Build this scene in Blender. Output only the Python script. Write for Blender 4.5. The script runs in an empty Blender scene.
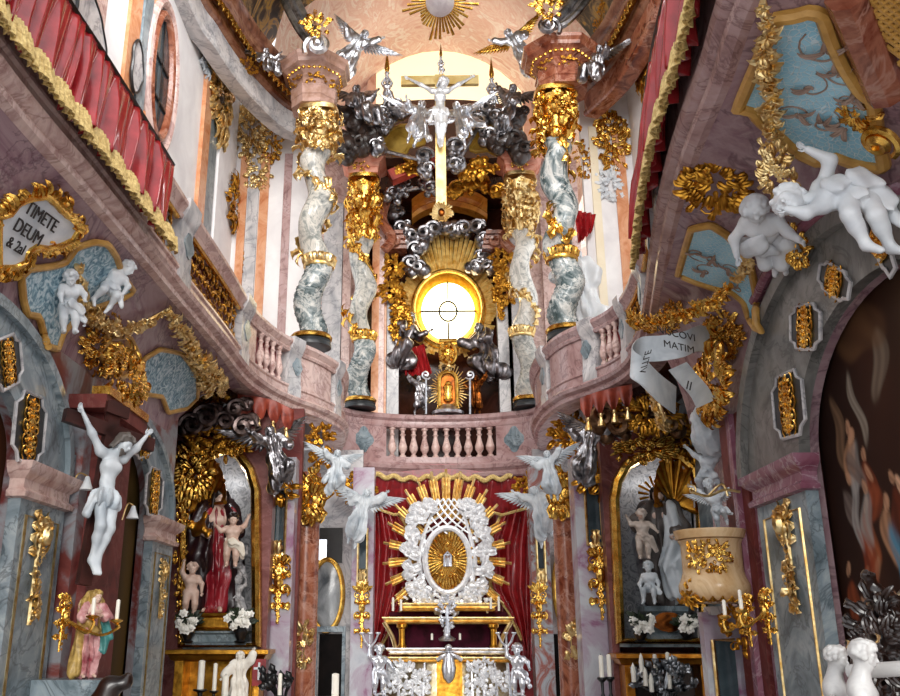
import bpy, math, random
import numpy as np
from mathutils import Vector, Matrix
from mathutils.bvhtree import BVHTree

PI = math.pi
COL = bpy.context.scene.collection

# ------------------------------------------------------------------ camera model
F, CX, CY = 900.0, 410.0, 348.0
PITCH, YAW = math.radians(17.5), math.radians(1.27)
CAM = Vector((0, 0, 1.6))
_cy, _sy, _cp, _sp = math.cos(YAW), math.sin(YAW), math.cos(PITCH), math.sin(PITCH)
WV = Vector((-_sy * _cp, _cy * _cp, _sp)); RV = Vector((_cy, _sy, 0)); UV = RV.cross(WV)
def ray(px, py): return RV * (px - CX) + UV * (CY - py) + WV * F
def at(px, py, Y): d = ray(px, py); return CAM + d * (Y / d.y)
def onz(px, py, z): d = ray(px, py); return CAM + d * ((z - CAM.z) / d.z)
def onx(px, py, x): d = ray(px, py); return CAM + d * (x / d.x)

# ------------------------------------------------------------------ mesh builder
def vec(p): return np.array(p, float)
def nrm(v):
    v = np.array(v, float); n = np.linalg.norm(v)
    return v / n if n > 1e-12 else v
def frame_of(d, up=(0, 0, 1)):
    d = nrm(d); s = np.cross(d, up)
    if np.linalg.norm(s) < 1e-3: s = np.cross(d, (1, 0, 0))
    s = nrm(s); return s, np.cross(s, d), d

class MB:
    def __init__(self): self.V = []; self.Fc = []; self.n = 0; self.col = []
    def add(self, v, f, col=None):
        v = np.asarray(v, float).reshape(-1, 3); b = self.n
        self.V.append(v); self.n += len(v)
        self.Fc += [tuple(i + b for i in q) for q in f]
        if col is not None: self.col.append(np.asarray(col, float).reshape(-1, 3))
        return self
    def verts(self): return np.concatenate(self.V) if self.V else np.zeros((0, 3))
    def join(self, o, M=None):
        v = o.verts()
        if M is not None: v = v @ np.array(M)[:3, :3].T + np.array(M)[:3, 3]
        return self.add(v, o.Fc)
    def xform(self, M):
        v = self.verts(); M = np.array(M)
        self.V = [v @ M[:3, :3].T + M[:3, 3]]
        return self
    def grid(self, P, cu=False, cv=False):
        P = np.asarray(P, float); a, b = P.shape[:2]; f = []
        for i in range(a - (0 if cu else 1)):
            for j in range(b - (0 if cv else 1)):
                i2, j2 = (i + 1) % a, (j + 1) % b
                f.append((i * b + j, i * b + j2, i2 * b + j2, i2 * b + j))
        return self.add(P.reshape(-1, 3), f)
    def slab(self, P, n, t):
        """thick sheet from a grid of points, thickness t along -n (n: vector or per-point array)"""
        P = np.asarray(P, float); a, b = P.shape[:2]; Q = P - np.asarray(n, float) * t
        f = []; N = a * b
        for i in range(a - 1):
            for j in range(b - 1):
                q = (i * b + j, i * b + j + 1, (i + 1) * b + j + 1, (i + 1) * b + j)
                f.append(q); f.append(tuple(k + N for k in reversed(q)))
        ring = [j for j in range(b)] + [i * b + b - 1 for i in range(1, a)] + [(a - 1) * b + j for j in range(b - 2, -1, -1)] + [i * b for i in range(a - 2, 0, -1)]
        for k in range(len(ring)):
            p, q = ring[k], ring[(k + 1) % len(ring)]
            f.append((q, p, p + N, q + N))
        return self.add(np.concatenate([P.reshape(-1, 3), Q.reshape(-1, 3)]), f)
    def box(self, c, s, rz=0, u=None, v=None, w=None):
        c = vec(c); hx, hy, hz = s[0] / 2, s[1] / 2, s[2] / 2
        if u is None:
            u = vec((math.cos(rz), math.sin(rz), 0)); v = vec((-math.sin(rz), math.cos(rz), 0)); w = vec((0, 0, 1))
        p = [c + u * (i * hx) + v * (j * hy) + w * (k * hz) for k in (-1, 1) for j in (-1, 1) for i in (-1, 1)]
        return self.add(p, [(0, 2, 3, 1), (4, 5, 7, 6), (0, 1, 5, 4), (2, 6, 7, 3), (0, 4, 6, 2), (1, 3, 7, 5)])
    def bbox(self, a, b): a = vec(a); b = vec(b); return self.box((a + b) / 2, np.abs(b - a))
    def tube(self, pts, r, n=8, cap=True, close=False, flat=1.0, up=(0, 0, 1)):
        P = np.array([list(p) for p in pts], float); k = len(P)
        R = np.full(k, r) if np.isscalar(r) else np.array(r, float)
        T = np.gradient(P, axis=0)
        if close: T = np.roll(P, -1, 0) - np.roll(P, 1, 0)
        G = np.zeros((k, n, 3)); s0 = None
        for i in range(k):
            d = nrm(T[i])
            if s0 is None: s, w, d = frame_of(d, up)
            else:
                s = s0 - d * np.dot(s0, d)
                if np.linalg.norm(s) < 1e-6: s, w, d = frame_of(d, up)
                s = nrm(s); w = np.cross(s, d)
            s0 = s
            for j in range(n):
                a = 2 * PI * j / n
                G[i, j] = P[i] + R[i] * (math.cos(a) * s + math.sin(a) * w * flat)
        b = self.n; self.grid(G, close, True)
        if cap and not close:
            self.Fc.append(tuple(b + j for j in range(n - 1, -1, -1)) if False else tuple(b + j for j in range(n)))
            self.Fc.append(tuple(b + (k - 1) * n + j for j in range(n - 1, -1, -1)))
        return self
    def lathe(self, prof, c, n=16, axis=None, up=None, a0=0, a1=2 * PI):
        c = vec(c); full = abs(a1 - a0 - 2 * PI) < 1e-6
        if axis is None: X, Y, Z = vec((1, 0, 0)), vec((0, 1, 0)), vec((0, 0, 1))
        else: X, Y, Z = frame_of(axis, up or (0, 0, 1))
        m = n if full else n + 1
        A = [a0 + (a1 - a0) * j / n for j in range(m)]
        G = np.array([[c + r * (math.cos(a) * X + math.sin(a) * Y) + z * Z for a in A] for r, z in prof])
        b = self.n; self.grid(G, False, full)
        if full:
            if prof[0][0] > 1e-5: self.Fc.append(tuple(b + j for j in range(m)))
            if prof[-1][0] > 1e-5: self.Fc.append(tuple(b + (len(prof) - 1) * m + j for j in range(m - 1, -1, -1)))
        return self
    def sweep(self, prof, path, side=1, closed=False, caps=True):
        """prof: (out, z) points; path: plan points (x, y[, z]); out is to the `side` of travel (+1 = right)"""
        P = np.array([[p[0], p[1], (p[2] if len(p) > 2 else 0)] for p in path], float); k = len(P)
        G = np.zeros((k, len(prof), 3))
        for i in range(k):
            a = P[i] - P[i - 1] if (i or closed) else P[1] - P[0]
            b = P[(i + 1) % k] - P[i] if (i < k - 1 or closed) else P[-1] - P[-2]
            a[2] = b[2] = 0; a = nrm(a); b = nrm(b)
            na = np.array([a[1], -a[0], 0]) * side; nb = np.array([b[1], -b[0], 0]) * side
            m = nrm(na + nb); sc = 1 / max(.45, float(np.dot(m, na)))
            for j, (o, z) in enumerate(prof): G[i, j] = P[i] + m * o * sc + vec((0, 0, z))
        b = self.n; self.grid(G, closed, True)
        if caps and not closed:
            q = len(prof)
            self.Fc.append(tuple(b + j for j in range(q))); self.Fc.append(tuple(b + (k - 1) * q + j for j in range(q - 1, -1, -1)))
        return self
    def prism(self, poly, o, u, v, n, t):
        """polygon (a, b) in the plane o + a u + b v, extruded by t along n"""
        o, u, v, n = vec(o), nrm(u), nrm(v), nrm(n)
        p = [o + u * a + v * b for a, b in poly]; k = len(p)
        V = p + [q + n * t for q in p]
        f = [tuple(range(k - 1, -1, -1)), tuple(range(k, 2 * k))] + [(i, (i + 1) % k, (i + 1) % k + k, i + k) for i in range(k)]
        return self.add(V, f)
    def band(self, outer, inner, o, u, v, n, t):
        """ring-like strip between two equal-length open polylines, extruded by t along n"""
        o, u, v, n = vec(o), nrm(u), nrm(v), nrm(n)
        A = [o + u * a + v * b for a, b in outer]; B = [o + u * a + v * b for a, b in inner]
        G = np.array([[a, a + n * t, b + n * t, b] for a, b in zip(A, B)])
        b0 = self.n; self.grid(G, False, True); k = len(A)
        self.Fc.append((b0, b0 + 1, b0 + 2, b0 + 3)); q = b0 + (k - 1) * 4; self.Fc.append((q + 3, q + 2, q + 1, q))
        return self
    def ball(self, c, r, n=8, m=6):
        r = (r, r, r) if np.isscalar(r) else r
        pr = [(math.sin(PI * i / m), -math.cos(PI * i / m)) for i in range(m + 1)]
        G = np.array([[(c[0] + r[0] * a * math.cos(2 * PI * j / n), c[1] + r[1] * a * math.sin(2 * PI * j / n), c[2] + r[2] * z) for j in range(n)] for a, z in pr])
        return self.grid(G, False, True)
    def mesh(self, name, M=None, smooth=True, sharp=40):
        me = bpy.data.meshes.new(name); v = self.verts()
        if M is not None: A = np.array(M); v = v @ A[:3, :3].T + A[:3, 3]
        me.from_pydata(v.tolist(), [], self.Fc)
        me.validate(); me.update()
        if smooth:
            me.polygons.foreach_set('use_smooth', np.ones(len(me.polygons), bool))
            if sharp: me.set_sharp_from_angle(angle=math.radians(sharp))
        return me

# ------------------------------------------------------------------ objects
def wm(o):
    M = Matrix.LocRotScale(o.location, o.rotation_euler, o.scale)
    return wm(o.parent) @ M if o.parent else M
def thing(name, label, cat, loc=(0, 0, 0), rz=0, group=None, scale=1):
    o = bpy.data.objects.new(name, None); COL.objects.link(o); o.empty_display_size = .1
    o.location = loc; o.rotation_euler = (0, 0, rz); o.scale = (scale,) * 3
    o['label'] = label; o['category'] = cat
    if group: o['group'] = group
    return o
def part(name, mb, mat, parent, local=False, label=None, smooth=True, sharp=40, kind=None):
    me = mb.mesh(name, None if local else wm(parent).inverted(), smooth, sharp)
    me.materials.append(mat)
    if mb.col:
        c = np.concatenate(mb.col); ca = me.color_attributes.new('Col', 'FLOAT_COLOR', 'POINT')
        ca.data.foreach_set('color', np.concatenate([c, np.ones((len(c), 1))], 1).ravel())
    o = bpy.data.objects.new(name, me); COL.objects.link(o); o.parent = parent
    if label: o['label'] = label
    if kind: o['kind'] = kind
    return o
def solo(name, mb, mat, label=None, cat=None, group=None, kind=None, smooth=True, sharp=40):
    v = mb.verts(); lo, hi = v.min(0), v.max(0); c = Vector(((lo[0] + hi[0]) / 2, (lo[1] + hi[1]) / 2, lo[2]))
    me = mb.mesh(name, Matrix.Translation(-c), smooth, sharp); me.materials.append(mat)
    if mb.col:
        cc = np.concatenate(mb.col); ca = me.color_attributes.new('Col', 'FLOAT_COLOR', 'POINT')
        ca.data.foreach_set('color', np.concatenate([cc, np.ones((len(cc), 1))], 1).ravel())
    o = bpy.data.objects.new(name, me); COL.objects.link(o); o.location = c
    if label: o['label'] = label
    if cat: o['category'] = cat
    if group: o['group'] = group
    if kind: o['kind'] = kind
    return o
SURF = []                                    # surfaces ornaments are laid on
def struct(name, mb, mat, smooth=True, sharp=35, surf=True):
    o = solo(name, mb, mat, kind='structure', smooth=smooth, sharp=sharp)
    if surf: SURF.append((mb.verts(), mb.Fc))
    return o
def kids(o): return [c for c in bpy.data.objects if c.parent == o]
def dup(root, loc, rz=None, scale=None, label=None, group=None):
    def cp(o, par):
        c = o.copy(); COL.objects.link(c)
        if par is not None: c.parent = par
        for k in kids(o): cp(k, c)
        return c
    r = cp(root, None); r.location = loc
    if rz is not None: r.rotation_euler = (0, 0, rz)
    if scale is not None: r.scale = (scale,) * 3 if np.isscalar(scale) else scale
    if label: r['label'] = label
    if group: r['group'] = group
    return r
_bvh = [None, 0]
def hit(px, py, dflt=10):
    """point and normal of the built surface seen at a pixel"""
    if _bvh[1] != len(SURF):
        V, Fs, b = [], [], 0
        for v, f in SURF: V.append(v); Fs += [tuple(i + b for i in q) for q in f]; b += len(v)
        _bvh[0] = BVHTree.FromPolygons([tuple(p) for p in np.concatenate(V)], Fs); _bvh[1] = len(SURF)
    d = ray(px, py).normalized(); p, n, i, t = _bvh[0].ray_cast(CAM, d)
    if p is None: return at(px, py, dflt), -d
    if n.dot(d) > 0: n = -n
    return p, n

# ------------------------------------------------------------------ ornament shapes
def leaf(mb, p, d, n, L, W, curl=1.0, lobes=3, ns=7, side=0.0):
    """an acanthus leaf: starts at p, grows along d, rises along n and curls over"""
    p, d, n = vec(p), nrm(d), nrm(n); s = nrm(np.cross(d, n)); n = np.cross(s, d)
    G = []; pos = p.copy(); ang = .55; st = L / ns
    for i in range(ns + 1):
        t = i / ns
        w = W * (math.sin(PI * min(1, t * .86 + .12)) ** .8) * (1 + .28 * math.sin(t * lobes * 2 * PI))
        ndir = math.cos(ang) * n - math.sin(ang) * d; dd = math.cos(ang) * d + math.sin(ang) * n
        cs = s + side * d * t
        G.append([pos - cs * w * .5 + ndir * w * .16, pos - cs * w * .25, pos + ndir * w * .10, pos + cs * w * .25, pos + cs * w * .5 + ndir * w * .16])
        pos = pos + dd * st; ang -= curl * 2.6 / ns * (0.4 + 1.2 * t)
    return mb.slab(np.array(G), n, W * .05)
def scroll(mb, c, u, v, n, r, turns=1.3, w=.2, tail=1.2, n_=18, flip=1):
    """a C-scroll: spiral tube in the plane (u, v) with a swinging tail"""
    c, u, v, n = vec(c), nrm(u), nrm(v), nrm(n); P, R = [], []
    for i in range(n_ + 1):
        t = i / n_; a = turns * 2 * PI * t; q = r * (.12 + .88 * t ** 1.1)
        if t > .75: q *= 1 + (t - .75) * tail
        P.append(c + u * math.cos(a) * q + v * math.sin(a) * q * flip + n * w * r * (1 - t) * .6)
        R.append(w * r * (1.15 - .55 * t))
    return mb.tube(P, R, 6)
def flower(mb, c, n, r, k=5, rs=None):
    c, n = vec(c), nrm(n); s, w, _ = frame_of(n, (.3, .2, 1)); a0 = (rs.random() if rs else 0) * 6
    for i in range(k):
        a = a0 + 2 * PI * i / k; d = math.cos(a) * s + math.sin(a) * w
        G = [[c + d * r * t + np.cross(n, d) * q * r * (.5 * math.sin(PI * min(.95, t * .8 + .15))) + n * r * (.45 * t - .35 * t * t * 1.3 - .12 * q * q) for q in (-1, 0, 1)] for t in (.1, .5, .85, 1.05)]
        mb.grid(np.array(G))
    return mb.ball(c + n * r * .2, r * .26, 6, 4)
def cluster(mb, c, u, v, n, w, h, seed=0, k=26, size=.3, scr=5, fl=3):
    """a gilded rococo cluster of leaves, scrolls and blossoms inside an ellipse"""
    rs = random.Random(seed); c, u, v, n = vec(c), nrm(u), nrm(v), nrm(n); S = size * min(w, h) * 2
    if max(w, h) > 2 * min(w, h): q = u * w * .8 if w > h else v * h * .8; mb.tube([c - q, c, c + q], S * .07, 6)
    for i in range(k):
        a = rs.uniform(0, 2 * PI); q = math.sqrt(rs.random()) * .85
        p = c + u * math.cos(a) * q * w + v * math.sin(a) * q * h + n * (.30 * S * (1 - q))
        b = a + rs.uniform(-1, 1); d = u * math.cos(b) * w + v * math.sin(b) * h
        leaf(mb, p, d, n, S * rs.uniform(.7, 1.3), S * rs.uniform(.35, .6), rs.uniform(.6, 1.5), rs.choice((2, 3)), 6)
    for i in range(scr):
        a = 2 * PI * (i + rs.random() * .6) / max(1, scr); q = .72
        p = c + u * math.cos(a) * q * w + v * math.sin(a) * q * h + n * S * .2
        scroll(mb, p, u, v, n, S * rs.uniform(.28, .5), rs.uniform(.9, 1.5), .2, 1.6, 14, rs.choice((1, -1)))
    for i in range(fl):
        a = rs.uniform(0, 2 * PI); q = rs.random() * .6
        flower(mb, c + u * math.cos(a) * q * w + v * math.sin(a) * q * h + n * S * .45, n, S * rs.uniform(.22, .36), 5, rs)
    return mb
def garland(mb, pts, n, r, seed=0, per=1.0):
    """blossoms and leaves strung along a line"""
    rs = random.Random(seed); P = np.array([list(p) for p in pts], float); n = nrm(n)
    sg = np.linalg.norm(np.diff(P, axis=0), axis=1); L = sg.sum(); k = max(3, int(L / (r * .55) * per)); cs = np.concatenate([[0], np.cumsum(sg)])
    mb.tube(P, r * .22, 6)
    for i in range(k):
        s = L * (i + .5) / k; j = min(len(sg) - 1, int(np.searchsorted(cs, s) - 1)); j = max(0, j)
        p = P[j] + (P[j + 1] - P[j]) * ((s - cs[j]) / sg[j]); t = nrm(P[j + 1] - P[j]); b = np.cross(n, t)
        rad = r * (.65 + .5 * math.sin(PI * s / L)) * rs.uniform(.75, 1.2)
        for q in range(2):
            a = rs.uniform(-1.2, 1.2) * 1.2; d = math.sin(a) * b + math.cos(a) * n * .6 + t * rs.uniform(-.6, .6)
            leaf(mb, p, d, n, rad * 1.25, rad * .6, 1.1, 2, 5)
        flower(mb, p + n * rad * .4 + b * rs.uniform(-.5, .5) * rad, n + b * rs.uniform(-.6, .6), rad * .62, 5, rs)
    return mb
def pendant(mb, c, u, v, n, w, h, seed=0):
    """an upright gilded drop: shell on top, mask-like boss, leaves, tassel; c is its middle"""
    rs = random.Random(seed); c, u, v, n = vec(c), nrm(u), nrm(v), nrm(n)
    for sg in (-1, 1):
        scroll(mb, c + u * sg * w * .27 + v * h * .24 + n * w * .12, u * sg, v, n, w * .2, 1.3, .26, 1.2, 14)
        scroll(mb, c + u * sg * w * .25 - v * h * .04 + n * w * .12, u * sg, -v, n, w * .22, 1.2, .26, 1.4, 14)
        for k in range(4):
            y = .36 - .22 * k
            leaf(mb, c + v * h * y * .9 + u * sg * w * .1, u * sg + v * (.7 - .25 * k), n, w * .5, w * .28, 1.2, 2, 5)
    mb.tube([c + v * h * .36, c + v * h * .1 + n * w * .06, c - v * h * .52], [w * .06, w * .12, w * .05], 6)
    for k in range(5):
        a = (k - 2) * .5; leaf(mb, c + v * h * .28, v * math.cos(a) + u * math.sin(a), n, h * .22, w * .22, .9, 2, 5)
    mb.ball(c + n * w * .2 + v * h * .06, (w * .2, w * .2, w * .3), 8, 6)
    flower(mb, c + n * w * .32 + v * h * .2, n, w * .2, 6, rs)
    for k in range(5):
        y = -.12 - .09 * k; q = w * .34 * (1 - k * .15)
        leaf(mb, c + v * h * y, -v + u * (.5 if k % 2 else -.5), n, q, q * .7, 1.1, 2, 5)
        flower(mb, c + v * h * y + n * w * .16, n, q * .45, 5, rs)
    return mb
def rays(mb, c, u, v, n, r0, r1, k, w, seed=0, jit=.25, a0=0, a1=2 * PI, stretch=1.0, taper=1.5, t=.02):
    """gilded sunburst of flat sticks"""
    rs = random.Random(seed); c, u, v, n = vec(c), nrm(u), nrm(v), nrm(n)
    for i in range(k):
        a = a0 + (a1 - a0) * (i + .5) / k; d = math.cos(a) * u + math.sin(a) * v * stretch; s = np.cross(n, nrm(d))
        R1 = r1 * (1 - jit * rs.random()); R0 = r0
        A = c + d * R0 + n * t * rs.random(); B = c + d * R1 + n * t * (rs.random() + .3)
        P = np.array([[A - s * w * .5, A + n * w * .25, A + s * w * .5], [B - s * w * .5 * taper, B + n * w * .3, B + s * w * .5 * taper]])
        mb.slab(P, n, .012)
    return mb
def smooth_path(pts, k=6):
    P = [vec(p) for p in pts]; out = []
    for i in range(len(P) - 1):
        p0, p1, p2, p3 = P[max(0, i - 1)], P[i], P[i + 1], P[min(len(P) - 1, i + 2)]
        for j in range(k):
            t = j / k; out.append(.5 * ((2 * p1) + (p2 - p0) * t + (2 * p0 - 5 * p1 + 4 * p2 - p3) * t * t + (3 * p1 - p0 - 3 * p2 + p3) * t ** 3))
    out.append(P[-1]); return np.array(out)
def resample(P, n):
    P = np.asarray(P, float); s = np.concatenate([[0], np.cumsum(np.linalg.norm(np.diff(P, axis=0), axis=1))])
    t = np.linspace(0, s[-1], n); return np.stack([np.interp(t, s, P[:, k]) for k in range(P.shape[1])], 1)
def drape(mb, top, bot, n, folds=12, amp=.06, nu=80, nv=10, seed=0, t=.012, sag=0.0, fan=0):
    """a hanging cloth between two curves with pleats standing out along n"""
    rs = random.Random(seed); A = resample(top, nu); B = resample(bot, nu); n = nrm(n); ph = rs.random() * 6
    G = np.zeros((nv, nu, 3))
    for j in range(nu):
        x = j / (nu - 1)
        for i in range(nv):
            y = i / (nv - 1); a = 2 * PI * folds * x + ph + 1.1 * math.sin(2.3 * x * folds + 3 * y + ph)
            o = amp * (.45 + .55 * y if not fan else .6) * (math.sin(a) + .4 * math.sin(2.1 * a + 1 + 2 * y))
            G[i, j] = A[j] * (1 - y) + B[j] * y + n * o + vec((0, 0, -sag * math.sin(PI * y) * math.sin(PI * x)))
    return mb.slab(G, n, t)

# ------------------------------------------------------------------ sculpting (signed distance + surface nets)
def nets(f, o, h):
    s = f < 0; nx, ny, nz = f.shape
    cnt = np.zeros((nx - 1, ny - 1, nz - 1)); acc = np.zeros((nx - 1, ny - 1, nz - 1, 3))
    sl = lambda d: slice(d, None if d == 1 else -1)
    cor = [(i, j, k) for i in (0, 1) for j in (0, 1) for k in (0, 1)]
    for a in cor:
        for ax in range(3):
            if a[ax]: continue
            b = list(a); b[ax] = 1
            fa = f[sl(a[0]), sl(a[1]), sl(a[2])]; fb = f[sl(b[0]), sl(b[1]), sl(b[2])]
            m = (fa < 0) != (fb < 0)
            t = np.where(m, fa / np.where(m, fa - fb, 1), 0)
            cnt += m
            for q in range(3): acc[..., q] += m * (a[q] + (t if q == ax else 0))
    cell = cnt > 0; idx = -np.ones(cell.shape, int); idx[cell] = np.arange(cell.sum())
    ijk = np.argwhere(cell); V = (ijk + acc[cell] / cnt[cell][:, None]) * h + o
    Fs = []
    for ax in range(3):
        lo = [slice(1, -1)] * 3; hi = [slice(1, -1)] * 3; lo[ax] = slice(0, -1); hi[ax] = slice(1, None)
        A = s[tuple(lo)]; B = s[tuple(hi)]; b1, b2 = (ax + 1) % 3, (ax + 2) % 3
        for flip, m in ((False, A & ~B), (True, ~A & B)):
            p = np.argwhere(m)
            if not len(p): continue
            off = np.array([1, 1, 1]); off[ax] = 0; p = p + off
            def q(d1, d2):
                r = p.copy(); r[:, b1] -= d1; r[:, b2] -= d2; return idx[r[:, 0], r[:, 1], r[:, 2]]
            Q = np.stack([q(1, 1), q(0, 1), q(0, 0), q(1, 0)], 1)
            if flip: Q = Q[:, ::-1]
            Fs += [tuple(x) for x in Q[(Q >= 0).all(1)].tolist()]
    return V, Fs
def sculpt(prims, h, k=.02, disp=None):
    """prims: ('c', a, b, ra, rb) tapered limb, ('e', c, (rx, ry, rz)[, R]) ellipsoid, a leading '-' carves"""
    lo, hi = np.full(3, 1e9), np.full(3, -1e9)
    for p in prims:
        if p[0][0] == '-': continue
        if p[0] == 'c': pts = [vec(p[1]) - p[3], vec(p[1]) + p[3], vec(p[2]) - p[4], vec(p[2]) + p[4]]
        else: m = max(p[2]); pts = [vec(p[1]) - m, vec(p[1]) + m]
        for q in pts: lo = np.minimum(lo, q); hi = np.maximum(hi, q)
    pad = 3 * h + k * .5 + (.02 if disp else 0); lo -= pad; hi += pad
    N = np.ceil((hi - lo) / h).astype(int) + 1; f = np.full(N, 1e3)
    ax = [lo[i] + h * np.arange(N[i]) for i in range(3)]
    for p in prims:
        ty = p[0].lstrip('-'); carve = p[0][0] == '-'
        if ty == 'c': a, b = vec(p[1]), vec(p[2]); m = max(p[3], p[4]); bl, bh = np.minimum(a, b) - m, np.maximum(a, b) + m
        else: m = max(p[2]); bl, bh = vec(p[1]) - m, vec(p[1]) + m
        e = k + 2 * h + .3 * (bh - bl).max()
        i0 = np.clip(((bl - e - lo) / h).astype(int), 0, N - 1); i1 = np.clip(((bh + e - lo) / h).astype(int) + 2, 1, N)
        S = tuple(slice(i0[i], i1[i]) for i in range(3))
        X = np.stack(np.meshgrid(*[ax[i][S[i]] for i in range(3)], indexing='ij'), -1)
        if ty == 'c':
            d = b - a; L = max(1e-12, float(d @ d)); t = np.clip(((X - a) @ d) / L, 0, 1)
            g = np.linalg.norm(X - a - t[..., None] * d, axis=-1) - (p[3] + (p[4] - p[3]) * t)
        else:
            r = vec(p[2]); Q = X - vec(p[1])
            if len(p) > 3: Q = Q @ np.array(p[3])
            k0 = np.linalg.norm(Q / r, axis=-1); k1 = np.linalg.norm(Q / (r * r), axis=-1)
            g = k0 * (k0 - 1) / np.maximum(k1, 1e-9)
        c = f[S]
        if carve:
            kk = k * .5; hh = np.clip(kk - np.abs(c + g), 0, None) / kk; f[S] = np.maximum(c, -g) + hh * hh * kk * .25
        else:
            hh = np.clip(k - np.abs(c - g), 0, None) / k; f[S] = np.minimum(c, g) - hh * hh * k * .25
    if disp is not None:
        X = np.stack(np.meshgrid(*ax, indexing='ij'), -1); f = f + np.where(f < .5, disp(X), 0)
    f[0], f[-1] = 1e3, 1e3; f[:, 0], f[:, -1] = 1e3, 1e3; f[:, :, 0], f[:, :, -1] = 1e3, 1e3
    f = np.clip(f, -5 * h, 5 * h)
    V, Fs = nets(f, lo, h); return MB().add(V, Fs)

# ------------------------------------------------------------------ figures
ADULT = dict(pel=(0, 0, .52), wai=(0, 0, .62), che=(0, 0, .73), nec=(0, 0, .84), hea=(0, -.012, .925),
             sL=(-.105, 0, .80), eL=(-.15, .02, .64), hL=(-.15, -.03, .49), sR=(.105, 0, .80), eR=(.15, .02, .64), hR=(.15, -.03, .49),
             pL=(-.055, 0, .50), kL=(-.065, -.02, .28), aL=(-.06, .02, .05), tL=(-.07, -.09, .02),
             pR=(.055, 0, .50), kR=(.065, -.02, .28), aR=(.06, .02, .05), tR=(.07, -.09, .02))
PUTTO = dict(pel=(0, 0, .42), wai=(0, 0, .50), che=(0, 0, .60), nec=(0, 0, .70), hea=(0, -.015, .83),
             sL=(-.11, 0, .66), eL=(-.17, .0, .53), hL=(-.18, -.05, .42), sR=(.11, 0, .66), eR=(.17, 0, .53), hR=(.18, -.05, .42),
             pL=(-.065, 0, .40), kL=(-.08, -.03, .22), aL=(-.075, .02, .05), tL=(-.085, -.08, .025),
             pR=(.065, 0, .40), kR=(.08, -.03, .22), aR=(.075, .02, .05), tR=(.085, -.08, .025))
def head_prims(c, look, up, s):
    c = vec(c); f = nrm(look); r = nrm(np.cross(f, up)); u = np.cross(r, f); R = np.stack([r, f, u], 1)
    P = lambda x, y, z: c + s * (r * x + f * y + u * z)
    E = lambda x, y, z, a, b, d: ('e', P(x, y, z), (a * s, b * s, d * s), R)
    return [E(0, -.12, .16, .74, .88, .80), E(0, .14, -.38, .54, .60, .60), E(0, .48, -.78, .24, .22, .2),
            ('-e', P(-.30, .80, .02), (.2 * s, .2 * s, .13 * s), R), ('-e', P(.30, .80, .02), (.2 * s, .2 * s, .13 * s), R),
            E(-.28, .62, .01, .13, .13, .1), E(.28, .62, .01, .13, .13, .1),
            ('c', P(0, .68, .12), P(0, .94, -.22), .07 * s, .12 * s), E(0, .70, .16, .42, .12, .06),
            E(0, .74, -.46, .2, .1, .06), E(0, .72, -.56, .17, .1, .06), E(-.3, .5, -.3, .2, .2, .2), E(.3, .5, -.3, .2, .2, .2),
            E(-.72, -.05, -.05, .08, .16, .22), E(.72, -.05, -.05, .08, .16, .22)], (r, f, u)
def hand(mb, w, e, s, grip=0.4, palm=(0, -1, 0)):
    """palm, four unequal fingers and a side thumb at wrist w, coming from elbow e"""
    w, e = vec(w), vec(e); d = nrm(w - e); pn = vec(palm); a = nrm(np.cross(d, pn) if np.linalg.norm(np.cross(d, pn)) > .1 else np.cross(d, (1, 0, 0))); n = np.cross(a, d)
    G = MB(); L = s
    G.tube([w - d * .1 * L, w + d * .2 * L, w + d * .5 * L], [.15 * L, .22 * L, .2 * L], 8, flat=.6, up=a)
    for k, (o, fl) in enumerate(((-.17, .42), (-.055, .5), (.06, .47), (.165, .36))):
        b = w + d * .46 * L + a * o * L; g = grip
        q1 = b + (d * math.cos(g * .6) + n * math.sin(g * .6)) * fl * .45 * L; q2 = q1 + (d * math.cos(g * 1.6) + n * math.sin(g * 1.6)) * fl * .33 * L
        q3 = q2 + (d * math.cos(g * 2.4) + n * math.sin(g * 2.4)) * fl * .25 * L
        G.tube([b - d * .1 * L, q1, q2, q3], [.07 * L, .065 * L, .055 * L, .035 * L], 6)
    b = w + d * .12 * L - a * .16 * L
    G.tube([b, b + (d * .6 - a * .6) * .26 * L, b + (d * .85 - a * .5 + n * .3) * .48 * L], [.085 * L, .07 * L, .045 * L], 6)
    mb.join(G)
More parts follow.
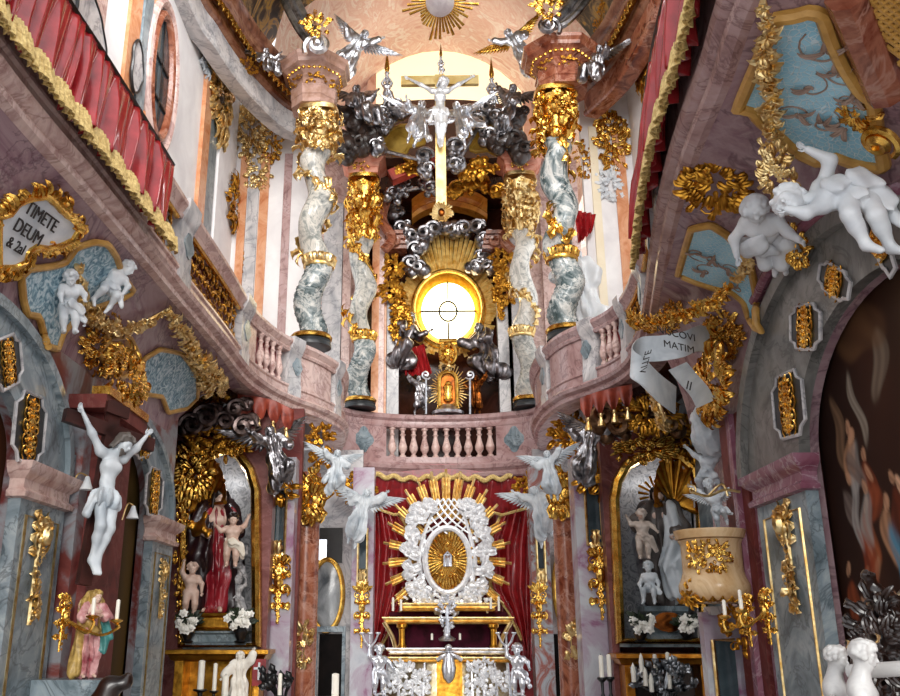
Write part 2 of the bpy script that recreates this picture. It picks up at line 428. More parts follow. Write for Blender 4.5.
def figure(pose=None, child=False, look=(0, -1, -.1), up=(0, 0, 1), res=85, fat=1.0, hair='short', hands=True, hx=None):
    """body MB (one figure, head with a face, hands with fingers) and hair MB, height about 1, facing -Y"""
    J = dict(PUTTO if child else ADULT); J.update(pose or {}); J = {k: vec(v) for k, v in J.items()}
    q = (1.32 if child else 1.0) * fat; hs = .112 if child else .074
    c = lambda a, b, ra, rb: ('c', J[a], J[b], ra * q, rb * q)
    ax = nrm(J['sR'] - J['sL']); upv = nrm(J['nec'] - J['pel']); fw = nrm(np.cross(upv, ax)); ax = np.cross(fw, upv); R = np.stack([ax, fw, upv], 1)
    pr = [('e', J['che'], (.098 * q, .066 * q, .095 * q), R), ('e', J['wai'], (.075 * q, .056 * q, .085 * q), R), ('e', J['pel'], (.088 * q, .064 * q, .07 * q), R),
          ('c', J['che'] + upv * .06, J['nec'], .05 * q, .036 * q), ('c', J['nec'], J['hea'], .034 * q, .034 * q), ('c', J['sL'], J['sR'], .042 * q, .042 * q),
          ('e', J['che'] - ax * .045 * q - fw * .05 * q + upv * .01, (.045 * q, .028 * q, .038 * q), R), ('e', J['che'] + ax * .045 * q - fw * .05 * q + upv * .01, (.045 * q, .028 * q, .038 * q), R)]
    for s in 'LR':
        pr += [c('s' + s, 'e' + s, .040, .030), c('e' + s, 'h' + s, .031, .019), c('p' + s, 'k' + s, .062, .040), c('k' + s, 'a' + s, .042, .023), c('a' + s, 't' + s, .025, .018)]
        kk, aa = J['k' + s], J['a' + s]; pr.append(('e', kk * .68 + aa * .32 + fw * .012, (.036 * q,) * 3))
    body = sculpt(pr, 1 / res, .035 if not child else .03)
    hp, (r, f, u) = head_prims(J['hea'], look, up, hs)
    body.join(sculpt(hp, hs / 11, hs * .18))
    if hands:
        for s in 'LR': hand(body, J['h' + s], J['e' + s], .085 * (1 if not child else 1.05), .45)
    hb = None
    if hair:
        rs = random.Random(3); H = J['hea']; hp = [('e', H + (u * .28 - f * .2) * hs, (.84 * hs, .93 * hs, .78 * hs), np.stack([r, f, u], 1))]
        nb = {'short': 46, 'long': 60, 'curly': 70, 'beard': 70}[hair]
        for i in range(nb):
            a = rs.uniform(0, 2 * PI); z = rs.uniform(-.35, .95); w = math.sqrt(max(0, 1 - z * z)); d = r * math.cos(a) * w * .86 + f * math.sin(a) * w * .95 + u * (z * .85 + .15)
            if d @ f > .42 and d @ u < .62: continue
            hp.append(('e', H + d * hs, (.2 * hs,) * 3))
        if hair in ('long', 'beard'):
            for i in range(9):
                a = PI * (1.02 + .96 * i / 8); d = r * math.cos(a) * .8 + f * math.sin(a) * .8
                hp.append(('c', H + d * hs + u * .1 * hs, H + d * hs * 1.1 - u * (1.5 if hair == 'long' else 1.1) * hs, .22 * hs, .12 * hs))
        if hair == 'beard':
            for i in range(7):
                x = (i - 3) * .15; hp.append(('c', H + (f * .6 + r * x - u * .75) * hs, H + (f * .62 + r * x * .7 - u * (1.35 - abs(x))) * hs, .16 * hs, .07 * hs))
        hp.append(('-e', H + (f * .95 - u * .18) * hs, (.52 * hs, .42 * hs, .46 * hs), np.stack([r, f, u], 1)))
        hb = sculpt(hp, hs / 9, hs * .1)
    return body, hb, J
def folds(k=9, amp=.016, c=(0, 0), tw=4.0, seed=0):
    rs = random.Random(seed); p1, p2 = rs.random() * 6, rs.random() * 6
    def d(X):
        th = np.arctan2(X[..., 1] - c[1], X[..., 0] - c[0]); z = X[..., 2]
        return amp * (np.sin(k * th + tw * z + p1 + .8 * np.sin(7 * z + p2)) + .5 * np.sin((2 * k + 1) * th - 1.7 * tw * z + p2 + 3 * X[..., 0]))
    return d
def robe(J, legs=True, sleeves=True, chest=True, flare=.10, res=70, seed=0, q=1.0, hem=None, k=9, amp=.014, extra=()):
    pr = []
    if chest: pr += [('e', J['che'], (.118 * q, .085 * q, .11 * q)), ('c', J['sL'], J['sR'], .058 * q, .058 * q), ('e', J['wai'], (.095 * q, .076 * q, .1 * q))]
    pr += [('e', J['pel'], (.112 * q, .088 * q, .09 * q))]
    if legs:
        for s in 'LR':
            a = J['a' + s] if hem is None else J['k' + s] * (1 - hem) + J['a' + s] * hem
            pr += [('c', J['p' + s], J['k' + s], .085 * q, .082 * q), ('c', J['k' + s], a, .08 * q, flare * q)]
    if sleeves:
        for s in 'LR': pr += [('c', J['s' + s], J['e' + s], .056 * q, .054 * q), ('c', J['e' + s], J['e' + s] * .35 + J['h' + s] * .65, .05 * q, .06 * q)]
    pr += list(extra)
    c = J['pel']; return sculpt(pr, 1 / res, .06, folds(k, amp, (c[0], c[1]), 5, seed))
def cloth(pts, rad, res=60, seed=0, k=7, amp=.014):
    """a flying end of drapery along a path"""
    P = [vec(p) for p in pts]; pr = [('c', P[i], P[i + 1], rad[i], rad[i + 1]) for i in range(len(P) - 1)]; rs = random.Random(seed); b = rs.random() * 6
    d = nrm(P[-1] - P[0]); s, w, _ = frame_of(d, (.2, .4, 1))
    return sculpt(pr, 1 / res, .04, lambda X: amp * (np.sin((X @ s) * 70 + 3 * np.sin((X @ d) * 9 + b)) + .6 * np.sin((X @ w) * 55 + (X @ d) * 14)))
def wing(root, tip, n, w, seed=0, k=11):
    """a feathered wing from root to tip; n faces the viewer"""
    mb = MB(); a, b, n = vec(root), vec(tip), nrm(n); d = b - a; L = np.linalg.norm(d); d = d / L; s = nrm(np.cross(n, d)); rs = random.Random(seed)
    if s[2] > 0: s = -s
    mb.tube([a, a + d * L * .35 - s * L * .12, a + d * L * .7 - s * L * .05, b], [w * .12, w * .11, w * .07, w * .02], 8)
    for row, (ln, wd, off) in enumerate(((1.0, .17, .0), (.62, .16, .03), (.36, .14, .05))):
        for i in range(k):
            t = i / (k - 1); p = a + d * L * (.06 + .86 * t) - s * L * .08 * math.sin(PI * min(1, t * 1.1)) + n * off * w
            fd = nrm(s * (1.1 - .75 * t) + d * (.15 + .95 * t)); fl = w * ln * (.62 + .5 * t)
            G = [[p + fd * fl * y + np.cross(n, fd) * x * wd * w * .5 * math.sin(PI * min(.97, .25 + y * .7)) + n * (.03 * w * (1 - x * x) + .02 * w * y) for x in (-1, 0, 1)] for y in (0, .35, .7, .92, 1)]
            mb.slab(np.array(G), n, .012 * w)
    return mb
def statue(name, label, cat, loc, H, rz, mat, fig, robes=(), wings=(), group=None, hairmat=None, tilt=None, extra=()):
    """an Empty with body, hair, robe and wing children, built in figure units and scaled by H"""
    t = thing(name, label, cat, loc, rz, group, H)
    if tilt: t.rotation_euler = (tilt[0], tilt[1], rz)
    b, h, J = fig; part('body', b, mat, t, local=True)
    if h: part('hair', h, hairmat or mat, t, local=True)
    for nm, m, ma in robes: part(nm, m, ma or mat, t, local=True)
    for w in wings: part('wing', w[0], w[1] or mat, t, local=True)
    for nm, m, ma in extra: part(nm, m, ma or mat, t, local=True)
    return t
# ------------------------------------------------------------------ materials
class NT:
    def __init__(self, name):
        self.m = bpy.data.materials.new(name); self.m.use_nodes = True; self.t = self.m.node_tree
        self.b = self.t.nodes['Principled BSDF']; self.tc = self.n('ShaderNodeTexCoord')
    def n(self, ty, **kw):
        x = self.t.nodes.new(ty)
        for k, v in kw.items(): setattr(x, k, v)
        return x
    def l(self, a, b): self.t.links.new(a, b)
    def noise(self, sc, det=5, dist=0, rough=.55, vec=None):
        x = self.n('ShaderNodeTexNoise'); x.inputs['Scale'].default_value = sc; x.inputs['Detail'].default_value = det
        x.inputs['Distortion'].default_value = dist; x.inputs['Roughness'].default_value = rough
        self.l(vec if vec is not None else self.tc.outputs['Object'], x.inputs['Vector']); return x.outputs[0]
    def ramp(self, fac, stops, interp='LINEAR'):
        x = self.n('ShaderNodeValToRGB'); r = x.color_ramp; r.interpolation = interp
        while len(r.elements) < len(stops): r.elements.new(.5)
        for e, (p, c) in zip(r.elements, stops): e.position = p; e.color = (*c, 1)
        self.l(fac, x.inputs[0]); return x.outputs[0]
    def mix(self, fac, a, b, mode='MIX'):
        x = self.n('ShaderNodeMix', data_type='RGBA', blend_type=mode)
        for s, v in ((0, fac), (6, a), (7, b)):
            if isinstance(v, (int, float)): x.inputs[s].default_value = v
            elif isinstance(v, tuple): x.inputs[s].default_value = (*v, 1)
            else: self.l(v, x.inputs[s])
        return x.outputs[2]
    def bump(self, h, st=.3, d=.02):
        x = self.n('ShaderNodeBump'); x.inputs['Strength'].default_value = st; x.inputs['Distance'].default_value = d
        self.l(h, x.inputs['Height']); self.l(x.outputs[0], self.b.inputs['Normal'])
    def out(self, col, rough=.5, metal=0, spec=None, coat=0):
        i = self.b.inputs
        if isinstance(col, tuple): i['Base Color'].default_value = (*col, 1)
        else: self.l(col, i['Base Color'])
        i['Roughness'].default_value = rough; i['Specular IOR Level'].default_value = .5 if spec is None else spec; i['Metallic'].default_value = metal
        if coat: i['Coat Weight'].default_value = coat; i['Coat Roughness'].default_value = .12
        return self.m
def h2(c):
    c = c.lstrip('#'); v = [int(c[i:i + 2], 16) / 255 for i in (0, 2, 4)]
    return tuple(x / 12.92 if x <= .04045 else ((x + .055) / 1.055) ** 2.4 for x in v)
def marble(name, cols, sc=1.6, rough=.22, dist=1.2, vein=None, det=8, vsc=1.0, tight=0):
    m = NT(name); f = m.noise(sc, det, dist, .6); k = len(cols)
    c = m.ramp(f, [(.30 + .42 * i / (k - 1), h2(x)) for i, x in enumerate(cols)], 'LINEAR' if not tight else 'EASE')
    if vein:
        w = m.noise(sc * .8 * vsc, 5, 1.0, .6)
        a = m.ramp(w, [(.475, (0, 0, 0)), (.5, (.6, .6, .6)), (.525, (0, 0, 0))])
        c = m.mix(a, c, h2(vein))
    return m.out(c, rough, spec=.32)
def metal(name, lo, hi, rough=.3, sc=14, bump=.25, d=.02, me=1.0):
    m = NT(name); f = m.noise(sc, 4, .4); c = m.ramp(f, [(.3, h2(lo)), (.62, h2(hi))]); m.bump(m.noise(sc * 2.2, 3), bump, d)
    return m.out(c, rough, me)
def plain(name, lo, hi=None, rough=.6, sc=6, bump=0, d=.01, coat=0, spec=None):
    m = NT(name)
    if hi: c = m.ramp(m.noise(sc, 6, .6), [(.33, h2(lo)), (.66, h2(hi))])
    else: c = h2(lo)
    if bump: m.bump(m.noise(sc * 4, 5), bump, d)
    return m.out(c, rough, coat=coat, spec=spec)
def glow(name, c, st):
    m = NT(name); m.b.inputs['Emission Color'].default_value = (*h2(c), 1); m.b.inputs['Emission Strength'].default_value = st
    return m.out(h2(c), .6)

GOLD = metal('gilding', 'c07f22', 'f0c465', .26, 9)
PGOLD = metal('pale gilding', 'c99a4e', 'f5dca2', .34, 9)
DGOLD = metal('old gilding', '8a5a1c', 'd39a3a', .34, 7)
FGOLD = plain('gold fringe', 'a8843c', 'ecd08a', .5, 30, .3)
SILV = metal('silver', 'b4b8c0', 'fafbff', .34, 10)
WSILV = metal('bright silver', 'd8dade', 'ffffff', .45, 10, me=.55)
DSILV = metal('dark silver', '5c5a5e', 'b5b2b4', .3, 8)
BRONZE = metal('brown gilt bronze', '3a1d10', '8a4c1e', .34, 7)
STUCCO = plain('white stucco', 'c4c9ce', 'e6e7e7', .42, 3, .1)
STUC2 = plain('pale grey stucco', 'a6afb6', 'dde1e3', .42, 3, .1)
LGREY = marble('grey blue marble', ['414c52', '68767c', '869399', 'a6afb1', '58656b'], 2.2, .3, 1.0, '323c42')
GREYM = marble('pale grey marble', ['8d8d90', 'b3b0b0', 'cfcac8', '9f9c9e'], 2.0, .25, 1.0, '77757a')
PINKM = marble('pale pink marble', ['a67f76', 'c6a49a', 'd8bcb2', 'b28f88', 'c9aca6'], 2.4, .25, .8, '8d655f')
ROSEM = marble('rose grey marble', ['85625f', 'a88683', 'b79a97', '8f6c6b'], 2.4, .24, 1.0, '6a4848')
PURP = marble('purple marble', ['80606a', '94747a', 'a58a8c', '8a6a72', 'b09c9a'], 1.5, .26, 1.3, '594048')
MOTT = marble('purple and grey scagliola', ['a9acb4', 'b7b9be', 'a79aa6', '8a5a78', '85486c'], 1.3, .25, .7, det=10, tight=1)
VIOL = marble('mauve marble', ['743f50', '855060', '946876', '6e3c4a'], 3.0, .24, 1.0, 'b9a3aa')
REDM = marble('dark red marble', ['4a1c1a', '642824', '76342e', '54221e'], 2.2, .6, 1.2, '7d4a44')
BRNR = marble('red brown marble', ['4f2014', '7a3e2a', '9a6048', '5f2e1e', '8c6354'], 1.8, .2, 1.5, 'b98c78')
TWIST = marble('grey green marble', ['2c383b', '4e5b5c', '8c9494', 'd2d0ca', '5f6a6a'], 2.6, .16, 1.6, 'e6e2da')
WHTW = marble('pale cream marble', ['9a9a94', 'd2cec4', 'f0ebe0', 'c4c0b6', 'a5a49e'], 2.6, .16, 1.2, '6c7272')  # whiter copy of the light grey marble, sunlight put into the colour
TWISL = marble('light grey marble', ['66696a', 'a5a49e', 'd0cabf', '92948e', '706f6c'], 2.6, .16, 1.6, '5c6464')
WALLW = plain('white plaster', 'd8d3d3', 'f1eeec', .55, 1.2, .05)
ORNG = marble('orange marble', ['b56a42', 'cc8a60', 'd9a27c', 'c07a52'], 2.5, .25, 1.2)
CREAM = plain('cream plaster', 'e6d6b4', 'f4e8cf', .6, 1.5)
DARKB = plain('dark bronze green ground', '14171a', '2c3032', .4, 5, .1)
DKBRN = marble('dark brown marble', ['1c0d0a', '33170f', '46241a', '2a120d'], 1.8, .22, 1.4)
WOODD = plain('dark carved wood', '140b08', '2c1a12', .3, 5, .1, coat=.3)
WOODW = plain('white painted wood', 'bcbab8', 'd6d4d0', .32, 4, .06)
VELV = NT('red velvet'); VELV = VELV.out(VELV.ramp(VELV.noise(5, 5), [(.3, h2('861418')), (.7, h2('b42a2e'))]), .24, coat=.4)
REDC = NT('crimson damask'); REDC = REDC.out(REDC.ramp(REDC.noise(6, 5, 1), [(.3, h2('6a0e13')), (.7, h2('9a1a20'))]), .4, coat=.15)
CANDLE = plain('candle wax', 'efe8d8', 'fbf6ea', .45, 5)
IRON = plain('black iron', '0c0c0e', '1e1e20', .35, 6)
GLASSY = plain('dark window glass', '1d262b', '46545a', .1, 2)
LEAFG = plain('dark green leaves', '10180e', '2c3a1e', .5, 12)
BLOOM = plain('white blossoms', 'e8e4d8', 'fbf8f0', .5, 12)
SKIN = plain('painted flesh', 'c9a592', 'dcbfae', .4, 6)
BLOND = plain('gilded hair', '8f6f35', 'c9a860', .4, 12)
DHAIR = plain('painted brown hair', '1a0f0a', '33201a', .4, 12)
REDR = plain('red painted robe', '7a1420', 'a82a34', .35, 4, .05, coat=.2)
DKROB = plain('dark painted mantle', '15090b', '2e1418', .35, 4, .05, coat=.2)
PINKR = plain('rose painted robe', '9a3c48', 'e0b4b0', .4, 6)
GRNR = plain('teal painted lining', '2a6a66', '4f9490', .4, 4)
MAROON = plain('maroon velvet', '24070f', '4a1226', .7, 4, spec=.08)
DOORM = plain('black doorway wood', '0a0808', '181210', .7, 4, spec=.08)
RAYG = metal('ray gilding', 'd09a34', 'f6d88a', .5, 9, me=.45)
YELG = NT('golden lunette'); YELG = YELG.out(YELG.ramp(YELG.noise(4, 6, 1), [(.3, h2('a8801c')), (.7, h2('d8b44a'))]), .5)
OCHRE = plain('ochre frame', 'a87a34', 'cf9f52', .4, 6)
TAUPE = plain('taupe relief', '8d7466', 'a58c7c', .5, 6)
LETTER = plain('dark lettering', '2a2422', None, .6)
BLUEP = NT('light blue stucco with a raised pattern')
_v = BLUEP.n('ShaderNodeTexVoronoi', feature='DISTANCE_TO_EDGE'); _v.inputs['Scale'].default_value = 24; BLUEP.l(BLUEP.tc.outputs['Object'], _v.inputs['Vector'])
_a = BLUEP.ramp(_v.outputs[0], [(.02, (1, 1, 1)), (.07, (0, 0, 0))]); _c = BLUEP.ramp(BLUEP.noise(3, 5), [(.3, h2('86c0d6')), (.7, h2('aedcea'))])
BLUEP.bump(_a, .35, .02); BLUEP = BLUEP.out(BLUEP.mix(_a, _c, h2('d3e4ea')), .5)
BLUEG = NT('grey blue wave stucco'); _f = BLUEG.noise(9, 3, 2.5); _c = BLUEG.ramp(_f, [(.35, h2('4d7285')), (.5, h2('8fb0bd')), (.6, h2('c9d9de'))]); BLUEG.bump(_f, .4, .03); BLUEG = BLUEG.out(_c, .5)
FRESC = NT('pink fresco'); _w = FRESC.noise(.9, 5, 3.0); FRESC = FRESC.out(FRESC.ramp(_w, [(.32, h2('d8a594')), (.44, h2('ecd3c4')), (.52, h2('e2b9a8')), (.6, h2('f3e6da')), (.7, h2('d9ab9a'))]), .6)
FRESD = NT('dark gold fresco'); _w = FRESD.noise(1.6, 6, 2.2); FRESD = FRESD.out(FRESD.ramp(_w, [(.34, h2('17100c')), (.46, h2('3a2a1e')), (.53, h2('8a6f4a')), (.58, h2('b88a2a')), (.66, h2('6a5a50'))]), .5)
COLR = NT('oil paint'); _x = COLR.n('ShaderNodeVertexColor', layer_name='Col'); COLR = COLR.out(_x.outputs[0], .7, spec=.15)
WINL = glow('bright window light', 'ffeec4', .9)  # emission stands in for daylight falling on the lunette wall
WINC = glow('glowing round window', 'fff0c0', 6.0)
WIND = glow('daylight pane', 'eef4ff', 2.2)
# ------------------------------------------------------------------ the setting
XL, XR = -3.3, 3.05
SCAGR = marble('dark red and grey scagliola', ['5a2422', '7a3c36', '8f9094', '6a2e2a', 'a4a6a8'], 1.3, .3, .6, det=10, tight=1)
STONE = marble('grey brown stone', ['4f4d4a', '6a6864', '817f7a', '5a5854'], 2.4, .3, .8, '3c3a38')
LIP_L = smooth_path([(-2.86, 2.6), (-2.86, 5.2), (-2.80, 6.5), (-2.75, 8), (-2.72, 9.1), (-2.66, 10.8), (-2.63, 12.3), (-2.46, 13.3), (-2.2, 14.0), (-1.88, 14.6), (-1.6, 15.5), (-1.6, 16.3), (-1.78, 17.6)], 5)
LIP_R = smooth_path([(1.80, 2.6), (1.81, 4.3), (1.89, 5.1), (1.97, 6.2), (2.17, 7.6), (2.46, 9.2), (2.70, 10.6), (2.80, 11.8), (2.70, 12.6), (2.42, 13.2), (2.1, 13.8), (1.93, 14.8), (1.93, 16.0), (2.2, 17.6)], 5)
LIP_C = smooth_path([(-1.86, 18.3), (-1.5, 18.65), (-.7, 19.0), (.25, 19.1), (1.2, 19.0), (2.0, 18.65), (2.32, 18.3)], 6)

def ell(yc, z0, a, b, t0, t1, n=24): return [(yc + a * math.cos(t0 + (t1 - t0) * i / n), z0 + b * math.sin(t0 + (t1 - t0) * i / n)) for i in range(n + 1)]
Yv, Zv = (0, 1, 0), (0, 0, 1)

struct('floor', MB().bbox((-4.6, -1, -.1), (4.6, 22, 0)), GREYM, False)
# side walls: a back plane and a front layer pierced by the two niches on the left, one on the right
struct('wall_left', MB().bbox((-4.0, 2.5, 0), (-3.85, 13.0, 5)), REDM, False)
poly = [(7.02, 0), (7.02, 2.9)] + ell(6.2, 2.9, .82, .52, 0, PI, 20)[1:] + [(5.38, 0), (2.6, 0), (2.6, 4.75), (11.5, 4.75), (11.5, 0), (10.45, 0), (10.45, 2.9)] + ell(9.6, 2.9, .85, .70, 0, PI, 16)[1:-1] + [(8.75, 2.9), (8.75, 0)]
struct('wall_left_front', MB().prism(poly, (XL, 0, 0), Yv, Zv, (-1, 0, 0), .07), SCAGR, False)
struct('wall_right', MB().bbox((3.55, 2.5, 0), (3.7, 10, 5)), REDM, False)
poly = [(7.2, 0), (7.2, 2.9)] + ell(5.8, 2.9, 1.4, 1.0, 0, PI, 28)[1:] + [(4.4, 0), (2.6, 0), (2.6, 4.9), (9.9, 4.9), (9.9, 0)]
struct('wall_right_front', MB().prism(poly, (XR, 0, 0), Yv, Zv, (1, 0, 0), .07), PURP, False)
# coves that carry the galleries
def cove(lip, xw, zw, y0, y1):
    P = resample(lip, 120); G = []
    for y in np.linspace(y0, y1, 60):
        x = float(np.interp(y, P[:, 1], P[:, 0])); row = []
        for t in np.linspace(0, 1, 9):
            q = 1 - math.cos(t * PI / 2); w = math.sin(t * PI / 2)
            row.append((x + (xw - x) * (.45 * t + .55 * w), y, 4.99 + (zw(y) - 4.99) * (.45 * t + .55 * q)))
        G.append(row)
    return np.array(G)
CL = cove(LIP_L, XL, lambda y: 4.0 + max(0, y - 11) * .55, 2.8, 12.6); m = MB(); m.grid(CL[:, ::-1]); struct('cove_left', m, PURP)
CR = cove(LIP_R, XR, lambda y: 4.42 if y < 8 else 4.42 - min(.5, (y - 8) * .35), 2.8, 10.4); m = MB(); m.grid(CR); struct('cove_right', m, PURP)

# arch bands on the niches
m = MB().band(ell(6.2, 2.9, 1.65, 1.05, 0, PI, 36), ell(6.2, 2.9, .82, .52, 0, PI, 36), (XL, 0, 0), Yv, Zv, (1, 0, 0), .09)
m.band(ell(6.2, 2.9, 1.69, 1.09, 0, PI, 36), ell(6.2, 2.9, 1.60, 1.0, 0, PI, 36), (XL, 0, 0), Yv, Zv, (1, 0, 0), .14)
struct('trim_1', m, LGREY)
m = MB().band(ell(6.4, 2.9, 2.05, 1.56, 0, PI, 44), ell(5.8, 2.9, 1.40, 1.0, 0, PI, 44), (XR, 0, 0), Yv, Zv, (-1, 0, 0), .09)
m.band(ell(6.4, 2.9, 2.11, 1.62, 0, PI, 44), ell(6.4, 2.9, 1.99, 1.5, 0, PI, 44), (XR, 0, 0), Yv, Zv, (-1, 0, 0), .16)
struct('trim_2', m, STONE)
m = MB().band(ell(9.6, 2.9, 1.65, .98, 0, PI, 30), ell(9.6, 2.9, .85, .70, 0, PI, 30), (XL, 0, 0), Yv, Zv, (1, 0, 0), .07)
m.band(ell(9.6, 2.9, 1.69, 1.02, 0, PI, 30), ell(9.6, 2.9, 1.6, .94, 0, PI, 30), (XL, 0, 0), Yv, Zv, (1, 0, 0), .12)
struct('trim_3', m, LGREY)

# back zone: walls behind the side altars, door bays, apse
def frontal(name, x0, x1, Y, z0, z1, mat, t=.15, surf=True): return struct(name, MB().bbox((x0, Y, z0), (x1, Y + t, z1)), mat, False, surf=surf)
frontal('wall_back_left', -4.3, -2.0, 13.95, 0, 5, REDM)
frontal('wall_back_right', 2.5, 4.4, 13.95, 0, 5, REDM)
m = MB().bbox((-3.95, 11.5, 0), (-3.85, 14, 5)); struct('wall_left_recess', m, REDM, False)
m = MB().bbox((3.85, 9.9, 0), (3.95, 14, 5)); struct('wall_right_recess', m, LGREY, False)
frontal('wall_door_left', -3.6, -1.3, 17.4, 0, 5, GREYM)
frontal('wall_door_right', 2.0, 4.2, 17.4, 0, 5, GREYM)
frontal('wall_altar', -1.6, 2.4, 19.0, 0, 5, REDC)
# gallery floors
def gfloor(name, lip, xw):
    P = resample(lip, 60); m = MB(); G = np.array([[(p[0], p[1], 5.04), (xw, p[1], 5.04), (xw, p[1], 5.12), (p[0], p[1], 5.12)] for p in P])
    m.grid(G, False, True); return struct(name, m, DKBRN, False)
gfloor('floor_gallery_left', LIP_L, -4.0); gfloor('floor_gallery_right', LIP_R, 4.0)
m = MB(); P = resample(LIP_C, 30); m.grid(np.array([[(p[0], p[1], 4.9), (p[0], 21.6, 4.9), (p[0], 21.6, 5.05), (p[0], p[1], 5.05)] for p in P]), False, True)
struct('floor_gallery_center', m, DKBRN, False)

# upper walls
struct('wall_upper_left', MB().bbox((-4.1, 5, 5), (-3.9, 16.3, 12.4)), WALLW, False)
struct('wall_upper_right', MB().bbox((3.9, 5, 5), (4.1, 15.5, 12.4)), WALLW, False)
frontal('wall_gallery_end_left', -4.0, -2.35, 16.3, 5, 12.4, WALLW)
frontal('wall_gallery_end_right', 2.95, 4.0, 15.4, 5, 12.4, WALLW)
frontal('wall_choir_left', -3.2, -1.55, 19.6, 5, 12.6, PINKM)
frontal('wall_choir_right', 2.2, 3.6, 19.6, 5, 12.6, PINKM)
# apse back wall, curved
m = MB(); A = np.linspace(-1.0, 1.0, 25)
m.grid(np.array([[(.33 + 1.95 * math.sin(a * 1.25), 19.6 + 1.6 * math.cos(a * 1.25) - .5, z) for z in (5, 8, 11, 13.2)] for a in A])); struct('wall_apse', m, DKBRN)
# vaults
m = MB(); G = []
for y in np.linspace(7.5, 17, 14):
    G.append([(.1 - 4.0 * math.cos(a), y, 12.3 + 3.9 * math.sin(a)) for a in np.linspace(0, PI, 25)])
m.grid(np.array(G)); struct('ceiling', m, FRESD)
m = MB(); G = []
for y in np.linspace(16.0, 23, 12):
    G.append([(.33 - 3.6 * math.cos(a), y, 12.2 + 5.6 * math.sin(a)) for a in np.linspace(0, PI, 25)])
m.grid(np.array(G)); struct('ceiling_apse', m, FRESC)
m = MB().bbox((-4.2, 22.6, 5), (4.6, 22.8, 19)); struct('wall_apse_back', m, FRESC, False)
# back wall, daylight on it put in as glow, high behind the cross, with a pink stucco arch over it
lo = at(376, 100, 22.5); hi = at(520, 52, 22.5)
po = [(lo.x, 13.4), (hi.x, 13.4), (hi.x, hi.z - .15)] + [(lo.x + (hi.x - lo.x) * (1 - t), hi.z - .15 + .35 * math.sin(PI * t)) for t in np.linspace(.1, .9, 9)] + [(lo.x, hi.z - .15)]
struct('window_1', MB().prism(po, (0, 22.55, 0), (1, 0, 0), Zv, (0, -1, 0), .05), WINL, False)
m = MB().band([(hi.x + .25, 13.4), (hi.x + .25, hi.z)] + [(lo.x - .25 + (hi.x - lo.x + .5) * (1 - t), hi.z + .1 + .75 * math.sin(PI * t)) for t in np.linspace(.05, .95, 15)] + [(lo.x - .25, hi.z), (lo.x - .25, 13.4)],
              [(hi.x, 13.4), (hi.x, hi.z - .15)] + [(lo.x + (hi.x - lo.x) * (1 - t), hi.z - .15 + .35 * math.sin(PI * t)) for t in np.linspace(.05, .95, 15)] + [(lo.x, hi.z - .15), (lo.x, 13.4)], (0, 22.55, 0), (1, 0, 0), Zv, (0, -1, 0), .12)
struct('trim_4', m, marble('pink arch stucco', ['d9a58c', 'e6bfa6', 'c98f78'], 3, .5, 1))
# entablatures of the upper walls
FPROF = [(-.25, 10.9), (.02, 10.9), (.05, 10.93), (.05, 11.0), (.02, 11.03), (.02, 11.36), (-.25, 11.4)]
EPROF = [(-.25, 11.36), (.03, 11.36), (.08, 11.40), (.10, 11.47), (.07, 11.52), (.07, 11.62), (.14, 11.70), (.20, 11.76), (.20, 11.88), (.24, 11.94), (.27, 12.04), (.27, 12.12), (-.25, 12.3)]
ENT_L = smooth_path([(-3.75, 5), (-3.72, 11.4), (-3.55, 12.8), (-3.3, 14.0), (-2.85, 15.2), (-2.5, 15.6)], 5)
ENT_R = smooth_path([(3.75, 5), (3.7, 11), (3.6, 12.6), (3.4, 14.0), (3.0, 15)], 5)
CORN = marble('brown cornice marble', ['3a1c12', '6a3e2a', '8a604a', '4a281c'], 2, .25, 1.2)
struct('trim_5', MB().sweep(FPROF, ENT_L, 1), GREYM, sharp=30); struct('trim_6', MB().sweep(FPROF, ENT_R, -1), BRNR, sharp=30)
struct('cornice_left', MB().sweep(EPROF, ENT_L, 1), CORN, sharp=30)
struct('cornice_right', MB().sweep(EPROF, ENT_R, -1), CORN, sharp=30)
EXPO = 0.0
# ------------------------------------------------------------------ galleries
def sub(lip, y0, y1, n=40):
    P = resample(lip, 400); P = P[(P[:, 1] >= y0) & (P[:, 1] <= y1)]; return resample(P, n)
BASEP = [(-.35, 5.0), (-.02, 4.97), (.0, 4.98), (.04, 5.0), (.05, 5.04), (.03, 5.06), (.03, 5.08), (.09, 5.11), (.11, 5.16), (.07, 5.20), (.02, 5.21), (.02, 5.32), (.045, 5.34), (.045, 5.37), (-.14, 5.37)]
RAILP = [(-.14, 5.92), (.03, 5.92), (.05, 5.96), (.03, 5.99), (.06, 6.03), (.09, 6.07), (.09, 6.12), (.05, 6.15), (-.17, 6.15)]
PARAP = [(-.11, 5.36), (.0, 5.36), (.0, 5.93), (-.11, 5.93)]
def path_frame(lip, y):
    P = resample(lip, 400); i = int(np.argmin(abs(P[:, 1] - y))); t = nrm(P[min(399, i + 2)] - P[max(0, i - 2)]); return vec((P[i][0], P[i][1], 0)), vec((t[0], t[1], 0))
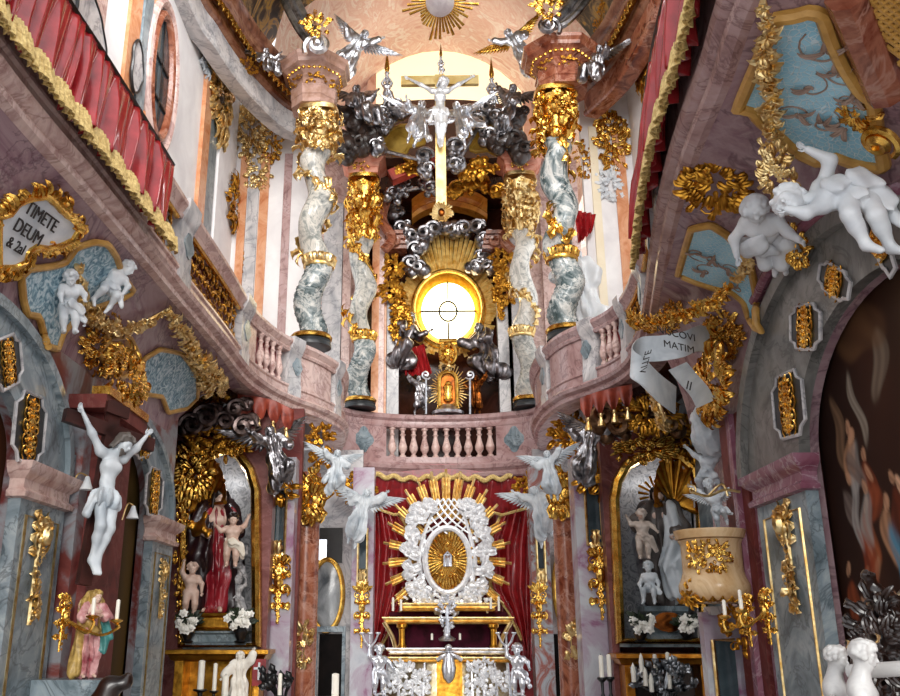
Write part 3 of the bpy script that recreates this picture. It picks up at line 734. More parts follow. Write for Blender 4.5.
def openwork(P, side, z0, z1, seed):
    """pierced scrollwork panel along the path"""
    mb = MB(); rs = random.Random(seed); L = np.linalg.norm(np.diff(P, axis=0), axis=1).sum(); k = max(2, int(L / .16)); Q = resample(P, k + 1)
    for i in range(k):
        c = (Q[i] + Q[i + 1]) / 2; t = nrm(Q[i + 1] - Q[i]); t = vec((t[0], t[1], 0)); n = vec((t[1], -t[0], 0)) * side
        for j in range(3):
            z = z0 + (z1 - z0) * (j + .5) / 3; p = vec((c[0], c[1], z)) - n * .05
            scroll(mb, p, t, vec((0, 0, 1)), n, .075, 1.4, .2, 1.2, 14, 1 if (i + j) % 2 else -1)
            leaf(mb, p, t * rs.choice((-1, 1)) + vec((0, 0, rs.choice((-.8, .8)))), n, .13, .07, 1.0, 2, 5)
    return mb
def balustrade(label, lip, side, segs, frieze, y0):
    mid = lip[len(lip) // 2]; t = thing('balustrade', label, 'balustrade', (mid[0], mid[1], 4.8))
    p = sub(lip, y0, 17.6, 90)
    part('base_moulding', MB().sweep(BASEP, p, side), frieze, t, sharp=30)
    part('handrail', MB().sweep(RAILP, p, side), frieze, t, sharp=30)
    ys = []
    for kind, a, b in segs:
        q = sub(lip, a, b, max(4, int((b - a) * 8)))
        if kind == 'open':
            part('openwork_panel', openwork(q, side, 5.38, 5.92, int(a * 10)), DGOLD, t)
            part('backing_panel', MB().sweep([(-.14, 5.36), (-.11, 5.36), (-.11, 5.93), (-.14, 5.93)], q, side), REDM, t)
            for zz in (5.39, 5.91): e = [vec((q[i][0], q[i][1], zz)) for i in range(len(q))]; part('gilt_edge', MB().tube(e, .032, 6), GOLD, t)
        elif kind == 'wall': part('parapet', MB().sweep(PARAP, q, side), frieze, t)
        elif kind == 'ped':
            part('pedestal', MB().sweep([(-.16, 5.2), (.05, 5.2), (.05, 5.4), (.035, 5.42), (.035, 5.9), (.05, 5.92), (.11, 6.05), (.12, 6.17), (-.18, 6.17)], q, side), GREYM, t)
            k = len(q) // 2; tt = nrm(q[k] - q[k - 1]); tt = vec((tt[0], tt[1], 0)); n = vec((tt[1], -tt[0], 0)) * side; c = vec((q[k][0], q[k][1], 5.71)) + n * .03
            L = np.linalg.norm(q[-1] - q[0]) * .34
            part('inlay', MB().prism([(L * math.cos(a) * (1 + .25 * math.cos(4 * a)), .15 * math.sin(a)) for a in np.linspace(0, 2 * PI, 20)[:-1]], c, tt, Zv, n, .02), LGREY, t)
        elif kind == 'bal':
            nb = max(2, int(round((b - a) / .2))); Q = resample(q, nb + 1)
            part('backing_panel', MB().sweep([(-.14, 5.36), (-.12, 5.36), (-.12, 5.93), (-.14, 5.93)], q, side), REDC, t)
            for i in range(nb):
                c = (Q[i] + Q[i + 1]) / 2
                part('baluster', MB().lathe([(r, z * 1.2) for r, z in BALP], (c[0], c[1], 5.37), 10), PINKM, t)
    return t
BALP = [(.05, 0), (.05, .03), (.03, .05), (.032, .07), (.062, .12), (.066, .17), (.045, .24), (.028, .31), (.03, .33), (.045, .35), (.028, .37), (.03, .41), (.05, .43), (.05, .46)]
balustrade('rose marble gallery balustrade sweeping along the white upper wall with oval window', LIP_L, 1,
    [('wall', 2.6, 8.2), ('open', 8.25, 8.85), ('ped', 8.9, 9.35), ('open', 9.4, 11.75), ('ped', 11.85, 12.35), ('wall', 12.35, 12.75), ('bal', 12.8, 13.7), ('ped', 13.8, 14.15), ('wall', 14.15, 15.1), ('ped', 15.15, 15.5), ('wall', 15.5, 17.6)], PINKM, 2.6)
balustrade('red brown marble gallery balustrade above the pulpit with slim gilded panels', LIP_R, -1,
    [('wall', 2.6, 8.6), ('ped', 8.7, 9.2), ('open', 9.3, 10.5), ('ped', 10.6, 10.9), ('open', 11.0, 12.0), ('ped', 12.05, 12.3), ('bal', 12.4, 12.95), ('ped', 13.0, 13.3), ('wall', 13.3, 14.3), ('ped', 14.4, 14.8), ('wall', 14.8, 17.6)], ROSEM, 2.6)
# the balcony over the high altar
t = thing('balustrade', 'concave pink marble balcony with a row of balusters over the high altar', 'balustrade', (.25, 19.1, 4.72))
part('base_moulding', MB().sweep([(-.4, 4.78), (-.02, 4.70), (.04, 4.73), (.06, 4.80), (.02, 4.84), (.10, 4.90), (.12, 4.97), (.06, 5.02), (.03, 5.04), (.03, 5.16), (-.3, 5.16)], LIP_C, 1), ROSEM, t, sharp=30)
part('handrail', MB().sweep([(-.2, 5.80), (.03, 5.80), (.05, 5.85), (.04, 5.93), (.10, 5.98), (.11, 6.05), (.06, 6.08), (-.24, 6.08)], LIP_C, 1), ROSEM, t, sharp=30)
P = resample(LIP_C, 300)
def cpart(x0, x1, n=12): q = P[(P[:, 0] >= x0) & (P[:, 0] <= x1)]; return resample(q, n)
for a, b, xi in ((-1.86, -.93, -1.42), (1.42, 2.32, 1.82)):
    q = cpart(a, b); part('pedestal', MB().sweep([(-.18, 5.1), (.02, 5.1), (.02, 5.84), (-.18, 5.84)], q, 1), ROSEM, t)
    i = int(np.argmin(abs(q[:, 0] - xi))); tt = nrm(q[min(11, i + 1)] - q[i - 1]); tt = vec((tt[0], tt[1], 0)); n = vec((tt[1], -tt[0], 0))
    part('inlay', MB().prism([(.2 * math.cos(a) * (1 + .2 * math.cos(4 * a)), .26 * math.sin(a) * (1 + .1 * math.cos(4 * a))) for a in np.linspace(0, 2 * PI, 24)[:-1]], (q[i][0] + n[0] * .01, q[i][1] + n[1] * .01, 5.48), tt, Zv, n, .02), LGREY, t)
q = np.pad(cpart(-.93, 1.42, 11), ((0, 0), (0, 1)))
for i in range(10):
    c = (q[i] + q[i + 1]) / 2; part('baluster', MB().lathe([(r * 1.45, z * 1.43) for r, z in BALP], (c[0], c[1] + .06, 5.15), 12), PINKM, t)
# ------------------------------------------------------------------ red velvet over the side galleries
def velvet(label, lip, side, y0, y1, seed):
    P = sub(lip, y0, y1, 420); t = thing('velvet_drape', label, 'drape', (P[210][0], P[210][1], 5.3)); rs = random.Random(seed)
    G = []; N = []; s = np.concatenate([[0], np.cumsum(np.linalg.norm(np.diff(P, axis=0), axis=1))]); ph = [rs.random() * 6 for _ in range(4)]
    swag = .34
    def bottom(u): return 5.28 + .06 * abs(math.sin(PI * u / swag)) ** .7
    for i in range(len(P)):
        row = []; nr_ = []; x = s[i]
        for j in range(12):
            v = j / 11; u = min(max(x - .26 * v * side, 0), s[-1]); z = 6.19 - (6.19 - bottom(u)) * v; ii = min(max(int(np.searchsorted(s, u)), 1), len(P) - 2); d = nrm(P[ii + 1] - P[ii - 1]); n = vec((d[1], -d[0], 0)) * side; nr_.append(n); q2 = np.array([np.interp(u, s, P[:, 0]), np.interp(u, s, P[:, 1])])
            o = .13 + .045 * v + (.042 + .025 * v) * (math.sin(x * 30 + ph[0] + 1.5 * math.sin(x * 5.1)) + .7 * math.sin(x * 53 + ph[1])) * min(1, .25 + v * 2) * (.62 + .5 * math.sin(u * 3.1 + ph[2]) * math.sin(u * 7.7 + ph[3]))
            row.append(vec((q2[0], q2[1], z)) + n * o)
        G.append(row); N.append(nr_)
    part('cloth', MB().slab(np.array(G), np.array(N), .012), VELV, t, sharp=0)
    part('top_edge', MB().sweep([(-.2, 6.16), (.13, 6.16), (.15, 6.18), (.13, 6.205), (-.2, 6.205)], P[::3], side), WOODD, t)
    fr = MB(); k = int(s[-1] / swag)
    for q in range(k + 1):
        for e in range(7):                                   # pleated fringe, deeper at each catch
            u = (q + e / 7) * swag
            if u > s[-1]: break
            i = int(np.searchsorted(s, u)); i = min(i, len(P) - 1); d = nrm(P[min(len(P) - 1, i + 1)] - P[max(0, i - 1)]); n = vec((d[1], -d[0], 0)) * side; T = vec((d[0], d[1], 0))
            b = bottom(u); dr = .10 + .10 * math.sin(PI * (e + .5) / 7) + .03 * rs.random(); fl = (e - 3) * .018; c = vec((P[i][0], P[i][1], b)) + n * .19
            G = [[c + T * (x * .034 * (.55 + 1.1 * y) + fl * y) + n * (.045 * math.cos(x * 1.5) + .05 * y * math.sin(PI * (e + .5) / 7)) + vec((0, 0, .06 - y * dr)) for x in (-1, -.5, 0, .5, 1)] for y in (0, .4, .8, 1)]
            fr.slab(np.array(G), n, .015)
    part('fringe', fr, FGOLD, t); return t
velvet('red velvet drape with gold fringe over the balustrade before the oval window', LIP_L, 1, 2.7, 8.25, 1)
velvet('red velvet drape with gold fringe over the balustrade beside the large blue panel', LIP_R, -1, 2.7, 8.65, 2)

# ------------------------------------------------------------------ twisted columns
def zof(px, py, Y): return at(px, py, Y).z
def twisted(label, px, pyb, pys, pyc, pyt, Y, R, ma, mb_, seed, capm):
    b = at(px, pyb, Y); x, y, z0 = b.x, b.y, b.z; zs, zc, zt = zof(px, pys, Y), zof(px, pyc, Y), zof(px, pyt, Y)
    t = thing('twisted_column', label, 'column', (x, y, z0), group=None)
    part('base', MB().lathe([(R * 1.3, 0), (R * 1.3, .05), (R * 1.24, .08), (R * 1.28, .11), (R * 1.15, .13)], (x, y, z0), 20), DARKB, t)
    part('base_ring', MB().lathe([(R * 1.1, 0), (R * 1.32, .02), (R * 1.36, .06), (R * 1.25, .1), (R * 1.05, .11)], (x, y, z0 + .12), 20), GOLD, t)
    za = z0 + .22; H = zc - za; zl = za + H * .36
    def ctr(z): a = 2 * PI * (z - za) / (H / 2.6) + seed; e = R * .34 * min(1, (z - za) / .2, (zc - z) / .2); return x + e * math.cos(a), y + e * math.sin(a)
    def shaft(z_0, z_1, flute):
        G = []
        for z in np.linspace(z_0, z_1, int((z_1 - z_0) / .045)):
            cx, cy = ctr(z); row = []
            for j in range(66):
                a = 2 * PI * j / 66; tw = 5.5 * (z - za)
                r = R * (.86 + (.085 * math.sin(11 * (a + tw * .9)) if flute else .09 * math.sin(2 * (a + tw * .5)) ))
                row.append((cx + r * math.cos(a), cy + r * math.sin(a), z))
            G.append(row)
        return MB().grid(np.array(G), False, True)
    part('fluted_shaft', shaft(za, zl, True), ma, t, sharp=0); part('shaft', shaft(zl, zc, False), mb_, t, sharp=0)
    cx, cy = ctr(zl); g = MB().lathe([(R * .88, -.04), (R * 1.02, -.03), (R * 1.06, 0), (R * 1.02, .03), (R * .88, .04)], (cx, cy, zl), 18)
    for i in range(14):
        a = 2 * PI * i / 14; d = vec((math.cos(a), math.sin(a), 0)); leaf(g, vec((cx, cy, zl + .02)) + d * R * .92, (0, 0, 1), d, .22, .14, .9, 2, 5)
    part('collar', g, capm, t)
    v = MB(); pts = []
    for i in range(40):
        z = zl + .2 + (zc - zl - .3) * i / 39; c = ctr(z); a = -(2 * PI * 1.15 * i / 39) + seed + PI; pts.append((c[0] + R * .98 * math.cos(a), c[1] + R * .98 * math.sin(a), z))
    v.tube(pts, R * .06, 6); rs = random.Random(seed)
    for i in range(1, 39, 2):
        q = vec(pts[i]); c = vec((*ctr(pts[i][2]), pts[i][2])); d = nrm(q - c); leaf(v, q, vec((rs.uniform(-.6, .6), rs.uniform(-.6, .6), rs.choice((-.8, .8)))), d, .27, .16, 1, 2, 5)
        if i % 6 == 1: flower(v, q, d, .09, 5, rs)
    part('vine', v, capm, t)
    cap = MB(); HC = zt - zc
    cap.lathe([(R * .9, 0), (R * .92, HC * .5), (R * 1.15, HC * .8), (R * 1.35, HC * .9)], (x, y, zc), 16)
    for row in range(3):
        for i in range(7):
            a = 2 * PI * (i + .5 * (row % 2)) / 7; d = vec((math.cos(a), math.sin(a), 0)); z = zc + HC * (-.04 + .26 * row)
            leaf(cap, vec((x, y, z)) + d * R * (.92 + .1 * row), vec((0, 0, 1)) + d * .12 * row, d, HC * .36, R * .7, 1.25, 3, 7)
    for i in range(4):
        a = PI / 4 + PI / 2 * i; d = vec((math.cos(a), math.sin(a), 0)); s = vec((-d[1], d[0], 0))
        scroll(cap, vec((x, y, zc + HC * .86)) + d * R * 1.5, d, vec((0, 0, 1)), s, R * .42, 1.6, .26, .8, 18)
        flower(cap, vec((x, y, zc + HC * .9)) + vec((math.cos(a + PI / 4), math.sin(a + PI / 4), 0)) * R * 1.35, vec((math.cos(a + PI / 4), math.sin(a + PI / 4), 0)), R * .35)
    for i in range(9):
        a = 2 * PI * i / 9 + rs.random(); d = vec((math.cos(a), math.sin(a), 0)); cluster(cap, vec((x, y, zc + HC * rs.uniform(.0, .85))) + d * R * rs.uniform(1.1, 1.45), (-d[1], d[0], 0), Zv, d, R * .5, HC * .2, i + int(seed * 10), 14, .55, 3, 2)
    for i in range(26):                                     # loose tendrils around the bell
        a = rs.uniform(0, 2 * PI); d = vec((math.cos(a), math.sin(a), 0)); z = zc + HC * rs.uniform(-.12, .8)
        leaf(cap, vec((x, y, z)) + d * R * 1.1, d + vec((0, 0, rs.uniform(-1, .6))), vec((0, 0, 1)) + d * .3, R * 1.0, R * .5, 1.3, 2, 6)
    part('capital', cap, capm, t)
    ab = R * 1.6; part('abacus', MB().prism([(ab * math.cos(a) * (1 - .13 * abs(math.cos(2 * a))), ab * math.sin(a) * (1 - .13 * abs(math.cos(2 * a)))) for a in np.linspace(0, 2 * PI, 33)[:-1]], (x, y, zt - .02), (1, 0, 0), (0, 1, 0), Zv, .09), capm, t)
    return x, y, zt + .07
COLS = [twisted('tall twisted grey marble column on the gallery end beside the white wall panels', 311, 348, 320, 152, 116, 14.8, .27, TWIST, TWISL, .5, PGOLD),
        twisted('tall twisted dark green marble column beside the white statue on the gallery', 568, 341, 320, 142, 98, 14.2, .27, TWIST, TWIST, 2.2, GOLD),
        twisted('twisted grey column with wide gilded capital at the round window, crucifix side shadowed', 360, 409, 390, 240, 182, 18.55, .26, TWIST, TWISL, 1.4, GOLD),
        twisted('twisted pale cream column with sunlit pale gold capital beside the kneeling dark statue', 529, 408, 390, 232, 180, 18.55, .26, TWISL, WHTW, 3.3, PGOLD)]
kk = [o for o in bpy.data.objects if o.name.startswith('twisted_column')]
kk[2]['label'] = 'twisted grey column with bushy gilded capital near the seated dark saint'
# entablature blocks on the columns
def block(label, x, y, z0, r, h, mat, rot=PI / 8):
    t = thing('entablature_block', label, 'entablature', (x, y, z0))
    pr = [(r * .92, 0), (r * .92, h * .16), (r * .96, h * .18), (r * .96, h * .34), (r * 1.0, h * .37), (r * .94, h * .42), (r * .94, h * .62), (r * 1.08, h * .68), (r * 1.2, h * .74), (r * 1.36, h * .78), (r * 1.38, h * .86), (r * 1.48, h * .92), (r * 1.5, h), (0, h)]
    m = MB().lathe(pr, (0, 0, 0), 8); m.xform(Matrix.Translation((x, y, z0)) @ Matrix.Rotation(rot, 4, 'Z')); part('block', m, mat, t, smooth=False)
    d = MB(); d.tube([(x + r * 1.12 * math.cos(rot + k * PI / 4), y + r * 1.12 * math.sin(rot + k * PI / 4), z0 + h * .71) for k in range(8)], r * .025, 5, close=True)
    for k in range(8):
        for j in range(4):
            a0, a1 = rot + k * PI / 4, rot + (k + 1) * PI / 4; f = (j + .5) / 4; R_ = r * 1.12
            p = vec((x + R_ * (math.cos(a0) * (1 - f) + math.cos(a1) * f), y + R_ * (math.sin(a0) * (1 - f) + math.sin(a1) * f), z0 + h * .71)); d.ball(p, r * .075, 6, 4)
    part('bead_trim', d, GOLD, t)
    for k in (4, 5, 6, 7):
        g = MB(); a = rot + (k + .5) * PI / 4; n = vec((math.cos(a), math.sin(a), 0)); cluster(g, vec((x, y, z0 + h * .5)) + n * r * .9, vec((-n[1], n[0], 0)), Zv, n, r * .3, h * .1, k, 9, .5, 2, 1); part('frieze_ornament', g, DGOLD, t)
    return t
X, Y_, Z_ = COLS[0]; block('pale brown octagonal entablature over the tall grey twisted column', X - .1, Y_, Z_, .47, .95, marble('light brown marble', ['7a5848', 'a07c6a', 'b8968a', '8c6a5a'], 2, .25, 1))
X, Y_, Z_ = COLS[1]; block('dark brown octagonal entablature over the tall green twisted column', X + .14, Y_, Z_, .5, .82, BRNR)
SALM = marble('salmon marble', ['b5614a', 'c98068', 'd69a84', 'bb6c55'], 2.4, .24, 1.2)
def impost(label, x, y, z0):
    t = thing('impost_block', label, 'entablature', (x, y, z0)); m = MB(); h = .42
    m.lathe([(.48, 0), (.48, h * .3), (.52, h * .33), (.52, h * .55), (.6, h * .65), (.68, h * .8), (.72, h * .9), (.72, h), (0, h)], (0, 0, 0), 4); m.xform(Matrix.Translation((x, y, z0)) @ Matrix.Rotation(PI / 4, 4, 'Z'))
    part('block', m, SALM, t, smooth=False); g = MB(); cluster(g, (x, y - .36, z0 + .15), (1, 0, 0), Zv, (0, -1, 0), .2, .1, 3, 10, .5, 2, 1); part('frieze_pattern', g, GOLD, t)
X, Y_, Z_ = COLS[2]; impost('salmon entablature block over the twisted column near the seated dark saint', X, Y_, Z_)
X, Y_, Z_ = COLS[3]; impost('salmon entablature block over the sunlit pale gold capital', X, Y_, Z_)

# ------------------------------------------------------------------ upper side walls: strips, oval window, panels
def strip_x(name, px0, px1, x, z0, z1, mat, pr=.06, sg=1, surf=False):
    ya, yb = onx(px0, 150, x).y, onx(px1, 150, x).y
    return struct(name, MB().bbox((x, ya, z0), (x + sg * pr, yb, z1)), mat, False, surf=surf)
WX = -3.9
for i, (a, b, mt) in enumerate(((60, 72, GREYM), (72, 84, PINKM), (112, 124, ORNG), (125, 134, LGREY), (138, 143, ORNG), (198, 205, ORNG), (206, 214, LGREY), (216, 222, WALLW))):
    strip_x('trim_%d' % (10 + i), a, b, WX, 5.1, 10.9, mt, .05 + .02 * (i % 2))
def frontal_strip(n, px0, px1, Y, z0, z1, mat, d=.06):
    a, b = at(px0, 250, Y).x, at(px1, 250, Y).x; return struct('trim_%d' % n, MB().bbox((a, Y - d, z0), (b, Y, z1)), mat, False, surf=False)
for i, (a, b, mt) in enumerate(((222, 226, ORNG), (236, 244, ORNG), (245, 256, GREYM), (257, 266, ORNG), (281, 289, ROSEM))):
    frontal_strip(20 + i, a, b, 16.3, 5.1, 10.9, mt, .05)
for i, (a, b, mt) in enumerate(((596, 604, CREAM), (620, 632, ORNG))): frontal_strip(26 + i, a, b, 15.4, 5.1, 10.9, mt, .05)
for i, (a, b, mt) in enumerate(((324, 343, GREYM), (344, 352, PINKM), (373, 380, ORNG), (380, 385, PINKM), (509, 518, GREYM), (541, 548, PINKM))):
    frontal_strip(30 + i, a, b, 19.6, 5.0, 11.4, mt, .12)
# oval window in its pink stone frame
c = onx(158, 76, WX); a, b = .40, .92
t = struct('window_2', MB().prism([(a * math.cos(q), b * math.sin(q)) for q in np.linspace(0, 2 * PI, 41)[:-1]], (WX + .015, c.y, c.z), Yv, Zv, (1, 0, 0), .01), GLASSY, surf=False)
fr = MB().tube([(WX + .04, c.y + (a + .07) * math.cos(q), c.z + (b + .07) * math.sin(q)) for q in np.linspace(0, 2 * PI, 41)[:-1]], .075, 8, close=True)
part('window_frame', fr, BRNR, t); br = MB()
br.bbox((WX + .02, c.y - .02, c.z - b), (WX + .05, c.y + .02, c.z + b))
for z in (-.4, .2): br.bbox((WX + .02, c.y - a * .85, c.z + z - .02), (WX + .05, c.y + a * .85, c.z + z + .02))
part('glazing_bars', br, IRON, t)
fr = MB().tube([(WX + .05, c.y + (a + .25) * math.cos(q), c.z + (b + .25) * math.sin(q) - (.35 if math.sin(q) < -.97 else 0)) for q in np.linspace(0, 2 * PI, 41)[:-1]], .07, 8, close=True); part('outer_moulding', fr, PINKM, t)
def relief_x(label, px, py, h, seed, mat=STUC2, cat='relief'):
    c = onx(px, py, WX); g = MB(); cluster(g, (WX + .05, c.y, c.z), Yv, Zv, (1, 0, 0), h * .45, h * .5, seed, 24, .4, 5, 3); return solo('stucco_relief', g, mat, label, cat)
# painted medallion reliefs between the strips
for px, py, w, h, lab in ((83, 28, .45, .8, 'scalloped grey painted cartouche outlined in black high on the white wall'), (131, 68, .2, .75, 'slim oval medallion in the grey strip beside the oval window')):
    c = onx(px, py, WX); t = thing('wall_medallion', lab, 'medallion', (WX + .06, c.y, c.z - h / 2))
    sh = [(w * math.cos(q) * (1 + .12 * math.cos(5 * q)), h * .5 * math.sin(q) * (1 + .1 * math.cos(3 * q))) for q in np.linspace(0, 2 * PI, 41)[:-1]]
    part('field', MB().prism(sh, (WX + .06, c.y, c.z), Yv, Zv, (1, 0, 0), .03), GREYM, t)
    part('rim', MB().tube([(WX + .085, c.y + p, c.z + q) for p, q in sh], .022, 6, close=True), IRON, t)
# ------------------------------------------------------------------ placing helpers
def onpl(px, py, c, n): d = ray(px, py); return CAM + d * ((Vector(c) - CAM).dot(Vector(n)) / d.dot(Vector(n)))
def surf_frame(px, py, wpx, hpx, ang=0):
    """centre, right, up, normal and half sizes of a patch of the built surface seen around a pixel"""
    c, n = hit(px, py); u = Vector((0, 0, 1)).cross(n)
    if u.length < .05: u = Vector((1, 0, 0))
    u = u.normalized(); v = n.cross(u).normalized()
    if u.dot(RV) < 0 and abs(u.dot(RV)) > .05: pass
    try:
        a = abs((onpl(px + wpx / 2, py, c, n) - onpl(px - wpx / 2, py, c, n)).dot(u)) / 2
        b = abs((onpl(px, py - hpx / 2, c, n) - onpl(px, py + hpx / 2, c, n)).dot(v)) / 2
    except ZeroDivisionError: a = b = .1
    s = (c - CAM).dot(WV) / F; a = min(a, 3 * wpx * s / 2 * 1.3); b = min(b, 2.2 * hpx * s / 2)
    if ang: u, v = u * math.cos(ang) + v * math.sin(ang), v * math.cos(ang) - u * math.sin(ang)
    return c, u, v, n, a, b
def goldwork(name, label, cat, px, py, wpx, hpx, seed, mat=None, k=26, size=.34, scr=5, fl=3, ang=0, off=.01, group=None):
    c, u, v, n, a, b = surf_frame(px, py, wpx, hpx, ang); g = MB(); cluster(g, c + n * off, u, v, n, a, b, seed, k, size, scr, fl)
    return solo(name, g, mat or GOLD, label, cat, group)
def gline(mb, pts, n, w=.012, close=True): return mb.tube(pts, w, 5, close=close)
def candle(mb_c, mb_f, p, h, r=.022):
    mb_c.lathe([(r, 0), (r, h), (r * .5, h + .01), (0, h + .012)], p, 8); mb_f.tube([p + Vector((0, 0, h)), p + Vector((0, 0, h + .025))], .004, 5)

# ------------------------------------------------------------------ pilasters and arches of the side bays
def side_pilaster(label, x, sg, y0, y1, z1, mat, capz, drop=None, capm=PINKM, proj=.1, seed=0):
    t = thing('pilaster', label, 'pilaster', (x, (y0 + y1) / 2, 0)); a, b = x, x + sg * proj
    part('shaft', MB().bbox((a, y0, 0), (b, y1, z1)), mat, t, smooth=False)
    e = (y1 - y0) * .14; X = b + sg * .004
    part('inlay_line', MB().tube([(X, y0 + e, .3), (X, y1 - e, .3), (X, y1 - e, capz - .12), (X, y0 + e, capz - .12)], .014, 5, close=True), PGOLD, t)
    pr = [(0, capz), (.05, capz + .01), (.06, capz + .05), (.02, capz + .08), (.02, capz + .15), (.07, capz + .19), (.1, capz + .23), (.11, capz + .28), (0, capz + .3)]
    path = [(x, y0), (b, y0), (b, y1), (x, y1)]
    part('capital', MB().sweep(pr, path, sg), capm, t, sharp=30)
    if drop:
        y, za, zb = drop; g = MB(); h = za - zb; n = vec((sg, 0, 0)); c = vec((X, y, 0))
        pendant(g, c + vec((0, 0, za - h * .2)), Yv, Zv, n, h * .36, h * .46, seed); garland(g, [c + vec((0, 0, za - h * .4)), c + vec((0, 0, zb + .1)), c + vec((0, 0, zb))], n, h * .11, seed, .9)
        part('gilt_drop', g, PGOLD, t)
    return t
side_pilaster('broad grey blue marble pilaster under the rosetted arch at the left picture edge', XL, 1, 7.0, 7.88, 2.62, LGREY, 2.6, (7.4, 2.5, 1.65), seed=1)
side_pilaster('grey blue marble pilaster between the painted statue and the Madonna altar', XL, 1, 10.5, 11.35, 2.62, LGREY, 2.6, (10.95, 2.4, 1.75), seed=2)
side_pilaster('broad grey blue marble pilaster beside the large dark painting', XR, -1, 7.15, 8.25, 2.68, LGREY, 2.66, (7.6, 2.6, 1.75), VIOL, seed=3)
for px, py, w, h, ang, lab, gr in ((28, 428, 24, 62, .08, 'gilded rosette panel low on the arch at the left edge', 1), (6, 362, 22, 46, .5, 'gilded rosette panel cut by the left picture edge', 2),
        (143, 442, 15, 26, .3, 'small gilded rosette panel above the crucified arm in the narrow arch', 3), (153, 492, 13, 42, .05, 'tall small rosette panel low in the narrow arch', 4),
        (790, 405, 24, 58, -.1, 'gilded rosette panel low on the arch beside the large painting', 5), (807, 327, 24, 40, -.3, 'gilded rosette panel under the foot of the white angel', 6),
        (836, 281, 26, 26, -.65, 'gilded rosette panel half behind the foot of the white angel', 7), (882, 243, 34, 20, -1.2, 'gilded rosette panel at the top of the large arch', 8)):
    c, u, v, n, a, b = surf_frame(px, py, w, h, ang * (1 if px > 450 else 1)); s = (c - CAM).dot(WV) / F
    b = h * s * .55; a *= 1.3; t = thing('rosette_panel', lab, 'ornament', c, group='rosette panels of the arches')
    sh = [(a * p, b * q) for p, q in ((-.6, 1), (.6, 1), (.7, .75), (1, .6), (1, -.6), (.7, -.75), (.6, -1), (-.6, -1), (-.7, -.75), (-1, -.6), (-1, .6), (-.7, .75))]
    part('ground', MB().prism(sh, c, u, v, n, .012), DARKB, t, smooth=False)
    part('rim', MB().tube([c + u * p + v * q + n * .015 for p, q in sh], .016, 5, close=True), GREYM, t)
    g = MB(); rs = random.Random(gr)
    for k in range(-2, 3):
        p = c + v * b * .34 * k + n * .02
        for q in (-1, 1): scroll(g, vec(p + u * a * .3 * q * (1 - .12 * abs(k))), u * q, v * (1 if k >= 0 else -1), n, a * .24, 1.2, .2, .5, 12); leaf(g, p, u * q + v * .6 * k, n, b * .2, a * .26, .8, 2, 5)
        flower(g, p + n * .01, n, a * .24, 5, rs)
    part('rosette', g, GOLD, t)
# red pilaster clusters with gilded capitals
t = thing('pilaster', 'dark red and grey pilaster with gilded capital behind the crucifix', 'pilaster', (XL + .1, 8.6, 0))
part('shaft', MB().bbox((XL, 8.14, 0), (-3.04, 9.0, 3.55)), REDM, t, smooth=False)
part('side_strip', MB().bbox((XL, 7.95, 0), (-3.12, 8.14, 3.5)), SCAGR, t, smooth=False); part('side_strip', MB().bbox((XL, 9.0, 0), (-3.12, 9.12, 3.5)), VIOL, t, smooth=False)
part('abacus', MB().bbox((XL, 7.92, 3.55), (-2.95, 9.15, 3.68)), REDM, t, smooth=False)
g = MB(); cluster(g, (-2.98, 8.5, 3.98), Yv, Zv, (1, 0, -.1), .6, .3, 5, 110, .26, 10, 12); g.bbox((-3.1, 7.94, 3.68), (-2.93, 9.12, 3.76))
part('capital', g, GOLD, t)
t = thing('pilaster', 'clustered dark red pilaster with mauve edges and gilded capital behind the pulpit', 'pilaster', (XR, 8.9, 0))
for a, b, p, mt in ((8.27, 8.42, .06, VIOL), (8.42, 8.60, .10, REDM), (8.60, 8.71, .15, VIOL), (8.71, 8.92, .15, REDM)):
    part('shaft_strip', MB().bbox((XR - p, a, 0), (XR + .3, b, 3.62)), mt, t, smooth=False)
g = MB(); cluster(g, (XR - .22, 8.7, 3.94), (0, -1, 0), Zv, (-1, 0, -.15), .5, .36, 8, 130, .26, 12, 12)
for y in (8.3, 9.1): scroll(g, (XR - .26, y, 4.15), (0, 1 if y > 9 else -1, 0), Zv, (-1, 0, 0), .12, 1.6, .25, .8)
part('capital', g, GOLD, t)

# ------------------------------------------------------------------ frontal pilasters and columns of the choir
def front_pilaster(label, px0, px1, Y, mat, drop=None, glass=None, proj=.18, ztop=4.0, seed=0, capgold=None, py=600):
    a, b = at(px0, py, Y).x, at(px1, py, Y).x; t = thing('pilaster', label, 'pilaster', ((a + b) / 2, Y, 0))
    part('shaft', MB().bbox((a, Y, 0), (b, Y + .5, ztop)), mat, t, smooth=False); n = vec((0, -1, 0)); w = b - a
    if glass:
        p0, p1 = zof(450, glass[1], Y), zof(450, glass[0], Y); c = (a + b) / 2; g = w * .21
        part('mirror_strip', MB().bbox((c - g, Y - .02, p0), (c + g, Y, p1)), GLASSY, t, smooth=False, label='dark mirror strip')
        e = MB()
        for s in (-1, 1): e.tube([(c + s * g, Y - .025, p0), (c + s * g, Y - .025, p1)], .022, 6)
        part('gilt_edge', e, PGOLD, t); e = MB(); flower(e, (c, Y - .04, p0), n, .1); leaf(e, (c, Y - .03, p0), Zv, n, .3, .14); part('palmette', e, PGOLD, t)
    if drop:
        dx, dy, dw, dh = drop; c = at(dx, dy, Y - .02); s = Y / 900 * 1.02; g = MB(); pendant(g, vec(c), (1, 0, 0), Zv, n, dw * s, dh * s, seed); part('gilt_drop', g, GOLD, t)
    if capgold:
        cx, cy, cw, ch = capgold; c = at(cx, cy, Y - .05); s = Y / 900; g = MB(); cluster(g, vec(c), (1, 0, 0), Zv, n, cw * s / 2, ch * s / 2, seed + 7, 26, .4, 5, 3); part('capital', g, DGOLD, t)
    return t
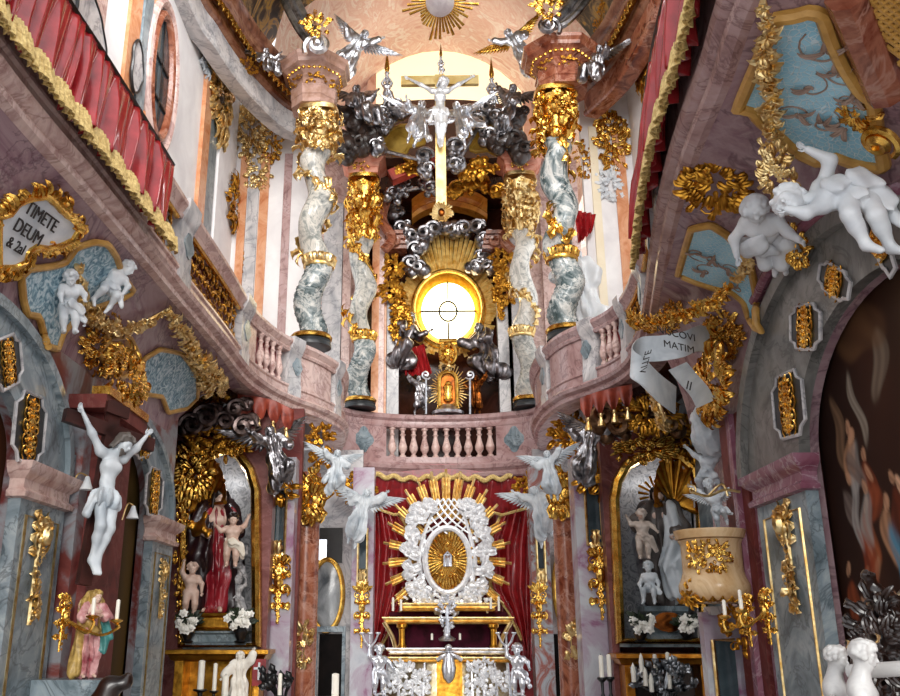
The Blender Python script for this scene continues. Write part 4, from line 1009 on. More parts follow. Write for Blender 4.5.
front_pilaster('purple and grey mottled pilaster with gilded drop right of the Madonna altar', 262, 291, 13.6, MOTT, (279, 586, 24, 66), (490, 556), seed=1, ztop=4.15, capgold=(278, 486, 32, 34))
front_pilaster('purple and grey mottled pilaster with gilded drop left of the saint altar', 580, 617, 13.6, MOTT, (600, 580, 24, 70), (486, 546), seed=2, ztop=4.15, capgold=(597, 476, 40, 40))
front_pilaster('narrow mottled pilaster with gilded drop beside the oval mirror', 351, 373, 16.8, MOTT, (362, 612, 16, 62), (528, 582), seed=3, ztop=4.55)
front_pilaster('narrow red mottled pilaster with gilded drop beside the crimson curtain', 533, 552, 16.8, marble('red and grey scagliola', ['8a8f94', '9a5a4e', 'a8b0b4', '84463c', '6e3a36'], 1.5, .22, 1.8), (539, 612, 16, 62), (528, 582), seed=4, ztop=4.55)
def round_column(label, px0, px1, Y, mat, mount, seed, capgold):
    a, b = at(px0, 600, Y).x, at(px1, 600, Y).x; r = (b - a) / 2; c = (a + b) / 2; t = thing('column', label, 'column', (c, Y, 0))
    part('shaft', MB().lathe([(r * 1.02, 0), (r, 1.0), (r * .96, 4.05)], (c, Y, 0), 24), mat, t)
    q = at(mount[0], mount[1], Y - r); g = MB(); cluster(g, vec(q), (1, 0, 0), Zv, (0, -1, 0), .13, .3, seed, 16, .6, 3, 2); part('gilt_mount', g, PGOLD, t)
    cx, cy, cw, ch = capgold; q = at(cx, cy, Y - r - .05); s = Y / 900; g = MB()
    for row in range(3):
        for i in range(10):
            a_ = 2 * PI * (i + .5 * row) / 10; d = vec((math.cos(a_), math.sin(a_), 0)); leaf(g, vec((c, Y, q.z - ch * s * .5 + row * ch * s * .3)) + d * r, Zv, d, ch * s * .5, r * .8, 1.2, 3, 7)
    cluster(g, vec(q), (1, 0, 0), Zv, (0, -1, 0), cw * s / 2, ch * s / 2, seed, 26, .4, 5, 4); part('capital', g, GOLD, t); return t
round_column('brown marble column with gilded mount left of the oval mirror', 291, 318, 14.5, BRNR, (304, 645), 4, (311, 497, 36, 46))
round_column('slim brown marble column with gilded mount right of the altar curtain', 556, 578, 14.6, BRNR, (571, 640), 5, (564, 494, 38, 44))

# ------------------------------------------------------------------ door bays beside the high altar
Yd = 17.4
def rectd(px0, py0, px1, py1, Y, d): a, b = at(px0, py1, Y), at(px1, py0, Y); return MB().bbox((a.x, Y - d, a.z), (b.x, Y, b.z))
struct('door_1', rectd(318, 634, 344, 696, Yd, .03), DOORM, False, surf=False); struct('door_2', rectd(548, 634, 566, 696, Yd, .03), DOORM, False, surf=False)
fr = MB(); a, b = at(315, 632, Yd), at(346, 632, Yd)
fr.bbox((a.x, Yd - .1, 0), (a.x + .06, Yd, a.z)); fr.bbox((b.x - .06, Yd - .1, 0), (b.x, Yd, a.z)); fr.bbox((a.x, Yd - .12, a.z), (b.x, Yd, a.z + .1)); struct('trim_40', fr, LGREY, False, surf=False)
t = struct('window_3', rectd(318, 528, 343, 563, Yd, .04), IRON, False, surf=False)
q = rectd(319, 540, 327, 560, Yd, .06); part('pane', q, WIND, t)
def oval_mirror(label, px, py, rx, ry, Y):
    c = at(px, py, Y); s = Y / 900; t = thing('oval_mirror', label, 'mirror', (c.x, Y - .05, c.z - ry * s)); Q = np.linspace(0, 2 * PI, 49)[:-1]
    m = MB(); G = [[(c.x + rx * s * r * math.cos(q), Y - .06 - .05 * (1 - r * r), c.z + ry * s * r * math.sin(q)) for q in Q] for r in (.02, .4, .7, 1)]
    m.grid(np.array(G), False, True); part('glass', m, plain('cloudy mirror glass', '4c5154', 'b9bcbc', .15, 1.6), t)
    part('gilt_frame', MB().tube([(c.x + rx * s * 1.04 * math.cos(q), Y - .07, c.z + ry * s * 1.04 * math.sin(q)) for q in Q], .05, 8, close=True), GOLD, t)
oval_mirror('tall oval clouded mirror in a gilded frame above the dark doorway', 327, 595, 15, 32, Yd)
oval_mirror('tall oval gilded frame half hidden behind the slim brown column', 567, 590, 12, 36, Yd)

# ------------------------------------------------------------------ side altars
def altar(label, px0, px1, ybot, arch, Y, tone, seed, framem, el=.45, er=.12):
    s = Y / 900; a, b = at(px0, ybot, Y), at(px1, ybot, Y); pts = [at(x, y, Y) for x, y in arch]; t = thing('side_altar', label, 'altar', ((a.x + b.x) / 2, Y, 0))
    outline = [a] + pts + [b]; P = [(p.x, p.z) for p in outline]
    # front wall with opening
    lo, hi = min(p[0] for p in P) - el, max(p[0] for p in P) + er
    zt = max(p[1] for p in P) + .5
    poly = [(lo, 0), (lo, zt), (hi, zt), (hi, 0), (P[-1][0], 0)] + P[::-1] + [(P[0][0], 0)]
    part('front', MB().prism([(x, z) for x, z in poly], (0, Y + .06, 0), (1, 0, 0), Zv, (0, 1, 0), .25), tone, t, smooth=False)
    part('gilt_frame', MB().tube([(x, Y - .02, z) for x, z in P], .1, 8, close=True, flat=.8), framem, t)
    inner = [((x - (a.x + b.x) / 2) * .9 + (a.x + b.x) / 2, (z - a.z) * .97 + a.z + .03) for x, z in P]
    part('inner_fillet', MB().tube([(x, Y + .03, z) for x, z in inner], .022, 6, close=True), GREYM, t)
    cx = (a.x + b.x) / 2; r = (b.x - a.x) / 2 * 1.02; ztop = max(p[1] for p in P) + .1; G = []
    for z in np.linspace(a.z, ztop, 10): G.append([(cx - r * math.cos(q), Y + .1 + .62 * math.sin(q), z) for q in np.linspace(0, PI, 21)])
    part('niche', MB().grid(np.array(G)), tone2, t)
    part('niche_floor', MB().bbox((a.x, Y, a.z - .08), (b.x, Y + .75, a.z)), LGREY, t, smooth=False)
    return t, a, b, P
tone2 = marble('dappled grey niche stucco', ['5c5d61', '85868a', 'b4b4b6', '6b6c70', 'cfcfd0'], 6, .3, 1.5)
ALTM = marble('brown red marble', ['4a2024', '64322f', '7a4a46', '54262a'], 2.2, .3, 1.3, '8a5a58')
tL, aL, bL, PL = altar('gilded altar niche with the painted Madonna and child', 183, 257, 645, [(184, 486), (190, 474), (203, 462), (216, 452), (228, 449), (240, 456), (250, 470), (256, 490)], 13.2, ALTM, 1, GOLD)
tR, aR, bR, PR = altar('gilded altar niche with the saint holding a child', 620, 704, 641, [(614, 500), (617, 482), (626, 466), (640, 457), (660, 452), (680, 457), (694, 470), (700, 495)], 13.2, ALTM, 2, GOLD, .1, .5)
YA = 13.2
def shell(parent, px, py, wpx, hpx, Y, mat, ang=0):
    s = Y / 900; c = at(px, py, Y); m = MB(); G = []
    for k in range(15):
        q = ang + PI * (k / 14) * 1.1 - .15; row = []
        for r in np.linspace(.05, 1, 8): row.append((c.x + math.cos(q) * wpx * s * .5 * r, Y - .1 * r - .12 * r * r + .05 * abs(math.sin(k * PI / 2)) * r, c.z - hpx * s * .4 + math.sin(q) * hpx * s * r))
        G.append(row)
    m.slab(np.array(G), (0, -1, 0), .02)
    for k in range(0, 15, 2): m.tube([vec(p) + vec((0, -.02, 0)) for p in G[k]], np.linspace(.01, .035, 8), 6)
    return part('shell', m, mat, parent)
shell(tL, 208, 486, 44, 46, 13.35, DGOLD, .15); shell(tR, 672, 484, 44, 50, 13.35, DGOLD, -.1)
def grilled(parent, cx, cy, w, h, seed, Y, name='crest', mat=GOLD, k=26):
    c = at(cx, cy, Y); s = Y / 900; g = MB(); cluster(g, vec(c), (1, 0, 0), Zv, (0, -1, -.1), w * s / 2, h * s / 2, seed, k, .4, 5, 3); return part(name, g, mat, parent)
grilled(tL, 222, 446, 66, 24, 3, 13.08, k=70); grilled(tL, 181, 540, 14, 120, 4, 13.05, 'side_ornament', k=60); grilled(tL, 181, 610, 12, 70, 9, 13.05, 'side_ornament')
grilled(tL, 192, 472, 36, 56, 15, 13.05, 'side_ornament', k=70)
grilled(tR, 650, 450, 76, 26, 5, 13.08, k=80); grilled(tR, 694, 440, 30, 60, 6, 13.08, 'side_ornament', DGOLD, 50)
# predella cabinets under the niches
def predella(parent, px0, px1, py0, Y, body, face, hollow):
    a, b = at(px0, py0, Y), at(px1, py0, Y)
    part('cornice', MB().sweep([(0, a.z - .12), (.05, a.z - .1), (.08, a.z - .04), (.12, a.z - .02), (.12, a.z + .03), (0, a.z + .04)], [(a.x, Y + .4), (a.x, Y - .1), (b.x, Y - .1), (b.x, Y + .4)], 1), body, parent, sharp=30)
    w = .12
    part('post', MB().bbox((a.x, Y - .12, 0), (a.x + w, Y + .3, a.z - .1)), body, parent, smooth=False); part('post', MB().bbox((b.x - w, Y - .12, 0), (b.x, Y + .3, a.z - .1)), body, parent, smooth=False)
    part('altar_table', MB().bbox((a.x - (.4 if px0 > 400 else .05), Y - .62, 0), (b.x + (.6 if px0 < 400 else .05), Y - .13, .6)), face, parent, smooth=False)
    part('back_panel', MB().bbox((a.x, Y + .25, 0), (b.x, Y + .3, a.z - .1)), face, parent, smooth=False); return a, b
predella(tL, 178, 262, 652, 13.0, DGOLD, DGOLD, True)
predella(tR, 622, 706, 656, 13.0, metal('orange gilding', 'a8621c', 'd8923a', .35, 6), plain('dark brown recess', '1a0c08', '2a1610', .5), True)
# ------------------------------------------------------------------ pulpit
Yp = 8.75
c0 = at(716, 600, Yp); s = Yp / 900
t = thing('pulpit', 'round ochre marble pulpit with gilded relief on the red pilaster', 'pulpit', (c0.x, Yp, at(713, 606, Yp).z)); zb = at(713, 603, Yp).z; zt = at(713, 531, Yp).z; H = zt - zb; r = 31 * s
OCHM = marble('ochre marble', ['a9814f', 'c7a274', 'd8bb93', 'b78f60', 'c9ab88'], 1.6, .22, 1.2)
part('drum', MB().lathe([(r * .82, 0), (r * .98, H * .06), (r * 1.08, H * .16), (r * 1.08, H * .24), (r * .98, H * .34), (r * .92, H * .42), (r * .92, H * .80), (r * .97, H * .84), (r * 1.0, H * .86)], (c0.x, Yp, zb), 36), OCHM, t)
part('rim_moulding', MB().lathe([(r * .9, H * .86), (r * 1.04, H * .88), (r * 1.06, H * .92), (r * 1.1, H * .96), (r * 1.1, H), (r * .9, H), (r * .88, H * .8), (0, H * .8)], (c0.x, Yp, zb), 36), OCHM, t)
g = MB()
for k, (aa, hh) in enumerate(((-2.35, .62), (-1.95, .62), (-1.6, .58))):
    n = vec((math.cos(aa), math.sin(aa), 0)); cluster(g, vec((c0.x, Yp, zb + H * hh)) + n * r * .93, vec((-n[1], n[0], 0)), Zv, n, r * .3, H * .22, k + 3, 26, .34, 4, 4)
part('gilt_relief', g, GOLD, t)
g = MB()
for i in range(26): a_ = 2 * PI * i / 26; d = vec((math.cos(a_), math.sin(a_), 0)); leaf(g, vec((c0.x, Yp, zb + .02)) + d * r * .8, d + vec((0, 0, .2)), vec((0, 0, -1)), .13, .09, .9, 2, 5)
for i in range(4): n = vec((-.8, -.5, 0)); cluster(g, vec((c0.x - r * .85, Yp - r * .45, zb + H * .12)), vec((-n[1], n[0], 0)), Zv, n, r * .25, H * .16, i, 8, .5, 2, 1)
part('bottom_leaves', g, DGOLD, t)
cc = at(738, 630, 8.8); g = MB(); cluster(g, vec(cc), (1, 0, 0), Zv, (-.5, -1, 0), 16 * s, 24 * s, 31, 34, .36, 5, 4); part('hanging_bracket', g, DGOLD, t)
# panelled stair wall below the pulpit
a, b = at(702, 612, 9.05), at(738, 612, 9.05)
t = thing('stair_wall', 'mauve and grey marble stair wall under the pulpit', 'wall panel', (a.x, 9.05, 0))
part('wall', MB().bbox((a.x, 9.05, 0), (b.x, 9.2, a.z)), MOTT, t, smooth=False); part('ledge', MB().bbox((a.x + .06, 8.97, a.z - .03), (b.x, 9.2, a.z + .05)), GREYM, t, smooth=False)
p = at(712, 640, 9.02); part('dark_panel', MB().bbox((p.x, 9.01, 0), (p.x + .2, 9.06, p.z)), GLASSY, t, smooth=False)
e = MB(); e.tube([(p.x, 9.0, 0), (p.x, 9.0, p.z), (p.x + .2, 9.0, p.z)], .02, 6); part('panel_rim', e, PGOLD, t)

# ------------------------------------------------------------------ large painting in the right niche (dim figures in brown air)
def canvas(nu, nv, seed, base, blobs):
    rs = np.random.RandomState(seed); U, V = np.meshgrid(np.linspace(0, 1, nu), np.linspace(0, 1, nv), indexing='ij'); C = np.zeros((nu, nv, 3)) + vec(h2(base[0]))
    for i in range(60):
        x, y, r = rs.rand(), rs.rand(), .05 + .12 * rs.rand(); w = np.exp(-(((U - x) / r) ** 2 + ((V - y) / (r * 1.6)) ** 2)) * .5; C = C * (1 - w[..., None]) + vec(h2(base[rs.randint(len(base))])) * w[..., None]
    for x, y, rx, ry, an, col, st in blobs:
        du, dv = U - x + .012 * np.sin(40 * V + 9 * x), V - y + .012 * np.sin(33 * U + 7 * y); q = math.cos(an) * du + math.sin(an) * dv; p = -math.sin(an) * du + math.cos(an) * dv
        w = st / (1 + np.exp(((q / rx) ** 2 + (p / ry) ** 2 - 1) * 9)); w *= .8 + .2 * np.sin(60 * q / max(rx, .02) * .1 + 3 * p / ry); C = C * (1 - w[..., None]) + vec(h2(col)) * w[..., None]
    return U, V, np.clip(C, 0, 1)
fig = []
rs = random.Random(12)
for i in range(34):                                     # a crowd of small robed figures
    x, y = rs.uniform(.05, .95), rs.uniform(.1, .62); col = rs.choice(['8f4426', 'a85a34', '6a2e1a', 'c08e6a', '7a6a62', '3a1a12', '9a9690'])
    fig.append((x, y, .035 + .02 * rs.random(), .045 + .03 * rs.random(), rs.uniform(-.7, .7), col, .75)); fig.append((x, y + .075, .02, .018, 0, 'b98a6a', .85))
fig += [(.56, .34, .06, .12, .25, '4d86a0', .95), (.64, .42, .05, .09, -.3, 'e8e4dc', .95), (.60, .52, .022, .026, 0, 'd9aa88', 1), (.86, .4, .05, .3, 0, '9a4a24', .9), (.9, .66, .05, .06, .3, 'd9962c', .9), (.30, .35, .05, .12, .2, '8a3a20', .9), (.72, .22, .06, .13, -.2, '5a2416', .9), (.38, .74, .03, .09, .3, 'a09484', .7), (.60, .8, .05, .09, -.4, '8a7a68', .6), (.5, .9, .2, .06, 0, '6a4a30', .6), (.2, .7, .04, .1, .1, '8a6a50', .6), (.25, .5, .03, .09, 0, 'a09a94', .75), (.7, .5, .03, .1, .1, '9a8f88', .7)]
fig = [(x * .65, y, rx * .65, ry, an, c_, st) for x, y, rx, ry, an, c_, st in fig] + [(.65 + .35 * rs.random(), rs.uniform(.1, .6), .03, .06, rs.uniform(-.6, .6), rs.choice(['8f4426', '6a2e1a', '7a6a62', 'a85a34']), .7) for i in range(14)]
U, V, C = canvas(230, 190, 4, ['2a150d', '3a1d12', '1c0f0a', '4a2818', '57402c'], fig)
m = MB(); X_ = XR + .1; G = np.stack([np.full_like(U, X_), 7.25 - U * 2.9, .9 + V * 3.1], -1)
m.grid(G[:, ::-1]); m.col.append(C[:, ::-1].reshape(-1, 3)); solo('painting', m, COLR, 'large dark brown painting of a crowd in the right arched niche', 'painting')
m = MB(); G = np.stack([np.full_like(U, XL - .1), 4.0 + U * 3.4, .2 + V * 4.0], -1); m.grid(G); m.col.append(np.clip(C * [1.5, 1.1, 1.0] + [.06, .02, .01], 0, 1).reshape(-1, 3)); solo('painting', m, COLR, 'reddish painting seen past the pilaster at the left picture edge', 'painting')
U, V, C = canvas(40, 90, 9, ['1c100a', '3a2214', '57401e', '6a5326'], [(.5, .4, .12, .3, .1, '7a5a26', .5), (.4, .7, .1, .1, 0, '4a3a20', .7)])
m = MB(); G = np.stack([np.full_like(U, XL - .1), 8.72 + U * 1.75, .2 + V * 3.5], -1); m.grid(G); m.col.append(C.reshape(-1, 3)); solo('painting', m, COLR, 'narrow dim painting behind the painted statue', 'painting')
# ------------------------------------------------------------------ high altar
YH = 17.5; SH = YH / 900 * 1.0
def A2(px, py, Y=YH): return vec(at(px, py, Y))
def lin(pts, Y): return [A2(x, y, Y) for x, y in pts]
t = thing('altar_canopy', 'crimson canopy and curtains with gold edges behind the silver sunburst', 'canopy', A2(447, 650, 18.3))
Yc = 18.4
part('backcloth', drape(MB(), lin([(376, 480), (530, 480)], 18.8), lin([(376, 690), (530, 690)], 18.8), (0, -1, 0), 22, .05, 120, 10, 4), REDC, t, sharp=0)
part('valance', drape(MB(), lin([(374, 476), (410, 480), (448, 477), (486, 480), (536, 476)], 17.95), lin([(372, 506), (395, 514), (420, 506), (448, 500), (476, 506), (502, 514), (538, 504)], 18.15), (0, -1, 0), 9, .05, 120, 12, 5, sag=.1), REDC, t, sharp=0)
e = MB()
P = resample(lin([(374, 475), (410, 479), (448, 476), (486, 479), (512, 477)], 17.9), 60)
e.tube([p + vec((0, 0, .035 * math.sin(i * .9))) for i, p in enumerate(P)], .05, 8)
e.tube(resample(lin([(372, 507), (395, 515), (420, 507), (448, 501), (476, 507), (502, 515), (538, 505)], 18.08), 60), .03, 6); part('gold_edging', e, FGOLD, t)
for nm, top, bot, inner, sd in (('curtain', [(372, 506), (398, 514)], [(371, 664), (379, 650)], [(398, 514), (418, 548), (414, 588), (398, 616), (379, 650)], 6), ('curtain', [(501, 514), (537, 504)], [(521, 640), (530, 664)], [(501, 514), (486, 548), (490, 588), (508, 612), (521, 640)], 7)):
    I = resample(lin(inner, Yc), 30); left = inner[0][0] < 450
    O = resample(lin([top[0], bot[0]] if left else [top[1], bot[1]], Yc), 30)
    G = []
    for i in range(30):
        row = []
        for j in range(36):
            x = j / 35; a = 2 * PI * 3.6 * x + .8 * math.sin(i * .12 + sd); p = O[i] * (1 - x) + I[i] * x
            row.append(p + vec((0, -(.12 * math.sin(a) + .04 * math.sin(2.3 * a + i * .12)) - .2, 0)))
        G.append(row)
    part(nm, MB().slab(np.array(G), (0, -1, 0), .015), VELV, t, sharp=0)
    part('gold_edging', MB().tube([p + vec((0, -.2, 0)) for p in I], .035, 6), FGOLD, t)

t = thing('monstrance', 'great silver openwork monstrance with gold rays before the crimson curtain', 'monstrance', A2(447, 604, 17.6)); Ym = 17.6
C0 = A2(447, 556, Ym); X1 = vec((1, 0, 0)); N1 = vec((0, -1, 0))
g = MB(); rs = random.Random(2)
for i in range(19):
    a = -.55 + (PI + 1.1) * i / 18; d = vec((math.cos(a) * 1.0, 0, math.sin(a) * 1.36)); s = vec((-math.sin(a), 0, math.cos(a)))
    for k in (-1, 0, 1):
        L = 1.24 if k == 0 else 1.12; A = C0 + d * .55 + s * k * .045 + vec((0, .12, 0)); B = C0 + d * L + s * k * .062 + vec((0, .1, 0)); w = .021
        g.slab(np.array([[A - s * w, A + N1 * .02, A + s * w], [B - s * w * 1.3, B + N1 * .02, B + s * w * 1.3]]), N1, .012)
part('ray', g, PGOLD, t)
m = MB()                                                     # lattice tower
a0, a1, b0, b1 = A2(438, 499, Ym), A2(459, 499, Ym), A2(424, 534, Ym), A2(470, 534, Ym)
L = lambda x, y: (a0 * (1 - x) + a1 * x) * y + (b0 * (1 - x) + b1 * x) * (1 - y)
for i in range(-4, 5):
    for sg in (1, -1):
        q = []
        for y in np.linspace(0, 1, 9):
            x = i / 4 + (y if sg > 0 else 1 - y)
            if 0 <= x <= 1: q.append(L(x, y) + N1 * .05 * math.sin(PI * x))
        if len(q) > 1: m.tube(q, .02, 5)
for x in (0, 1): m.tube([L(x, y) for y in np.linspace(0, 1, 6)], .035, 6)
part('lattice', m, WSILV, t)
m = MB(); Q = np.linspace(0, 2 * PI, 49)[:-1]; O1 = A2(447.5, 560, Ym - .08)
m.tube([O1 + vec((.42 * math.cos(q), 0, .60 * math.sin(q))) for q in Q], .06, 8, close=True); part('oval_rim', m, WSILV, t)
m = MB(); G = [[O1 + vec((.40 * r * math.cos(q), .04 - .02 * math.cos(24 * q) * r, .58 * r * math.sin(q))) for q in np.linspace(0, 2 * PI, 97)[:-1]] for r in (.02, .3, .6, 1)]
m.grid(np.array(G), False, True); rays(m, O1, X1, (0, 0, 1), N1, .12, .52, 40, .03, 3, .25, stretch=1.15)
for q in range(5): a = PI / 2 + q * 2 * PI / 5; cluster(m, O1 + vec((.22 * math.cos(a), -.03, .32 * math.sin(a))), X1, Zv, N1, .06, .06, q, 8, .5, 1, 1)
part('gold_glory', m, GOLD, t, label='gilded oval relief with rays')
m = MB(); m.tube([O1 + vec((-.06, -.06, -.12)), O1 + vec((-.06, -.06, .08)), O1 + vec((0, -.06, .15)), O1 + vec((.06, -.06, .08)), O1 + vec((.06, -.06, -.12))], .022, 6); m.tube([O1 + vec((0, -.07, -.12)), O1 + vec((0, -.07, .04))], [.045, .03], 8); m.ball(O1 + vec((0, -.07, .08)), .03)
part('statuette', m, SILV, t)
m = MB(); rs = random.Random(8)
ring = [(427, 508), (416, 520), (410, 536), (409, 552), (411, 570), (416, 586), (424, 598), (470, 598), (478, 586), (484, 570), (486, 552), (484, 536), (478, 520), (468, 508), (419, 512), (475, 512), (440, 604), (455, 604)]
for i, (x, y) in enumerate(ring):
    c = A2(x, y, Ym - .05); sg = 1 if x > 447 else -1
    scroll(m, c, X1 * sg, Zv if y < 560 else -vec(Zv), N1, .13, 1.6, .3, 1.0, 20); 
    for k in range(6): a = rs.uniform(0, 2 * PI); leaf(m, c, vec((math.cos(a), 0, math.sin(a))), N1, .26, .17, 1.1, 3, 6)
    m.ball(c + N1 * .06, .06, 8, 6)
for i in range(16): c = A2(*ring[i], Ym); d = A2(*ring[i + 1], Ym); (m.tube([c, d], .03, 6) if np.linalg.norm(c - d) < .8 else None)
for i in range(8): c = A2(412 + 10 * i, 601 + 2 * math.sin(i * 2), Ym - .1); cluster(m, c, X1, Zv, N1, .12, .13, i, 12, .5, 2, 1)
part('silver_scrollwork', m, WSILV, t)
for s in (-1, 1):
    m = MB()
    for (x, y) in ((447 + 26 * s, 545), (447 + 28 * s, 575), (447 + 20 * s, 594)):
        for k in range(12): q = rs.uniform(0, 6); c = A2(x + 5 * math.cos(q), y + 7 * math.sin(q), Ym - .02); m.ball(c, rs.uniform(.025, .05), 6, 4)
    m.tube(lin([(447 + 23 * s, 534), (447 + 28 * s, 560), (447 + 24 * s, 592)], Ym), .05, 8); part('silver_beading', m, WSILV, t)

t = thing('high_altar', 'silver and gold high altar table with maroon tabernacle recess', 'altar', A2(447, 700, 17.4)); Ya = 17.4
def abox(m, px0, py0, px1, py1, Y, d): a, b = A2(px0, py1, Y), A2(px1, py0, Y); return m.bbox((a[0], Y, a[2]), (b[0], Y + d, b[2]))
part('recess', abox(MB(), 389, 612, 507, 650, 17.7, .3), MAROON, t, smooth=False)
m = MB(); a, b = A2(398, 606, 17.3), A2(497, 606, 17.3)
def slabm(m, px0, px1, py0, py1, Y, dep=.5):
    a, b = A2(px0, py1, Y), A2(px1, py0, Y); h = b[2] - a[2]; pr = [(-dep, a[2]), (0, a[2]), (.03, a[2] + h * .2), (.0, a[2] + h * .4), (.05, a[2] + h * .6), (.07, a[2] + h * .85), (.07, b[2]), (-dep, b[2])]
    return m.sweep(pr, [(a[0], Y + dep), (a[0], Y), (b[0], Y), (b[0], Y + dep)], 1)
part('top_step', slabm(MB(), 402, 494, 603, 611, 17.3), PGOLD, t, sharp=30)
part('upper_shelf', slabm(MB(), 386, 510, 617, 624, 17.25), PGOLD, t, sharp=30)
part('middle_shelf', slabm(MB(), 390, 505, 648, 655, 17.2), SILV, t, sharp=30)
part('table_top', slabm(MB(), 379, 518, 657, 663, 17.0), PGOLD, t, sharp=30)
for x in (402, 494):
    p = A2(x, 650, 17.3); h = A2(x, 624, 17.3)[2] - p[2]; part('colonnette', MB().lathe([(.08, 0), (.09, .06), (.06, .1), (.055, h * .5), (.06, h * .8), (.1, h * .88), (.1, h)], p, 14), DGOLD, t)
for pts in ([(384, 622), (392, 636), (396, 650)], [(511, 622), (503, 636), (499, 650)]): part('scroll_bracket', MB().tube(smooth_path(lin(pts, 17.25), 5), [.04] * 11, 8), PGOLD, t)
body = MB(); a, b = A2(389, 663, 17.15), A2(506, 663, 17.15); G = []
for q, z in ((0, a[2]), (.03, a[2] - .1), (.10, a[2] - .35), (.26, a[2] - .65), (.4, a[2] - .8), (.42, .2)): G.append([(a[0] - q, 17.6, z), (a[0] - q, 17.12 - q * .3, z), ((a[0] + b[0]) / 2, 17.05 - q * .3, z), (b[0] + q, 17.12 - q * .3, z), (b[0] + q, 17.6, z)])
part('antependium', body.grid(np.array(G)), metal('gilded silver', 'c9a860', 'f2e6c8', .32, 6), t, sharp=0)
for x in (388, 401, 414, 425, 471, 482, 494, 507):
    p = A2(x, 662, 17.02); q = A2(x + (-4 if x < 447 else 4) * (abs(x - 447) / 60), 697, 16.92); part('silver_rib', MB().tube([p, p * .6 + q * .4 + vec((0, -.03, 0)), q], [.03, .022, .03], 6), SILV, t)
for x, y, w, h, sd in ((407, 676, 20, 24, 1), (422, 682, 16, 20, 2), (476, 676, 18, 26, 3), (490, 682, 18, 20, 4), (392, 682, 14, 20, 5), (503, 680, 12, 22, 6), (399, 668, 18, 14, 7), (484, 668, 20, 14, 8), (414, 692, 30, 12, 9), (480, 692, 30, 12, 10)):
    g = MB(); cluster(g, A2(x, y, 16.95), X1, Zv, N1, w * SH / 2, h * SH / 2, sd, 34, .36, 6, 3); part('silver_relief', g, WSILV, t)
g = MB(); abox(g, 437, 656, 462, 700, 16.98, .2); part('tabernacle_door', g, DGOLD, t, smooth=False)
g = MB(); g.tube([A2(437, 660, 16.96), A2(442, 657, 16.94), A2(449, 654, 16.94), A2(457, 657, 16.94), A2(462, 660, 16.96)], .04, 8); part('door_arch', g, SILV, t)
g = MB(); p = A2(449, 683, 16.9); g.lathe([(.03, 0), (.1, .08), (.13, .25), (.09, .42), (.05, .5), (0, .52)], p, 10); g.ball(p + vec((0, 0, .58)), .07); part('door_figure', g, SILV, t)
g = MB(); cluster(g, A2(447, 614, 17.2), X1, Zv, N1, .16, .32, 4, 34, .36, 6, 3); g.tube([A2(447, 634, 17.15), A2(447, 607, 17.15)], .03, 6); g.tube([A2(441, 618, 17.15), A2(453, 618, 17.15)], .025, 6); g.lathe([(.14, 0), (.16, .04), (.06, .1), (.05, .25)], A2(447, 641, 17.2), 12); part('altar_cross', g, SILV, t)
# candles, small and large, on and beside the altar
CB, CF = None, None
def candle_thing(label, px, pyt, pyb, Y, r, stick=None, mat=IRON, group=None, zb=None):
    p = at(px, pyb, Y); p.z = p.z if zb is None else zb; h = at(px, pyt, Y).z - p.z; s0 = (h * stick) if stick else .02; t = thing('candle', label, 'candle', p, 0, group)
    if stick: part('candlestick', MB().lathe([(r * 2.2, 0), (r * 2.4, .02), (r * .8, s0 * .12), (r * .6, s0 * .3), (r * 1.3, s0 * .42), (r * .6, s0 * .55), (r * .8, s0 * .85), (r * 2.2, s0 * .95), (r * 2.0, s0)], p, 12), mat, t)
    part('wax', MB().lathe([(r, s0), (r * .97, h), (r * .4, h + .012), (0, h + .012)], p, 10), CANDLE, t); part('wick', MB().tube([p + Vector((0, 0, h)), p + Vector((0, 0, h + .03))], .004, 5), IRON, t)
    return t
for x, y0, y1, lab in ((393, 598, 612, 'short white candle at the left end of the altar step, by the curtain'), (401, 600, 612, 'short white candle second from the curtain on the altar step'), (491, 598, 610, 'short white candle on the altar step right of the monstrance'), (499, 597, 612, 'short white candle at the right end of the altar step'),
        (432, 634, 641, 'tiny candle left of the small altar cross'), (460, 634, 641, 'tiny candle right of the small altar cross')):
    candle_thing(lab, x, y0, y1, 17.15 if y0 < 620 else 17.35, .022)
candle_thing('big white candle standing before the dark doorway', 335, 674, 700, 15.5, .06, .62, PGOLD, zb=0)
for x, y0, lab in ((612, 655, 'white altar candle nearest the mottled pilaster, black candlestick'), (604, 656, 'white candle before the mottled pilaster, left of its pair')): candle_thing(lab, x, y0, 712, 12.6, .03, .62, IRON, zb=.6)
candle_thing('tall white candle left of the pair in the dark cabinet', 658, 655, 700, 12.6, .028, .4, IRON, zb=.6); candle_thing('tall white candle right of the pair in the dark cabinet', 671, 653, 700, 12.6, .028, .4, IRON, zb=.6)
for x, y0, lab in ((199, 661, 'leftmost thick white candle in the golden cabinet'), (213, 664, 'slim white candle second in the golden cabinet'), (224, 676, 'thick pale candle below the Madonna in the golden cabinet'), (279, 674, 'white candle on a black stand before the mottled pilaster')): candle_thing(lab, x, y0, 708, 12.5, .045 if x in (199, 224) else .028, .45, IRON, zb=.6)

